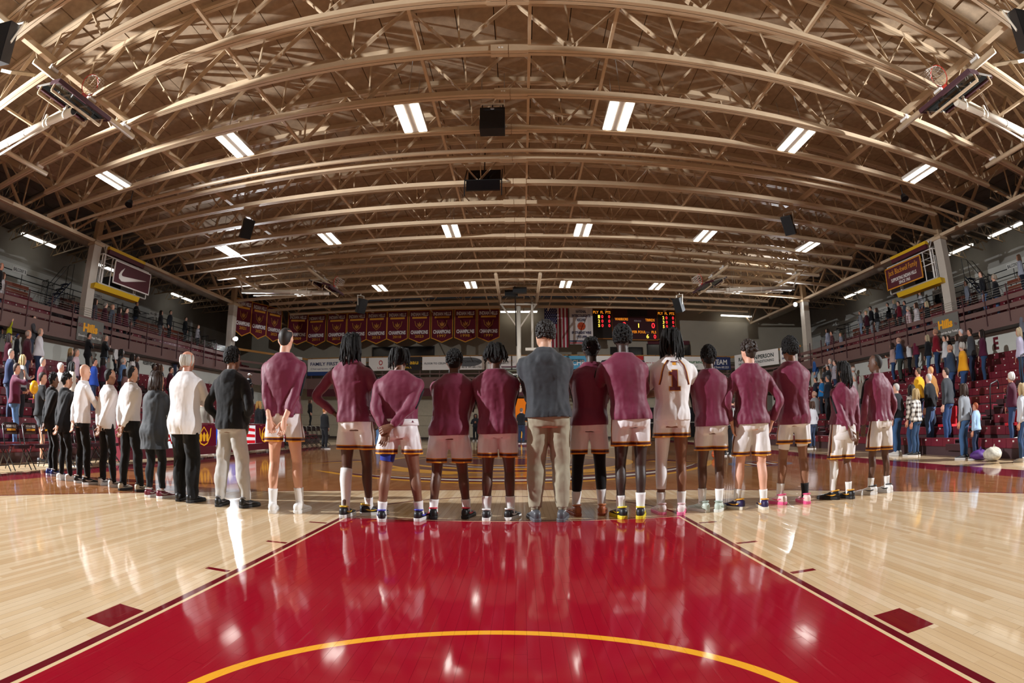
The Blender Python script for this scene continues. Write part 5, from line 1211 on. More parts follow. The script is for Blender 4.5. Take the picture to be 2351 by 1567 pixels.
def make_shoes():
    S = {}; blank = mat('808080', 0.5, kind='shoe_base')
    def sec(y, hw, z0, z1, n=14):
        return [(math.copysign(abs(math.cos(a)) ** .75, math.cos(a)) * hw, y, z0 + (z1 - z0) * (0.5 + 0.5 * math.copysign(abs(math.sin(a)) ** .8, math.sin(a)))) for a in [2 * PI * j / n for j in range(n)]]
    b = MB(); b.rings([sec(-.098, .010, .03, .075), sec(-.090, .030, .022, .098), sec(-.06, .038, .018, .108), sec(-.01, .040, .018, .112), sec(.03, .041, .018, .096), sec(.07, .045, .018, .078), (sec(.12, .050, .018, .062)), sec(.165, .047, .018, .052), sec(.195, .034, .02, .044), sec(.207, .012, .024, .036)])
    S['upper'] = b.mesh('shoe_upper', blank, 1, True)
    out = [(-.100, .012), (-.094, .030), (-.07, .040), (-.02, .041), (.03, .043), (.08, .049), (.125, .053), (.165, .050), (.195, .038), (.211, .016)]
    P = [(x, y) for y, x in out] + [(-x, y) for y, x in out[::-1]]
    b = MB(); n = len(P); b.rings([[(x * .96, y * .985, .0) for x, y in P], [(x, y, .006) for x, y in P], [(x * 1.02, y * 1.01, .026) for x, y in P], [(x * .97, y * .99, .033) for x, y in P]]); S['sole'] = b.mesh('shoe_sole', blank, 1)
    b = MB(); b.rings([[(math.cos(a) * .027, -.093 + math.sin(a) * .012, z) for a in [2 * PI * j / 10 for j in range(10)]] for z in (.03, .06, .092)]); S['heel'] = b.mesh('heel_tab', blank, 1, True)
    b = MB(); b.tube([(math.cos(a) * .037, -.025 + math.sin(a) * .058, .108 + .008 * math.sin(-a)) for a in [2 * PI * j / 14 for j in range(14)]], .0085, 7, close=True); S['collar'] = b.mesh('collar', blank, 1, True)
    sw = [(-.055, .066), (-.03, .052), (0, .045), (.035, .047), (.085, .062), (.035, .058), (0, .059), (-.03, .068)]
    for nm, s in (('swoosh_l', -1), ('swoosh_r', 1)):
        b = MB(); b.add([(s * (.0445 + .004 * (y > .03)), y, z) for y, z in sw] + [(s * .030, y, z) for y, z in sw], [tuple(range(8)), tuple(range(15, 7, -1))] + [(i, (i + 1) % 8, (i + 1) % 8 + 8, i + 8) for i in range(8)]); S[nm] = b.mesh('side_mark', blank, 1)
    return S
SHOE = make_shoes()

def hair(t, c, k, mats, hp_, hz, hh, hs, rn, hero):
    ty = c.get('hair', 'short'); m = mats['hair']; b = MB(); sc_ = c.get('hairsize', 1.0)
    cz = hz + .60 * hh
    def cap(rx, ry, rz, yo=-.014, zo=0.0, jit=0.0, nu=18, nv=11):
        R = []
        for i in range(1, nv):
            a = PI * i / nv; row = []
            for j in range(nu):
                th = 2 * PI * j / nu; x, y, z = math.sin(a) * math.cos(th) * rx, math.sin(a) * math.sin(th) * ry, -math.cos(a) * rz
                if y < 0.03 * hs and z < 0: z *= 1.0 + .42 * min(1, (0.03 * hs - y) / (.06 * hs)); x *= .97
                if y > 0.02 * hs and z < 0.02 * hs: y *= .35; x *= .92          # hairline: leave the face free
                q = 1 + rn.uniform(-jit, jit); row.append(Vector(hp_(x * q, y * q + yo * hs, cz + zo * hs + z * q)))
            R.append(row)
        b.rings(R)
    def curls(nc, r, sz, zmin=-.4, front=True):
        for _ in range(nc):
            u = rn.uniform(zmin, 1); th = rn.uniform(0, 2 * PI); q = math.sqrt(max(0, 1 - u * u)); x, y, z = q * math.cos(th), q * math.sin(th), u
            if y > .45 and z < .35: continue
            s = sz * rn.uniform(.7, 1.35); b.ball(hp_(x * r[0], y * r[1] - .014 * hs, cz + z * r[2]), (s, s, s * rn.uniform(.8, 1.4)), 5, 4)
    def strands(ns, L, r, spread=1.0, top=.75, lift=0.0, back=True):
        for i in range(ns):
            th = rn.uniform(-.15, 1.15) * -PI if back else rn.uniform(0, 2 * PI)
            u = rn.uniform(.15, top); q = math.sqrt(1 - u * u); x0, y0 = q * math.cos(th), q * math.sin(th)
            p0 = Vector((x0 * .080 * hs, y0 * .098 * hs - .014 * hs, .62 * hh + u * .098 * hs)); ln = L * rn.uniform(.75, 1.1)
            o = Vector((x0, y0, 0)); o.normalize(); pts = [p0 * .96 + Vector((0, 0, .02)), p0 + o * .018 * spread + Vector((0, 0, .012 + lift)), p0 + o * .034 * spread + Vector((rn.uniform(-.01, .01), 0, -.35 * ln)), p0 + o * .036 * spread + Vector((rn.uniform(-.015, .015), rn.uniform(-.01, .01), -.7 * ln)), p0 + o * .030 * spread + Vector((rn.uniform(-.02, .02), rn.uniform(-.01, .01), -ln))]
            b.tube([hp_(p.x, p.y, hz + p.z) for p in pts], [r, r * 1.1, r * 1.05, r, r * .55], 6)
    if ty == 'short': cap(.0815 * hs, .100 * hs, .094 * hs * sc_, -.012, .004, .012 if hero else 0)
    elif ty == 'crop': cap(.0805 * hs, .099 * hs, .092 * hs, -.013, .002, .004 if hero else 0)
    elif ty == 'mop': cap(.088 * hs, .106 * hs, .100 * hs, -.010, .010, .035); curls(90 if hero else 30, (.086 * hs, .102 * hs, .105 * hs), .018 * hs, -.3)
    elif ty == 'afro': cap(.098 * hs * sc_, .112 * hs * sc_, .108 * hs * sc_, -.012, .022 * hs * sc_, .02); curls(620 if hero else 60, (.101 * hs * sc_, .113 * hs * sc_, .128 * hs * sc_), .0125 * hs if hero else .03 * hs, -.55)
    elif ty == 'curly': cap(.086 * hs, .104 * hs, .100 * hs, -.012, .010, .015); curls(420 if hero else 50, (.087 * hs, .104 * hs, .112 * hs), .0095 * hs if hero else .02 * hs, -.35)
    elif ty == 'twist': cap(.084 * hs, .102 * hs, .098 * hs, -.012, .008, .01); strands(80, .11 * hs, .0085 * hs, 1.15, .95, .012)
    elif ty == 'dreads': cap(.083 * hs, .101 * hs, .097 * hs, -.012, .006, .01); strands(70, c.get('hairlen', .2) * hs, .0095 * hs, c.get('hairspread', 1.0), .95, .012)
    elif ty == 'braids': cap(.0815 * hs, .100 * hs, .095 * hs, -.012, .004, .004); strands(26, c.get('hairlen', .13) * hs, .010 * hs, 1.0, .6, .0)
    elif ty == 'long': cap(.086 * hs, .104 * hs, .100 * hs, -.012, .006, .01); strands(120 if hero else 26, c.get('hairlen', .28) * hs, (.012 if hero else .022) * hs, .85, .9, 0)
    elif ty == 'bob': cap(.092 * hs, .108 * hs, .102 * hs, -.012, .004, .01); strands(24, .13 * hs, .024 * hs, .7, .8, 0)
    elif ty == 'balding':
        for j in range(36):
            th = rn.uniform(-.08, 1.08) * -PI; x0, y0 = math.cos(th), math.sin(th); P = []
            for z, r in ((.78, .080), (.62, .086), (.42, .086), (.20, .074)): P.append(hp_(x0 * r * hs * .98, y0 * r * 1.22 * hs - .012 * hs, hz + z * hh))
            b.tube(P, [.012 * hs, .019 * hs, .019 * hs, .010 * hs], 6)
    elif ty == 'cap':
        cap(.088 * hs, .106 * hs, .090 * hs, -.010, .012, 0); b.ball(hp_(0, .115 * hs, hz + .70 * hh), (.07 * hs, .07 * hs, .010 * hs), 12, 5)
    elif ty == 'none': return
    b.build('cap' if ty == 'cap' else 'hair', m, t, 1, True)
    if c.get('beard'):
        q = MB(); R = []
        for tt, rx, ry, yo in ((-.08, .02, .03, .055), (.02, .046, .05, .035), (.14, .061, .076, .022), (.26, .069, .089, .008)): R.append(sring(hp_(0, yo * hs, hz + tt * hh), rx * hs, ry * hs, 16, 2.1, 0))
        q.rings(R); q.build('beard', mats.get('beard', m), t, 1, True)
# ---------------------------------------------------------------- the line of players and staff
def shorts_material():
    m = bpy.data.materials.new('game_shorts'); m.use_nodes = True; nt = m.node_tree; b = nt.nodes['Principled BSDF']
    tc = nt.nodes.new('ShaderNodeTexCoord'); sp = nt.nodes.new('ShaderNodeSeparateXYZ'); nt.links.new(tc.outputs['Object'], sp.inputs[0])
    x, y, z = (X(nt, sp.outputs[i]) for i in range(3)); ax = x.abs()
    c = mixcol(nt, lin('e6e2e4'), lin('d89020'), z < 0.050); c = mixcol(nt, c, lin('4a1018'), z < 0.040); c = mixcol(nt, c, lin('e39a22'), z < 0.015)
    side = (y + 0.0).abs(); on = ax > 0.115
    c = mixcol(nt, c, lin('d89020'), on * (side < 0.020) * (z > 0.05)); c = mixcol(nt, c, lin('4a1018'), on * (side < 0.013) * (z > 0.015))
    nt.links.new(c, b.inputs['Base Color']); b.inputs['Roughness'].default_value = 0.42; b.inputs['Specular IOR Level'].default_value = 0.4; b.inputs['Sheen Weight'].default_value = 0.1
    return m
SHORTS = shorts_material()
DARKC = cloth('18161b'); MAR = mat('6f1c3c', 0.55, bump=0.12, bscale=350, spec=0.35, sheen=0.25, kind='jersey_maroon'); WHT = mat('e9e6e8', 0.7, bump=0.1, bscale=300, sheen=0.1, kind='white_cloth'); WSOCK = mat('ebe9e8', 0.85, bump=0.3, bscale=160, kind='sock_knit')
HAIRB = mat('0d0a0a', 0.6, bump=0.9, bscale=140, spec=0.3, kind='black_hair')
def ms(skin_, upper, lower, shoe, hair_=HAIRB, **k): return dict(skin=skin(skin_), dark=mat('1a100c', 0.5, kind='feature'), upper=upper, lower=lower, shoe=shoe, hair=hair_, dark_cloth=DARKC, **k)
def shoe(u, s='e6e4e2', a=None): return (mat(u, 0.45, kind='shoe'), mat(s, 0.5, kind='shoe_sole'), mat(a, 0.4, kind='shoe_accent') if a else None)
def project(obj_mesh, P, d=(0, 1, 0), off=0.006, start=-1.0):
    bv = BVHTree.FromPolygons([v.co.copy() for v in obj_mesh.vertices], [tuple(p.vertices) for p in obj_mesh.polygons]); out = []; last = None
    for x, z in P:
        h = bv.ray_cast(Vector((x, start, z)), Vector(d))
        if h[0] is not None: last = h[0].y
        out.append((x, (last if last is not None else -0.15) - off, z))
    return out
def find(t, name):
    for o in t.children:
        if o.name.split('.')[0] == name: return o
def legging(i, ztop, zbot, m, nm='legging'):
    def f(t, c, k, mats, sx):
        kn, an, hp = k['knee'][i], k['ank'][i], k['hip'][i]; P, R = [], []
        for j in range(15):
            z = ztop + (zbot - ztop) * j / 14
            if z > kn.z:
                u = (hp.z - z) / (hp.z - kn.z); P.append(hp.lerp(kn, u)); R.append(np.interp(u, [0, .45, .88, 1], [.084, .078, .062, .059]))
            else:
                u = (kn.z - z) / (kn.z - an.z); P.append(kn.lerp(an, u) + Vector((0, -.016 * math.exp(-((u - .3) / .2) ** 2), 0))); R.append(np.interp(u, [0, .3, .62, .9], [.059, .060, .048, .037]))
        b = MB(); b.tube(P, [r * (0.9 * sx + 0.1) + .002 for r in R], 14); b.build(nm, m, t, 1, True)
    return f
def band(z0, z1, m, nm, grow=.02):
    def f(t, c, k, mats, sx):
        H = c['H']; b = MB(); u = .5
        cx = (k['sho'][0].x + k['sho'][1].x) / 2 * u + k['pel'].x * (1 - u)
        b.rings([sring((cx, k['pel'].y - .01, z), .088 * H * c.get('w', 1) + grow + g, .068 * H * c.get('w', 1) + grow + g, 22, 2.4) for z, g in ((z0, .012), ((z0 + z1) / 2, .006), (z1, .0))]); b.build(nm, m, t, 1, True)
    return f
def headband(m):
    def f(t, c, k, mats, sx):
        hs, hh, hc = k['hs'], k['hh'], k['headc']; b = MB()
        b.rings([sring((hc.x, hc.y - .008 * hs, k['headz'] + u * hh), .0835 * hs, .103 * hs, 20, 2.1) for u in (.52, .56, .68, .72)]); b.build('headband', m, t, 1, True)
    return f
def number_one(t, c, k, mats, sx):
    me = find(t, 'shirt').data; j = find(t, 'shirt')
    def shape(P, m, nm, off):
        b = MB(); L = []
        n = 8
        # outline is filled by a strip grid so that it follows the back
        xs = [p[0] for p in P]; zs = [p[1] for p in P]
        Q = project(me, P, off=off); b.add(Q, [tuple(range(len(Q)))]); b.build(nm, m, j, 1)
    G, Mr = mat('d8962a', 0.6, kind='number_gold'), mat('591523', 0.6, kind='number_maroon'); z0 = 1.335; x0 = c['lean'][0]
    def bar(x_a, x_b, z_a, z_b, m, off, nm):
        b = MB(); n = max(2, int((z_b - z_a) / .02)); V = []
        for i in range(n + 1):
            z = z_a + (z_b - z_a) * i / n
            V += project(me, [(x_a, z), ((x_a + x_b) / 2, z), (x_b, z)], off=off)
        b.add(V, [(3 * i + q, 3 * i + q + 1, 3 * i + q + 4, 3 * i + q + 3) for i in range(n) for q in (0, 1)]); b.build(nm, m, j, 1)
    for g, m, off in ((.007, G, .006), (0, Mr, .010)):
        bar(x0 - .028 - g, x0 + .028 + g, z0 - g, z0 + .215 + g, m, off, 'number_stroke'); bar(x0 - .058 - g, x0 + .058 + g, z0 - g, z0 + .038 + g, m, off + .001, 'number_foot'); bar(x0 - .058 - g, x0 - .02, z0 + .165 - g, z0 + .195 + g, m, off + .001, 'number_flag')
    bar(x0 - .02, x0 + .02, z0 + .27, z0 + .30, G, .007, 'crest'); bar(x0 - .038, x0 + .038, z0 + .30, z0 + .312, Mr, .008, 'crest')
    for s in (-1, 1):
        for m, d in ((Mr, 0), (G, .010)):
            P = project(me, [(x0 + s * (.060 + d), 1.66), (x0 + s * (.105 + d), 1.60), (x0 + s * (.128 + d), 1.53), (x0 + s * (.142 + d), 1.46), (x0 + s * (.158 + d), 1.40)], off=.004); b = MB(); b.tube(P, .0065, 6); b.build('piping', m, j, 1, True)
    P = [(x0 + .075 * math.cos(a), -.015 + k['neck'].y + .062 * math.sin(a), 1.688 - .012 * math.sin(-a)) for a in [2 * PI * i / 20 for i in range(20)]]
    b = MB(); b.tube(P, .008, 6, close=True); b.build('collar', Mr, j, 1, True)
HP = {
'hoodA': {'x': -7.76, 'y': 6.332, 'face': 20.9, 'feet': ((-0.081, -0.033), (0.081, 0.033)), 'H': 1.723, 'lat': 0.026, 'az': -53.0, 'hem': 0.782},
'hoodB': {'x': -7.028, 'y': 6.085, 'face': 19.3, 'feet': ((-0.084, -0.063), (0.084, 0.063)), 'H': 1.682, 'lat': 0.12, 'az': -51.5, 'hem': 0.757},
'bald': {'x': -6.506, 'y': 6.077, 'face': 18.3, 'feet': ((-0.134, -0.03), (0.134, 0.03)), 'H': 1.806, 'lat': 0.06, 'az': -49.4, 'hem': 0.914},
'w2': {'x': -5.972, 'y': 6.19, 'face': 12, 'feet': ((-0.16, -0.012), (0.16, 0.012)), 'H': 1.733, 'lat': 0.068, 'az': -46.4, 'hem': 0.846},
'w3': {'x': -5.303, 'y': 6.07, 'face': 8.0, 'feet': ((-0.147, -0.063), (0.147, 0.063)), 'H': 1.75, 'lat': -0.006, 'az': -43.7, 'hem': 0.974},
'woman': {'x': -4.587, 'y': 5.825, 'face': 4.4, 'feet': ((-0.114, -0.02), (0.114, 0.02)), 'H': 1.612, 'lat': 0.052, 'az': -40.9, 'hem': 0.627},
'grey': {'x': -4.021, 'y': 5.805, 'face': 0, 'feet': ((-0.113, 0.009), (0.113, -0.009)), 'H': 1.856, 'lat': 0.018, 'az': -37.4, 'hem': 0.835},
'hood': {'x': -3.273, 'y': 5.796, 'face': 5, 'feet': ((-0.172, -0.046), (0.172, 0.046)), 'H': 1.856, 'lat': -0.022, 'az': -32.0, 'hem': 0.916},
'p655': {'x': -2.51, 'y': 5.739, 'face': -8.0, 'feet': ((-0.156, -0.035), (0.156, 0.035)), 'H': 2.057, 'lat': -0.017, 'az': -26.0, 'hem': 1.099, 'low': 0.792, 'sock': (0.267, 0.279)},
'p810': {'x': -1.673, 'y': 5.814, 'face': 6.0, 'feet': ((-0.10, -0.10), (0.10, 0.10)), 'H': 1.959, 'lat': -0.08, 'az': -18.1, 'hem': 1.017, 'low': 0.723, 'sock': (0.515, 0.196)},
'p920': {'x': -1.152, 'y': 5.671, 'face': -3.0, 'feet': ((-0.195, -0.039), (0.195, 0.039)), 'H': 1.792, 'lat': -0.004, 'az': -13.3, 'hem': 1.011, 'low': 0.694, 'sock': (0.198, 0.203)},
'p1040': {'x': -0.664, 'y': 5.893, 'face': 0.0, 'feet': ((-0.177, -0.026), (0.177, 0.026)), 'H': 1.778, 'lat': 0.051, 'az': -7.8, 'hem': 0.884, 'low': 0.595, 'sock': (0.203, 0.204)},
'p1140': {'x': -0.147, 'y': 5.839, 'face': 2.0, 'feet': ((-0.124, -0.02), (0.124, 0.02)), 'H': 1.821, 'lat': -0.028, 'az': -2.5, 'hem': 0.9, 'low': 0.656, 'sock': (0.251, 0.247)},
'tall': {'x': 0.372, 'y': 5.763, 'face': 0.0, 'feet': ((-0.137, 0.01), (0.137, -0.01)), 'H': 2.045, 'lat': -0.033, 'az': 3.0, 'hem': 1.068},
'hb': {'x': 0.829, 'y': 6.055, 'face': 0.0, 'feet': ((-0.145, -0.006), (0.145, 0.006)), 'H': 1.929, 'lat': 0.033, 'az': 7.5, 'hem': 0.983, 'low': 0.672, 'sock': (0.261, 0.282)},
'p1425': {'x': 1.241, 'y': 5.799, 'face': 2.0, 'feet': ((-0.104, 0.016), (0.104, -0.016)), 'H': 2.012, 'lat': -0.077, 'az': 12.1, 'hem': 1.038, 'low': 0.76, 'sock': (0.239, 0.267)},
'n1': {'x': 1.721, 'y': 5.905, 'face': 8.0, 'feet': ((-0.114, 0.011), (0.114, -0.011)), 'H': 2.007, 'lat': 0.016, 'az': 16.6, 'hem': 1.02, 'low': 0.84, 'sock': (0.241, 0.247)},
'p1628': {'x': 2.197, 'y': 5.916, 'face': 8.0, 'feet': ((-0.098, 0.012), (0.098, -0.012)), 'H': 1.833, 'lat': -0.016, 'az': 21.0, 'hem': 0.953, 'low': 0.684, 'sock': (0.261, 0.252)},
'p1735': {'x': 2.685, 'y': 5.875, 'face': 6.0, 'feet': ((-0.153, 0.05), (0.153, -0.05)), 'H': 1.903, 'lat': -0.007, 'az': 25.5, 'hem': 0.967, 'low': 0.609, 'sock': (0.235, 0.222)},
'p1820': {'x': 3.317, 'y': 5.965, 'face': 10.0, 'feet': ((-0.166, 0.027), (0.166, -0.027)), 'H': 1.957, 'lat': -0.017, 'az': 30.2, 'hem': 0.947, 'low': 0.716, 'sock': (0.25, 0.244)},
'p1945': {'x': 4.053, 'y': 5.93, 'face': 0.0, 'feet': ((-0.111, 0.034), (0.111, -0.034)), 'H': 1.68, 'lat': 0.048, 'az': 35.8, 'hem': 0.93, 'low': 0.503, 'sock': (0.492, 0.209)},
'p2010': {'x': 4.769, 'y': 5.973, 'face': -2.0, 'feet': ((-0.161, 0.004), (0.161, -0.004)), 'H': 1.815, 'lat': -0.05, 'az': 40.1, 'hem': 0.951, 'low': 0.572, 'sock': (0.216, 0.222)}}
def hero(key, label, **k):
    h = HP[key]; low = h.get('low'); d = math.radians(h['face'] - h['az'])
    c = dict(loc=(h['x'], h['y'], 0), face=h['face'], H=h['H'], feet=h['feet'], lean=(h['lat'] * max(0.4, math.cos(d)), 0.0), label=label, seed=len(key) * 7 + int(abs(h['x']) * 100), group=k.pop('group', 'people lined up along the free throw line'))
    if low: c['lower'] = ('shorts', low, k.pop('flare', 1.0))
    so = k.pop('sock', WSOCK)
    if 'sock' in h: c['socks'] = tuple((z, m) for z, m in zip(h['sock'], so if isinstance(so, tuple) else (so, so)))
    c['upper'] = (k.pop('top', 'shirt'), k.pop('hem', h['hem']), k.pop('loose', .014), k.pop('fold', 1.0))
    c.update(k); return person(c)
WB = ('e8e6e6', 'dcdad8', None)
def make_line():
    P = POSE; LT = cloth('23232a'); GREYP = mat('b9b6b2', 0.8, bump=0.2, bscale=250, kind='sweat_cloth'); KHAKI = mat('9d9680', 0.8, bump=0.2, bscale=250, kind='khaki_cloth'); SLATE = mat('252a31', 0.75, bump=0.2, bscale=250, sheen=0.2, kind='slate_cloth'); BLKP = cloth('101013')
    hero('hoodA', 'person in black hooded jacket and blue shoes, outermost of the left staff', mats=ms('6b4a38', cloth('17181c'), BLKP, shoe('2a3f86', 'dfe2e6', 'd8dce4')), top='hoodie', lower=('pants', 1.02), arms=('behind', 'behind'), hair='mop', head=(12, 0))
    hero('hoodB', 'person in black hooded jacket and white high shoes with hands clasped behind', mats=ms('b98a70', cloth('141519'), BLKP, shoe('eceae8', 'efeeec')), top='hoodie', lower=('pants', 1.0), arms=('behind', 'behind2'), hair='mop', head=(14, 0), loose=.02)
    hero('bald', 'bald bearded person in white pullover and black trousers', mats=ms('d7a58c', WHT, BLKP, shoe('1d1c1e', 'ebe9e6', 'ebe9e6'), beard=mat('1c1411', 0.8, kind='beard')), lower=('pants', 1.08), arms=('behind', 'chest'), hair='none', beard=True, head=(22, 0), stripe=False, loose=.006)
    hero('w2', 'person with short dark hair in white pullover, second of three white pullovers', mats=ms('9a6f56', WHT, cloth('15161a'), shoe('eae8e6', 'dfdddb', '2a2a2c')), lower=('pants', 1.1), arms=('behind', 'behind2'), hair='crop', head=(14, 0), stripe=False, loose=.008)
    hero('w3', 'broad person in white pullover beside the woman in the long vest', mats=ms('a3765c', WHT, BLKP, shoe('cfc4ae', '2a2826', '1e1c1c')), w=1.08, lower=('pants', 1.12), arms=('behind', 'behind2'), hair='crop', head=(10, 0), stripe=False, loose=.006)
    def sleeves(t, c, k, mats, sx):
        for i, s in enumerate((-1, 1)):
            so, el, wr = k['sho'][i], k['elb'][i], k['wri'][i]; Pp, R = spline([so.lerp(el, .12), so.lerp(el, .5), el, el.lerp(wr, .5), wr.lerp(el, .06)], [.060 * sx, .062 * sx, .060 * sx, .054 * sx, .040 * sx]); b = MB(); b.tube(Pp, R, 14); b.build('sleeve', WHT, t, 1, True)
    hero('woman', 'person with long brown hair in dark hooded vest and maroon shoes', mats=ms('c9977e', SLATE, cloth('14161a'), shoe('6e1a2e', 'ecebea', 'c9c5c6'), mat('2b1a12', 0.5, spec=0.5, kind='brown_hair')), female=True, w=1.12, top='hoodie', sleeve=-0.35, lower=('pants', 1.0, .04), arms=('front', 'front'), hair='long', hairlen=.26, head=(18, 0), loose=.035, extra=(sleeves,))
    hero('grey', 'tall grey-haired person in long white shirt and black trousers', mats=ms('c98f78', WHT, BLKP, shoe('151416', '1a191b')), w=1.1, lower=('pants', 1.35, -.04), arms=('crossed', 'crossed'), hair='balding', head=(8, 0), stripe=False, loose=.034)
    find(bpy.data.objects[[o.name for o in COL.objects if o.get('label', '').startswith('tall grey-haired')][0]], 'hair').data.materials[0] = mat('b5b0a8', 0.6, kind='grey_hair')
    hero('hood', 'person in black hooded sweatshirt and light grey sweatpants', mats=ms('7a543f', cloth('15171b'), GREYP, shoe('161517', '222123', '6a6a6e')), top='hoodie', lower=('pants', 1.32, .0), arms=('pocket', 'pocket'), hair='afro', hairsize=.93, head=(22, 0), loose=.022, fold=1.3)
    hero('p655', 'tallest player, short dark hair, bare hands hanging behind white shorts', mats=ms('dda88f', MAR, SHORTS, shoe('eceae8', 'e9e7e4', None), mat('1d1613', 0.6, kind='dark_hair')), arms=((.045, -.095, .487, (1, -.3, 0), (-.30, -.15, -1), (-.5, -1, 0), .75), (.040, -.10, .497, (1, -.3, 0), (-.16, -.1, -1), (-.35, -1, 0), .3)), sleeve=.62, hair='crop', flare=1.02)
    hero('p810', 'player with hanging dreadlocks, left hand on hip and one long white sock', mats=ms('56382a', MAR, SHORTS, shoe('16151a', 'd9d7d4', 'd8b02a')), arms=('hip', (.125, .06, .53, (1, -.6, 0), (-.2, .4, -1), (-1, 0, 0), .4)), hair='dreads', hairlen=.27, toes=(-2, 48))
    hero('p920', 'player with braids tied back holding a wrist behind the back', mats=ms('7b5340', MAR, SHORTS, shoe('15141a', 'd8d6d4', '3b3fae')), w=1.12, arms=((.050, -.115, .515, (1, -.3, 0), (.25, -.1, -1), (.2, -1, 0), .45), (-.02, -.125, .545, (1, -.5, 0), (-.9, -.2, -.4), (0, 1, -.2), .7)), hair='braids', hairlen=.17, flare=1.05, extra=(band(.985, 1.05, WHT, 'undershirt'), legging(0, .70, .62, cloth('2b3a9a'))))
    hero('p1040', 'player with short curls and black shoes with red lining', mats=ms('5f3f2f', MAR, SHORTS, shoe('131214', '17161a', 'd83a4e')), w=1.1, arms=('front', 'front'), hair='curly', flare=1.08, loose=.022)
    hero('p1140', 'player with twisted locks and black-and-white shoes', mats=ms('5c3d30', MAR, SHORTS, shoe('1c1b1e', 'e4e2e0', 'e6e4e2')), w=1.06, arms=('front', 'front'), hair='twist', loose=.022, toes=(-3, 20), fold=1.4)
    def cuffs(t, c, k, mats, sx):
        for i in range(2):
            an = k['ank'][i]; b = MB(); b.tube([an + Vector((0, 0, .085)), an + Vector((0, 0, .03))], [.050, .046], 14); b.build('ankle_cuff', KHAKI, t, 1, True); b = MB(); b.tube([an + Vector((0, 0, .04)), an + Vector((0, .01, -.04))], [.040, .043], 14); b.build('sock', WSOCK, t, 1, True)
    hero('tall', 'tall curly-haired person in slate hooded sweatshirt and khaki joggers', mats=ms('c4967c', SLATE, KHAKI, shoe('4a4c52', '5a5c62'), mat('17100d', 0.6, kind='dark_curls')), w=1.06, top='hoodie', lower=('pants', 1.22, .05), arms=('front', 'front'), hair='afro', hairsize=.9, head=(-38, 0), loose=.03, extra=(cuffs,), fold=1.2)
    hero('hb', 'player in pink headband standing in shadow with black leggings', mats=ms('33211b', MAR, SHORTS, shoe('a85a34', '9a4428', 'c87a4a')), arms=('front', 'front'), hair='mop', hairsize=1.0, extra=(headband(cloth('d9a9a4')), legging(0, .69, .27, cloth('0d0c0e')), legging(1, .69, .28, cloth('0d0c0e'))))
    hero('p1425', 'tall player with puffed afro and black shoes with yellow soles', mats=ms('3a2a25', MAR, SHORTS, shoe('1d1f22', 'dcc62a', 'e0cc2e')), arms=('crossed', 'crossed'), hair='afro', hairsize=.93, toes=(-16, 14), loose=.018)
    hero('n1', 'player in white jersey number 1 with dreadlocks', mats=ms('7a4f38', WHT, SHORTS, shoe('e3d4d4', 'e6709a', 'd9b8bc')), top='tee', arms=('chest', 'chest'), hair='dreads', hairlen=.26, hairspread=1.3, flare=.98, extra=(number_one, legging(0, .86, .28, WHT)), loose=.008, fold=1.2)
    hero('p1628', 'player with curly top hair and pale green shoes', mats=ms('5e4032', MAR, SHORTS, shoe('bcc9bf', 'd6d8d2', '98a89e')), arms=('front', 'front'), hair='curly', toes=(-32, 28), loose=.018)
    hero('p1735', 'player with brown tousled hair and navy shoes with gold marks', mats=ms('dca68e', MAR, SHORTS, shoe('2a2150', 'e6e0d2', 'e0a02c'), mat('2a1c15', 0.6, kind='brown_curls')), arms=((.128, -.01, .505, (1, -.8, 0), (-.25, .2, -1), (-1, -.2, 0), .6), (.135, .0, .51, (1, -.9, 0), (-.25, .25, -1), (-1, 0, 0), .7)), sleeve=.85, hair='mop', toes=(-40, 6), head=(-18, 0), flare=1.1, fold=1.5, loose=.024)
    hero('p1820', 'player with big afro, pink shoes and one black sock', mats=ms('8a5f48', MAR, SHORTS, shoe('e6c9c4', 'e2558a', 'e04f80')), arms=('front', 'front'), hair='afro', hairsize=.98, sock=(WSOCK, cloth('121214')), toes=(-34, -4), head=(-20, 0), extra=(legging(0, .73, .655, WHT, 'undershorts'), legging(1, .73, .69, WHT, 'undershorts')), fold=1.3, loose=.022)
    hero('p1945', 'shortest player with long braids and one long white sock', mats=ms('6d4938', MAR, SHORTS, shoe('141316', '1a191c', 'd99c2c')), w=1.02, arms=('behind', (.08, -.06, .47, (1, -.6, 0), (-.1, .2, -1), (-.6, -1, 0), .4)), hair='dreads', hairlen=.26, toes=(-46, -10), flare=1.12, extra=(band(.74, .93, WHT, 'undershirt', .016),), head=(-16, 0), fold=1.5)
    hero('p2010', 'player at the right end with shaved hair and face in profile', mats=ms('5d4033', MAR, SHORTS, shoe('e4e2e0', 'dddbd8', '2a2a2c'), mat('1a1311', 0.7, kind='shaved_hair')), arms=('side', 'side'), hair='crop', head=(-42, 0), toes=(-44, -8), flare=1.1, beard=False, fold=1.4)
make_line()
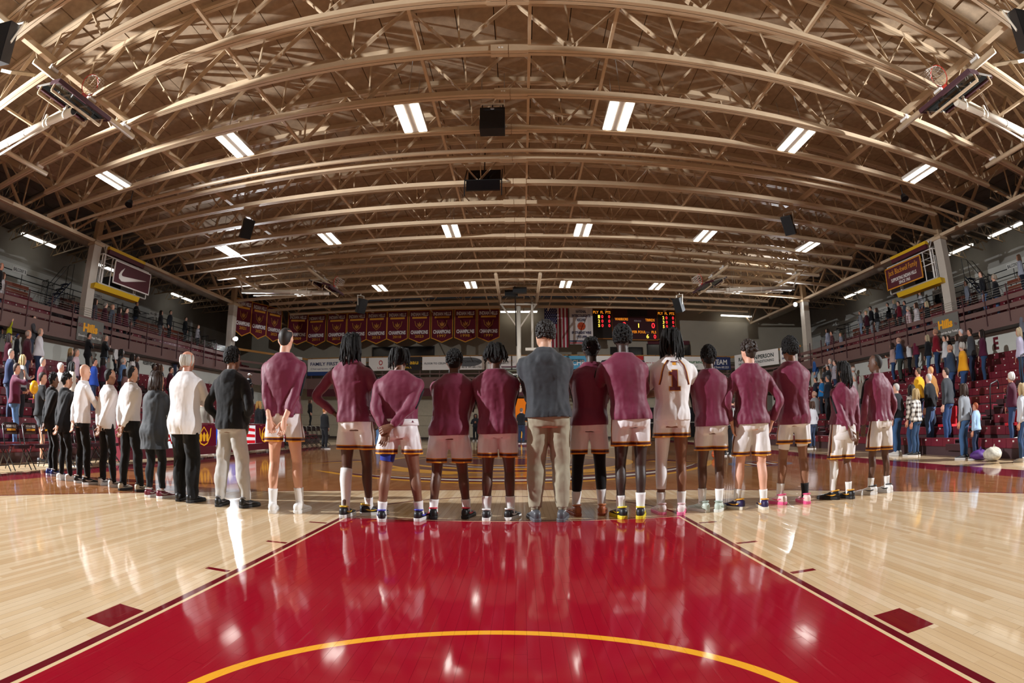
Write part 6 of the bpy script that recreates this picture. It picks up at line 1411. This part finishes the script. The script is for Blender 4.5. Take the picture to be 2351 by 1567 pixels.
# ================================================================ spectators and others
# (x, y, z of the feet in metres, height, build_pose, skin, top, trousers, hair, label)
CROWD = [
(-17.02, 10.18, 2.874, 1.77, 'm_front', 'c', '1d2740', '222834', '2a211c', 'person in navy at the left edge under the balcony'),
(-16.4, 10.38, 2.615, 1.42, 'c_up', 'c', 'b9bf1e', '3b3f4a', '1d1613', 'child in yellow-green hoodie with a raised arm'),
(-13.9, 8.89, 1.579, 1.64, 'f_front', 'c', '4a1626', '22232a', '20130f', 'person with dark hair in maroon cardigan over white top'),
(-15.77, 10.42, 2.356, 1.22, 'c_front', 'b', '1a1b20', '1a1b20', '1c2a66', 'child in black with a blue striped cap'),
(-13.9, 9.69, 1.579, 1.86, 'b_belly', 'c', '3b0f1c', '2e3950', '9a8a80', 'bald person in dark maroon printed tee'),
(-16.4, 11.53, 2.615, 1.81, 'm_phone', 'c', '45464c', '3a4356', '2b1c14', 'young person in grey sweatshirt with a round white print'),
(-16.4, 11.89, 2.615, 1.59, 'f_side', 'b', '141418', '1c1d22', '0d0b0b', 'person with black hair in black beside the grey sweatshirt'),
(-14.52, 10.64, 1.838, 1.84, 'b_belly', 'c', 'd9d8e0', '2a3550', '8d7d70', 'large person in white pullover with hands folded'),
(-12.02, 7.86, 0.802, 1.77, 'm_front', 'c', '1d2a4a', '26324a', '8a8680', 'grey-haired person with glasses in navy polo'),
(-12.02, 8.33, 0.802, 1.66, 'f_phone', 'c', '8a8c90', '1a1a1e', 'b39a6a', 'person with blond bob holding white paper'),
(-10.77, 7.31, 0.283, 1.84, 'm_face', 'c', '561a34', '4e6d98', '3a241a', 'bearded person in maroon printed tee wiping the brow'),
(-12.02, 9.08, 0.802, 1.69, 'm_side', 'c', '5a1826', '2a2c34', '8a8783', 'grey-haired person in dark red polo'),
(-13.9, 11.72, 1.579, 1.56, 'f_front', 'c', '5b5f68', '2c3a5e', 'a58b62', 'person with blond hair in grey and navy striped top'),
(-13.27, 11.48, 1.32, 1.75, 'm_side', 'c', 'd3b9c4', '3b4048', '8a7a70', 'person in pale pink shirt beside the column sign'),
(-11.4, 9.33, 0.543, 1.81, 'k_front', 'c', 'dcdad8', '2e3442', 'e4e2e0', 'person in white cap and white shirt'),
(-12.02, 10.3, 0.802, 1.69, 'f_front', 'c', 'cfc3b4', '2a2a30', '0e0b0b', 'person with straight black hair in cream jacket'),
(-15.77, 14.19, 2.356, 1.78, 'm_heart', 'c', '15151a', '131418', '2a1e18', 'person all in black standing below the sponsor board'),
(-12.65, 11.83, 1.061, 1.73, 'm_front', 'c', '2446a0', '26304a', '241914', 'young person in royal blue hoodie'),
(-13.27, 12.85, 1.32, 1.62, 'f_front', 'b', '45142a', '22222a', '14100f', 'person with dark hair and glasses in maroon sweater'),
(-15.77, 15.2, 2.356, 1.85, 'm_heart', 'c', '131317', '4a5a70', '7f7a74', 'grey-haired person in black tee and jeans'),
(-16.4, 16.51, 2.615, 1.51, 'm_side', 'c', 'd8d6d6', '1a1a20', '7a6a5a', 'smaller person in white printed tee with a yellow glove'),
(-14.52, 15.03, 1.838, 1.71, 'f_side', 'b', '3f3f46', '24242a', '15100e', 'person with pulled back dark hair behind the blue shirt'),
(-13.27, 13.91, 1.32, 1.75, 'b_front', 'c', '5c7fb0', '3a4150', 'b0a8a0', 'balding person with sunglasses in light blue shirt'),
(-13.9, 15.09, 1.579, 1.77, 'f_front', 'b', 'd2cfd0', '2b2b32', '17100d', 'person in sleeveless white top turned aside'),
(-13.9, 15.33, 1.579, 1.76, 'm_side', 'b', '2a2024', '26262c', '15100e', 'person in dark clothes behind the white top'),
(-12.65, 13.43, 1.061, 1.54, 'f_front', 'c', '8c6a68', '2e2a30', '2c1812', 'person with short auburn hair in patterned top'),
(-9.88, 7.57, 0.0, 1.92, 's_phone', 'c', '141417', '3d4046', '2b1d16', 'young person in black with grey shorts holding a gold balloon'),
(-13.27, 15.73, 1.32, 1.72, 'm_front', 'b', '1c1c22', '22242c', '18110e', 'person in dark jacket beneath the reserved letters'),
(-13.9, 16.71, 1.579, 1.57, 'f_front', 'b', '3a1420', '22242c', '3a1a14', 'person with hair tied up beneath the reserved letters'),
(-13.27, 16.21, 1.32, 1.72, 'f_side', 'c', '2a2c34', '22242c', '5a4030', 'person with brown hair in slate jacket near the long vest'),
(-13.27, 16.85, 1.32, 1.72, 'm_front', 'c', '4a1526', '5a5c60', '3a2a20', 'person in maroon pullover bowing the head'),
(-17.02, 21.82, 2.874, 1.76, 'm_crossed', 'c', '4b4a40', '3a4258', '2a2019', 'person in camouflage jacket against the balcony front'),
(-13.9, 18.28, 1.579, 1.73, 'm_front', 'c', '4a1626', '30323a', '2b1d16', 'person with short brown hair behind the grey-haired coach'),
(-9.63, 14.09, 0.0, 1.68, 'm_front', 'c', '8b867c', '2a2a2e', '5b4632', 'person in grey sweater working behind the table'),
(-9.63, 14.52, 0.0, 1.8, 'm_side', 'c', 'c9c6be', '2a2a2e', '4a3a2c', 'person in pale shirt bending over the table'),
(-9.63, 18.01, 0.0, 1.77, 'f_side', 'c', '1c1d22', '1a1a1e', 'b58a4a', 'person with long blond hair in black behind the table'),
(-9.63, 18.29, 0.0, 1.77, 'f_front', 'c', '121216', '1a1a1e', 'a39a86', 'person with curly fair hair in black behind the table'),
(-9.63, 18.71, 0.0, 1.72, 'm_crossed', 'c', '6a1e33', '22222a', '2a1d17', 'person in maroon pullover behind the table'),
(-14.52, 25.63, 1.838, 1.78, 'k_front', 'b', '17181d', '1a1b20', 'e2e2e0', 'person in white beanie and black high in the left stand'),
(-13.27, 23.74, 1.32, 1.62, 'k_side', 'b', '15161a', '16171b', '101014', 'person in black beanie on the left stand'),
(-12.02, 28.72, 0.802, 1.57, 'f_side', 'c', '15171c', '14161b', '6a4a36', 'person in black crouched at the end of the left stand'),
(17.02, 27.5, 2.874, 1.6, 'm_heart', 'c', '3a1f66', '3a4660', '6a4a36', 'young person in purple shirt'),
(16.4, 25.64, 2.615, 1.87, 'b_side', 'c', '24508e', '7f97b4', 'a08a78', 'balding person in blue tee and pale jeans'),
(16.4, 24.34, 2.615, 1.64, 'f_front', 'c', 'b9b2ae', '3a3f4a', 'b8b0a4', 'white-haired person in pale top below the right rail'),
(15.15, 22.23, 2.097, 1.79, 'm_front', 'c', '8e9096', '3a3f4a', 'b5aea4', 'grey-haired person in light grey shirt'),
(16.4, 22.53, 2.615, 1.56, 'f_side', 'c', 'd79a22', '2a2c34', '1f1410', 'person with long dark hair in mustard top'),
(14.52, 20.91, 1.838, 1.82, 'm_heart', 'c', 'a09ca6', '2c3a56', '3a2a20', 'person in lilac shirt and jeans'),
(14.52, 21.89, 1.838, 1.6, 'f_front', 'c', '3c3c42', '2a2a30', '2b1b14', 'person with dark hair in charcoal top'),
(14.52, 21.56, 1.838, 1.65, 'm_front', 'c', '22262a', '2a2a30', '2a1d16', 'young person in black tee with small print'),
(12.65, 19.86, 1.061, 1.71, 'm_side', 'c', '1c2233', '20242e', '2b1d16', 'young person in navy hooded jacket'),
(12.65, 19.35, 1.061, 1.65, 'm_heart', 'c', '1f6fae', '1e2430', '2a1c15', 'young person in bright blue jacket'),
(12.02, 17.94, 0.802, 1.87, 'k_phone', 'c', '1c2230', '33353b', '4a4c50', 'person in grey cap and navy jacket'),
(10.77, 17.1, 0.283, 1.73, 'b_front', 'c', '8e9094', '4a4c52', 'c09a88', 'bald person with glasses in grey cardigan'),
(9.88, 15.89, 0.0, 1.59, 'f_side', 'c', 'c4c3c8', '33405a', '4a2f20', 'person with brown hair in pale grey sweatshirt on the floor'),
(13.27, 17.77, 1.32, 1.7, 'b_front', 'c', 'd6d4d4', '4a4a50', 'c9c2ba', 'white-haired person in white shirt in the right stand'),
(12.02, 16.07, 0.802, 1.72, 'm_front', 'c', 'd9d7d8', '5a564f', 'b9b4ac', 'grey-haired person in white shirt holding the chin'),
(12.02, 15.62, 0.802, 1.64, 'f_front', 'c', '8a8278', '3a3a40', 'a7a49c', 'person with grey bob and glasses in taupe top'),
(15.77, 17.86, 2.356, 1.7, 'f_phone', 'c', 'b59a94', '2c456e', '2a1812', 'person with long dark hair in pink quilted vest'),
(15.77, 17.36, 2.356, 1.88, 'b_heart', 'c', '1f4f8e', '3a423e', 'c29a86', 'bald person in blue pullover holding a cap'),
(16.4, 17.36, 2.615, 1.56, 'f_heart', 'c', 'dddbdc', '17171c', '5a3826', 'young person in white tee and black trousers'),
(16.4, 16.86, 2.615, 1.64, 'm_heart', 'c', '6a2038', '24304a', '3a2318', 'person in maroon vest over pale sleeves'),
(15.77, 15.46, 2.356, 1.7, 'f_front', 'c', '17181d', '3f628e', 'b7aa8e', 'person with blond hair in black cardigan and jeans'),
(15.77, 14.91, 2.356, 1.86, 'b_belly', 'c', '7c1424', '2a3f63', 'b78a72', 'large person in red shirt and denim overalls'),
(15.15, 13.84, 2.097, 1.69, 'm_phone', 'c', 'cfd0d4', '2c3c58', '2a1b14', 'bearded person in white printed tee sitting against the rail'),
(15.77, 14.17, 2.356, 1.51, 'c_front', 'c', '1c2028', '2a3040', '3a2a1e', 'child in dark top beside the bearded person'),
(15.15, 13.13, 2.097, 1.61, 'f_front', 'c', '8f9094', '3a4256', '3b2418', 'person with brown wavy hair in grey top'),
(15.15, 12.89, 2.097, 1.76, 'k_side', 'c', '3a2a22', '2e3444', 'cfd0da', 'person in white mesh cap and brown vest'),
(14.52, 11.92, 1.838, 1.86, 'm_front', 'c', '43464c', '26304a', '2a1c15', 'tall person in dark grey sweater and jeans'),
(14.52, 11.35, 1.838, 1.72, 'f_front', 'c', '4c1733', '2a4468', '20130f', 'person with curly ponytail in plum sweater'),
(13.27, 11.94, 1.32, 1.8, 'b_front', 'c', '34455c', '34507c', 'b58c76', 'balding person in denim jacket over yellow tee'),
(13.27, 11.36, 1.32, 1.78, 'g_front', 'c', 'dc9c1c', '2c4a78', 'b9b6b0', 'grey-haired person in yellow tee and jeans'),
(11.4, 11.79, 0.543, 1.8, 'm_heart', 'c', 'dca21e', '2e3c58', '4a3624', 'young person in yellow tee with hand on heart'),
(11.4, 11.21, 0.543, 1.78, 'm_side', 'c', '9a6a34', '2e3444', 'c08a5a', 'fair-haired person in tan jacket'),
(10.77, 10.71, 0.283, 1.79, 'm_side', 'c', '17181c', '4a6184', 'b9b5ae', 'white-haired person in black jacket with hands behind'),
(10.77, 9.98, 0.283, 1.88, 'm_side', 'c', '33363b', '27406a', '2b1c15', 'person with glasses in charcoal pullover and jeans'),
(9.88, 11.23, 0.0, 1.85, 'm_side', 'c', '1b1c21', '3e628f', 'b5b1aa', 'white-haired person in black hoodie standing on the floor'),
(9.88, 10.61, 0.0, 1.76, 'f_side', 'c', '5a4a48', '2c4468', '1f1512', 'person with short dark hair in plaid on the floor'),
(9.88, 10.43, 0.0, 1.65, 'f_side', 'c', '6b5f58', '27405f', 'b09668', 'person with fair hair in brown and white plaid shirt'),
(9.88, 8.59, 0.0, 1.64, 'f_side', 'c', '85898f', '42638e', '3b281d', 'person with long brown hair in grey hoodie and jeans'),
(9.88, 8.19, 0.0, 1.22, 'c_side', 'c', '9fbfe0', '1e2c48', '9a4a22', 'red-haired child in pale blue tee'),
(10.77, 7.61, 0.283, 1.55, 'g_heart', 'c', '431128', '25385c', 'd0ccc6', 'white-haired person in maroon sweatshirt at the right'),
(9.88, 6.71, 0.0, 1.52, 'f_side', 'c', 'b9bcc4', '2f4a72', 'b8a078', 'person with long blond hair in pale grey at the right edge'),
(13.9, 9.22, 1.579, 1.69, 'f_front', 'c', 'b9b6cc', '2c4058', 'b9a88a', 'person with fair hair in lavender sweater near the top row'),
(16.4, 10.58, 2.615, 1.67, 'g_front', 'c', '6f7480', '2a2e3a', '8a8680', 'person with grey hair in slate jacket above the lavender sweater'),
(17.28, 25.41, 4.359, 1.64, 'f_front', 'c', '8f94a8', '6f86a8', '241711', 'person with dark hair in grey tee at the far right balcony'),
(16.64, 24.05, 3.993, 1.61, 'm_front', 'c', '4c1a26', '2a3044', '2b1c15', 'person in maroon at the far right balcony'),
(16.64, 23.16, 3.993, 1.38, 'c_front', 'c', '8b8fa0', '2e3a54', '8a6a48', 'child in grey at the far right balcony'),
(20.25, 25.74, 5.669, 1.59, 'm_heart', 'c', '8d8f96', '7f93b0', '3a2a1e', 'young person in grey tee and light jeans on the balcony'),
(18.47, 22.91, 4.883, 1.73, 'm_heart', 'c', '3d1020', '19191e', 'b59a60', 'fair-haired person in maroon hoodie on the balcony'),
(19.66, 23.88, 5.407, 1.73, 'k_front', 'c', '17171c', '8b9098', '141418', 'person in black cap and grey trousers on the balcony'),
(19.07, 22.66, 5.145, 1.61, 'f_front', 'c', '16161b', '8f949c', '4a2f20', 'person with brown hair in black and grey on the balcony'),
(21.34, 24.1, 5.715, 1.8, 'm_front', 'c', '14161c', '2a3c5c', '15100e', 'person in black jacket and jeans on the balcony'),
(19.66, 21.61, 5.407, 1.65, 'f_front', 'c', '74787e', '1c1c22', 'a89878', 'person with fair hair in grey on the balcony'),
(18.47, 19.98, 4.883, 1.65, 'm_heart', 'c', '6a1424', '1b1b20', '1c130f', 'young person in red sweater on the balcony'),
(18.47, 19.49, 4.883, 1.57, 'm_heart', 'c', '3c4452', '23262e', '15100e', 'young person in slate sweater on the balcony'),
(16.64, 17.39, 3.993, 1.63, 'g_heart', 'c', 'c08f9c', '26304a', 'b4aa9c', 'person with grey hair in pink plaid on the balcony'),
(16.64, 16.81, 3.993, 1.67, 'f_front', 'c', 'cdc7cc', '27304a', '4a3022', 'person with long brown hair in white jacket on the balcony'),
(21.34, 20.97, 5.715, 1.84, 'm_side', 'c', 'c9c7ca', '2f4a74', '2a1c15', 'person in white printed tee and jeans on the balcony'),
(16.64, 16.1, 3.993, 1.58, 'f_front', 'c', '17171c', '24304a', 'c7b996', 'person with blond hair in black vest on the balcony'),
(21.34, 19.55, 5.715, 1.81, 'm_front', 'c', '15171f', '14151b', '17110e', 'person in black jacket beside the right column'),
(17.28, 13.96, 4.359, 1.71, 'm_side', 'b', '6f7684', '1e2330', '15100e', 'person in grey hoodie at the balcony gate'),
(17.28, 13.0, 4.359, 1.85, 'm_side', 'c', '161920', '4f6f9c', '4a3a2c', 'tall person in black jacket and jeans on the balcony stairs'),
(16.64, 11.85, 3.993, 1.74, 'g_front', 'c', '14161c', '4a648a', 'b0a596', 'person with short grey hair in black jacket on the balcony'),
(19.07, 11.85, 5.145, 1.7, 'f_front', 'c', 'a7acbc', '1c2030', '6a4a34', 'person in pale grey at the BALCONY F plate'),
(-16.64, 9.64, 3.993, 1.89, 'b_side', 'c', '16161a', '1e2026', '8a7a70', 'person in black at the left edge of the balcony'),
(-16.64, 9.84, 3.993, 1.59, 'f_front', 'c', 'c9c6cc', '4a5468', '5a3e2c', 'person in white sweater at the left edge of the balcony'),
(-16.64, 15.11, 3.993, 1.7, 'f_front', 'c', '3d3a42', '6a6c76', '2b1b14', 'person in dark grey next to the left column'),
(-16.64, 15.78, 3.993, 1.69, 'g_front', 'c', '3d1422', '2a2c36', '8a8680', 'person in maroon behind the rail by the left column'),
(-16.64, 16.25, 3.993, 1.7, 'b_side', 'c', '4b5260', '3a4456', 'b08a76', 'large person in grey shirt behind the left rail'),
(-16.64, 16.75, 3.993, 1.65, 'f_front', 'c', '421526', '2a2a32', '2a1a14', 'person with dark hair in maroon behind the left rail'),
(-16.64, 17.23, 3.993, 1.74, 'm_front', 'c', '4a1727', '26262e', '3a2a1f', 'person in maroon pullover behind the left rail'),
(-21.34, 22.84, 5.715, 1.87, 'm_crossed', 'c', '121216', '2c3a56', '2a1c15', 'tall person in black printed tee behind the left rail'),
(-19.07, 22.69, 5.145, 1.69, 'f_front', 'c', '1a171a', '5c5c60', '2a1a13', 'person with long dark hair beside BALCONY D'),
(-19.66, 24.27, 5.407, 1.8, 'm_side', 'c', '23262c', '15161a', '2a1d16', 'person in dark vest beside BALCONY D'),
(-19.66, 25.91, 5.407, 1.72, 'm_front', 'c', '15171b', '33353a', '3a2b20', 'person in black jacket at the far left balcony stairs'),
(-18.47, 25.72, 4.883, 1.66, 'm_front', 'c', 'a7a4ac', '24262c', '5a3f2c', 'young person in pale shirt at the far left balcony'),
(-16.64, 17.61, 3.993, 1.2, 'c_front', 'c', '3a2a2c', '2a3044', '4a3626', 'child seated low behind the left rail'),
(-7.51, 19.64, 0, 1.59, 'm_front', 'c', '121316', '121317', 'a0622e', 'person in black polo standing at the sideline with folded hands'),
(-6.18, 21.97, 0, 1.81, 's_side', 'b', '14161c', '131418', '17100d', 'far player in black warm-up top and shorts'),
(-6.28, 22.86, 0, 1.69, 'm_side', 'c', '1b1d26', '5b7ca6', '15100e', 'person in black hoodie and pale jeans at the far bench'),
(0.12, 26.85, 0, 1.8, 'm_chest', 'c', '14151a', '24324a', '6a5a4a', 'band leader in black tee and jeans seen from behind'),
(-0.58, 34.39, 0, 1.78, 'f_chest', 'c', '15151a', '15151a', '3a241a', 'band player left of the band leader'),
(-0.26, 36.38, 0, 1.86, 'm_chest', 'b', '16161b', '16161b', '15100e', 'band player behind the band leader'),
(0.5, 35.22, 0, 1.81, 'm_chest', 'c', '17171c', '17171c', '2a1c15', 'band player right of the band leader'),
(-2.14, 30.99, 0, 1.73, 'm_chest', 'b', '16171c', '15151a', '15100e', 'band player in black between two players'),
(-2.55, 30.98, 0, 1.58, 'f_chest', 'b', '1c1c22', '15151a', '15100e', 'second band player in black between two players'),
(6.05, 14.64, 0, 1.68, 'm_side', 'b', 'c9c9cc', '121216', '15100e', 'referee in black and white striped shirt'),
(6.68, 15.7, 0, 1.73, 'm_side', 'c', '3a1220', '1a1a20', '2a1c15', 'visiting player in maroon beside the referee'),
(6.53, 15.02, 0, 1.62, 'm_side', 'c', 'c7c9cc', '5b7ca6', '2a1c15', 'person in white jacket and pale jeans behind the referee'),
]

SKIN = {'c': ['d8a48c', 'd09a80', 'c98f76', 'e0b09a'], 'b': ['6a4634', '553828', '7a523e']}
def make_crowd():
    TPL = {}; grey = mat('808080', 0.8, kind='template')
    base = dict(skin=grey, dark=mat('1a100c', 0.5, kind='feature'), upper=grey, lower=grey, shoe=(grey, grey, None), hair=grey, dark_cloth=grey)
    ARMS = {'front': ('front', 'front'), 'side': ('side', 'side'), 'heart': ('front', 'heart'), 'phone': ('front', 'phone'), 'face': ('phone', 'face'), 'belly': ('front', 'front'), 'crossed': ('crossed', 'crossed'), 'chest': ('chest', 'chest'), 'up': ('front', 'up')}
    def template(key):
        if key in TPL: return TPL[key]
        ty, pose = key.split('_'); c = dict(H=1.72 if ty not in 'fg' else 1.66, loc=(0, 0, 0), label='template', mats=base, arms=ARMS[pose], seed=len(TPL) + 3, voxel=.027, feet=((-.10, 0), (.10, 0)))
        if ty == 'c': c['H'] = 1.45; c['voxel'] = .024
        c['female'] = ty in 'fg'; c['hair'] = {'m': 'short', 'f': 'long', 'c': 'short', 'b': 'none', 'g': 'bob', 'k': 'cap', 's': 'short'}[ty]
        if ty == 'b': c['hair'] = 'balding'
        c['w'] = 1.12 if ty in 'bk' else 1.05; c['belly'] = .05 if pose == 'belly' else .025 if ty in 'bg' else 0
        c['upper'] = ('shirt' if ty != 's' else 'tee', c['H'] * .52, .02, 1.0); c['sleeve'] = .55 if key in ('b_belly', 'm_face') else .95
        c['lower'] = ('shorts', .40 * c['H'], 1.0) if ty == 's' else ('pants', 1.15, -.02)
        t = person(c, hero=False); TPL[key] = (t, list(t.children), {o: list(o.children) for o in t.children}); return TPL[key]
    rn = random.Random(5)
    for x, y, z, H, key, sk, c1, c2, hr, lab in CROWD:
        t0, ch, sub = template(key); sc_ = H / {'c': 1.45, 'f': 1.66, 'g': 1.66}.get(key[0], 1.72)
        face = 180 if 'band player' in lab else math.degrees(math.atan2(2.4 - x, 33.5 - y)) + rn.uniform(-9, 9)
        t = thing('person', lab, 'person', (x, y, z), -math.radians(face), 'spectators in the stands' if z > 0.1 else 'people on the floor away from the line'); t.scale = (sc_,) * 3
        S = skin(rn.choice(SKIN[sk])); U, L, Hm = cloth(c1), cloth(c2), mat(hr, 0.65, bump=0.5, bscale=120, kind='hair_plain'); sh = mat(rn.choice(['2a2a2e', 'd0cdc8', '4a3a30', '1a1a1c', 'c9c6c2']), 0.5, kind='shoe')
        for o in ch:
            nm = o.name.split('.')[0]; m = {'body': S, 'hair': Hm, 'cap': Hm, 'shoe': sh}.get(nm, U if nm in ('shirt', 'coat') else L)
            q = put(nm, o.data, t, o.location.copy(), o.rotation_euler.copy(), o.scale.copy(), [m])
            for k in sub[o]: put(k.name.split('.')[0], k.data, q, k.location.copy(), k.rotation_euler.copy(), k.scale.copy(), [mat('d9d6d2', 0.6, kind='shoe_sole')])
        if 'striped shirt' in lab:
            q = [o for o in t.children if o.name.startswith('shirt')][0]; m = bpy.data.materials.new('stripes'); m.use_nodes = True; nt = m.node_tree; tc = nt.nodes.new('ShaderNodeTexCoord'); sp = nt.nodes.new('ShaderNodeSeparateXYZ'); nt.links.new(tc.outputs['Object'], sp.inputs[0])
            nt.links.new(mixcol(nt, lin('d8d8da'), lin('101012'), (X(nt, sp.outputs[0]) * 14).fract() > 0.5), nt.nodes['Principled BSDF'].inputs['Base Color']); q.material_slots[0].link = 'OBJECT'; q.material_slots[0].material = m
        elif 'plaid' in lab:
            q = [o for o in t.children if o.name.startswith('shirt')][0]; m = bpy.data.materials.new('plaid'); m.use_nodes = True; nt = m.node_tree; tc = nt.nodes.new('ShaderNodeTexCoord'); sp = nt.nodes.new('ShaderNodeSeparateXYZ'); nt.links.new(tc.outputs['Object'], sp.inputs[0])
            a = (X(nt, sp.outputs[0]) * 9).fract() > 0.55; b = (X(nt, sp.outputs[2]) * 9).fract() > 0.55
            lo_, hi_ = (lin('d9c8cc'), lin('b0808c')) if 'pink' in lab else (lin('d8d2c8'), lin('3a2c28'))
            nt.links.new(mixcol(nt, lo_, hi_, a * 0.5 + b * 0.5), nt.nodes['Principled BSDF'].inputs['Base Color']); q.material_slots[0].link = 'OBJECT'; q.material_slots[0].material = m
    for t0, ch, sub in TPL.values():
        for o in ch:
            for k in sub[o]: bpy.data.objects.remove(k)
            bpy.data.objects.remove(o)
        bpy.data.objects.remove(t0)
make_crowd()
# ================================================================ loose things
def small():
    # things left in the right stand and on the floor
    t = thing('stadium_seat', 'red folding seat cushion on the right front row', 'seat', fl(35.6, 25.2, 2.25), math.radians(-90))
    R = mat('c01020', 0.7, kind='red_canvas'); b = MB(); b.bx(-0.75, 0.75, -0.1, 1.1, 0, 0.2); b.build('seat_pad', R, t); b = MB(); b.bx(-0.7, 0.7, 1.0, 1.15, 0.1, 1.7); b.build('back_pad', R, t)
    t = thing('stadium_seat', 'red folding seat cushion behind the plaid shirt', 'seat', fl(35.6, 33.5, 2.25), math.radians(-90)); b = MB(); b.bx(-0.75, 0.75, -0.1, 1.1, 0, 0.2); b.build('seat_pad', R, t); b = MB(); b.bx(-0.7, 0.7, 1.0, 1.15, 0.1, 1.7); b.build('back_pad', R, t)
    for y in (43.0, 44.7):
        t = thing('stadium_seat', 'black folding seat cushion, %s of two on the right front row' % ('nearer' if y < 44 else 'farther'), 'seat', fl(35.6, y, 2.25), math.radians(-90)); b = MB(); b.bx(-0.75, 0.75, -0.1, 1.1, 0, 0.2); b.build('seat_pad', DARK, t); b = MB(); b.bx(-0.7, 0.7, 1.0, 1.15, 0.1, 1.7); b.build('back_pad', DARK, t)
    def sack(loc, r, m, lab, seed):
        rn = random.Random(seed); b = MB(); R = []
        for i in range(1, 9):
            a = PI * i / 9; R.append([(math.sin(a) * math.cos(q) * r[0] * (1 + 0.18 * math.sin(3 * q + seed) + rn.uniform(-.05, .05)), math.sin(a) * math.sin(q) * r[1], r[2] * (1 - math.cos(a)) * (1 + 0.1 * math.sin(2 * q + seed))) for q in [2 * PI * j / 14 for j in range(14)]])
        b.rings(R); t = thing('bag', lab, 'bag', fl(*loc)); b.build('sack', m, t, smooth=True); b = MB(); b.tube([(0, 0, 2 * r[2] * 0.9), (0.15, 0, 2 * r[2] + 0.2), (0.35, 0, 2 * r[2] * 0.85)], 0.05, 6); b.build('strap', m, t)
    sack((32.2, 26.3, 0), (0.9, 0.7, 0.35), mat('4a2470', 0.6, vary=0.3, vscale=12, kind='purple_fabric'), 'purple bag on the floor before the right stand', 1)
    sack((32.0, 24.7, 0), (0.8, 0.8, 0.45), mat('b8b2a4', 0.7, vary=0.25, vscale=15, kind='print_fabric'), 'pale printed bag on the floor beside the purple bag', 2)
    sack((35.6, 36.2, 2.25), (0.7, 0.6, 0.4), DARK, 'black bag on the right front row', 3)
    sack((35.8, 22.0, 2.25), (0.6, 0.5, 0.5), mat('2a1a20', 0.6, kind='dark_leather'), 'dark handbag on the right front row', 4)
    for x, y, z, a, lab in ((35.0, 23.6, 1.42, 0.3, 'white sheets of paper on the right front seat row'), (-28.9, 26.0, 0.02, 0.2, 'white sheet of paper on the floor by the courtside chairs'), (-28.7, 29.6, 0.02, -0.3, 'second white sheet on the floor near the table')):
        b = MB(); b.bx(-0.5, 0.5, -0.7, 0.7, 0, 0.02); tag(b.build('paper_sheet', WHITE, loc=fl(x, y, z), rot=(0, 0, a)), lab, 'paper')
    # gold balloon, basketball, band railing and yellow-fronted music stands
    b = MB(); b.ball((0, 0, 0), (0.36, 0.36, 0.45), 16, 12); b.tube([(0, 0, -0.44), (0, 0, -0.75)], 0.05, 6); tag(b.build('balloon', mat('e0a21a', 0.3, kind='balloon_gold'), loc=fl(-30.9, 23.0, 5.1), smooth=True), 'gold balloon held up in the courtside row', 'balloon')
    t = thing('basketball', 'orange basketball on the floor beyond the right players', 'ball', fl(17.6, 45.5, 0.39)); b = MB(); b.ball((0, 0, 0), 0.39, 18, 14); b.build('ball', mat('c2592a', 0.6, bump=0.3, bscale=300, kind='ball_leather'), t, smooth=True)
    for M in (Matrix.Identity(3), Matrix.Rotation(PI / 2, 3, 'X'), Matrix.Rotation(PI / 2, 3, 'Y')):
        b = MB(); b.tube([M @ Vector((0.392 * math.cos(a), 0.392 * math.sin(a), 0)) for a in [2 * PI * i / 24 for i in range(24)]], 0.012, 4, close=True); b.build('seam', BLK, t)
    for i in range(5):
        t = thing('music_stand', 'maroon and gold fronted music stand, %s of the band row' % ['leftmost', 'second', 'middle', 'fourth', 'rightmost'][i], 'music stand', fl(-5.2 + i * 2.9, 97.5, 0)); b = MB(); b.bx(-1.2, 1.2, -0.06, 0.06, 0.3, 2.9); b.build('front_panel', DMAROON, t)
        b = MB(); b.bx(-0.45, 0.35, -0.09, -0.06, 0.7, 2.5); b.build('gold_letter', GOLD, t); b = MB(); b.bx(-0.9, 0.9, 0.06, 0.5, 0, 0.3); b.build('foot', BLK, t)
    for s in (-1,):
        t = thing('stair_rail', 'thin dark stair railing against the far wall', 'railing', fl(-13.5, 110.6, 0))
        for z in (2.3, 3.4):
            b = MB(); b.tube([(-2.4, 0, z - 1.2), (2.4, 0, z + 1.0)], 0.06, 6); b.build('rail', BLK, t)
        for x in (-2.2, 0, 2.2):
            b = MB(); b.tube([(x, 0, 0), (x, 0, 3.4 + x * 0.45)], 0.06, 6); b.build('post', BLK, t)
small()
bpy.data.scenes.remove(TMP)
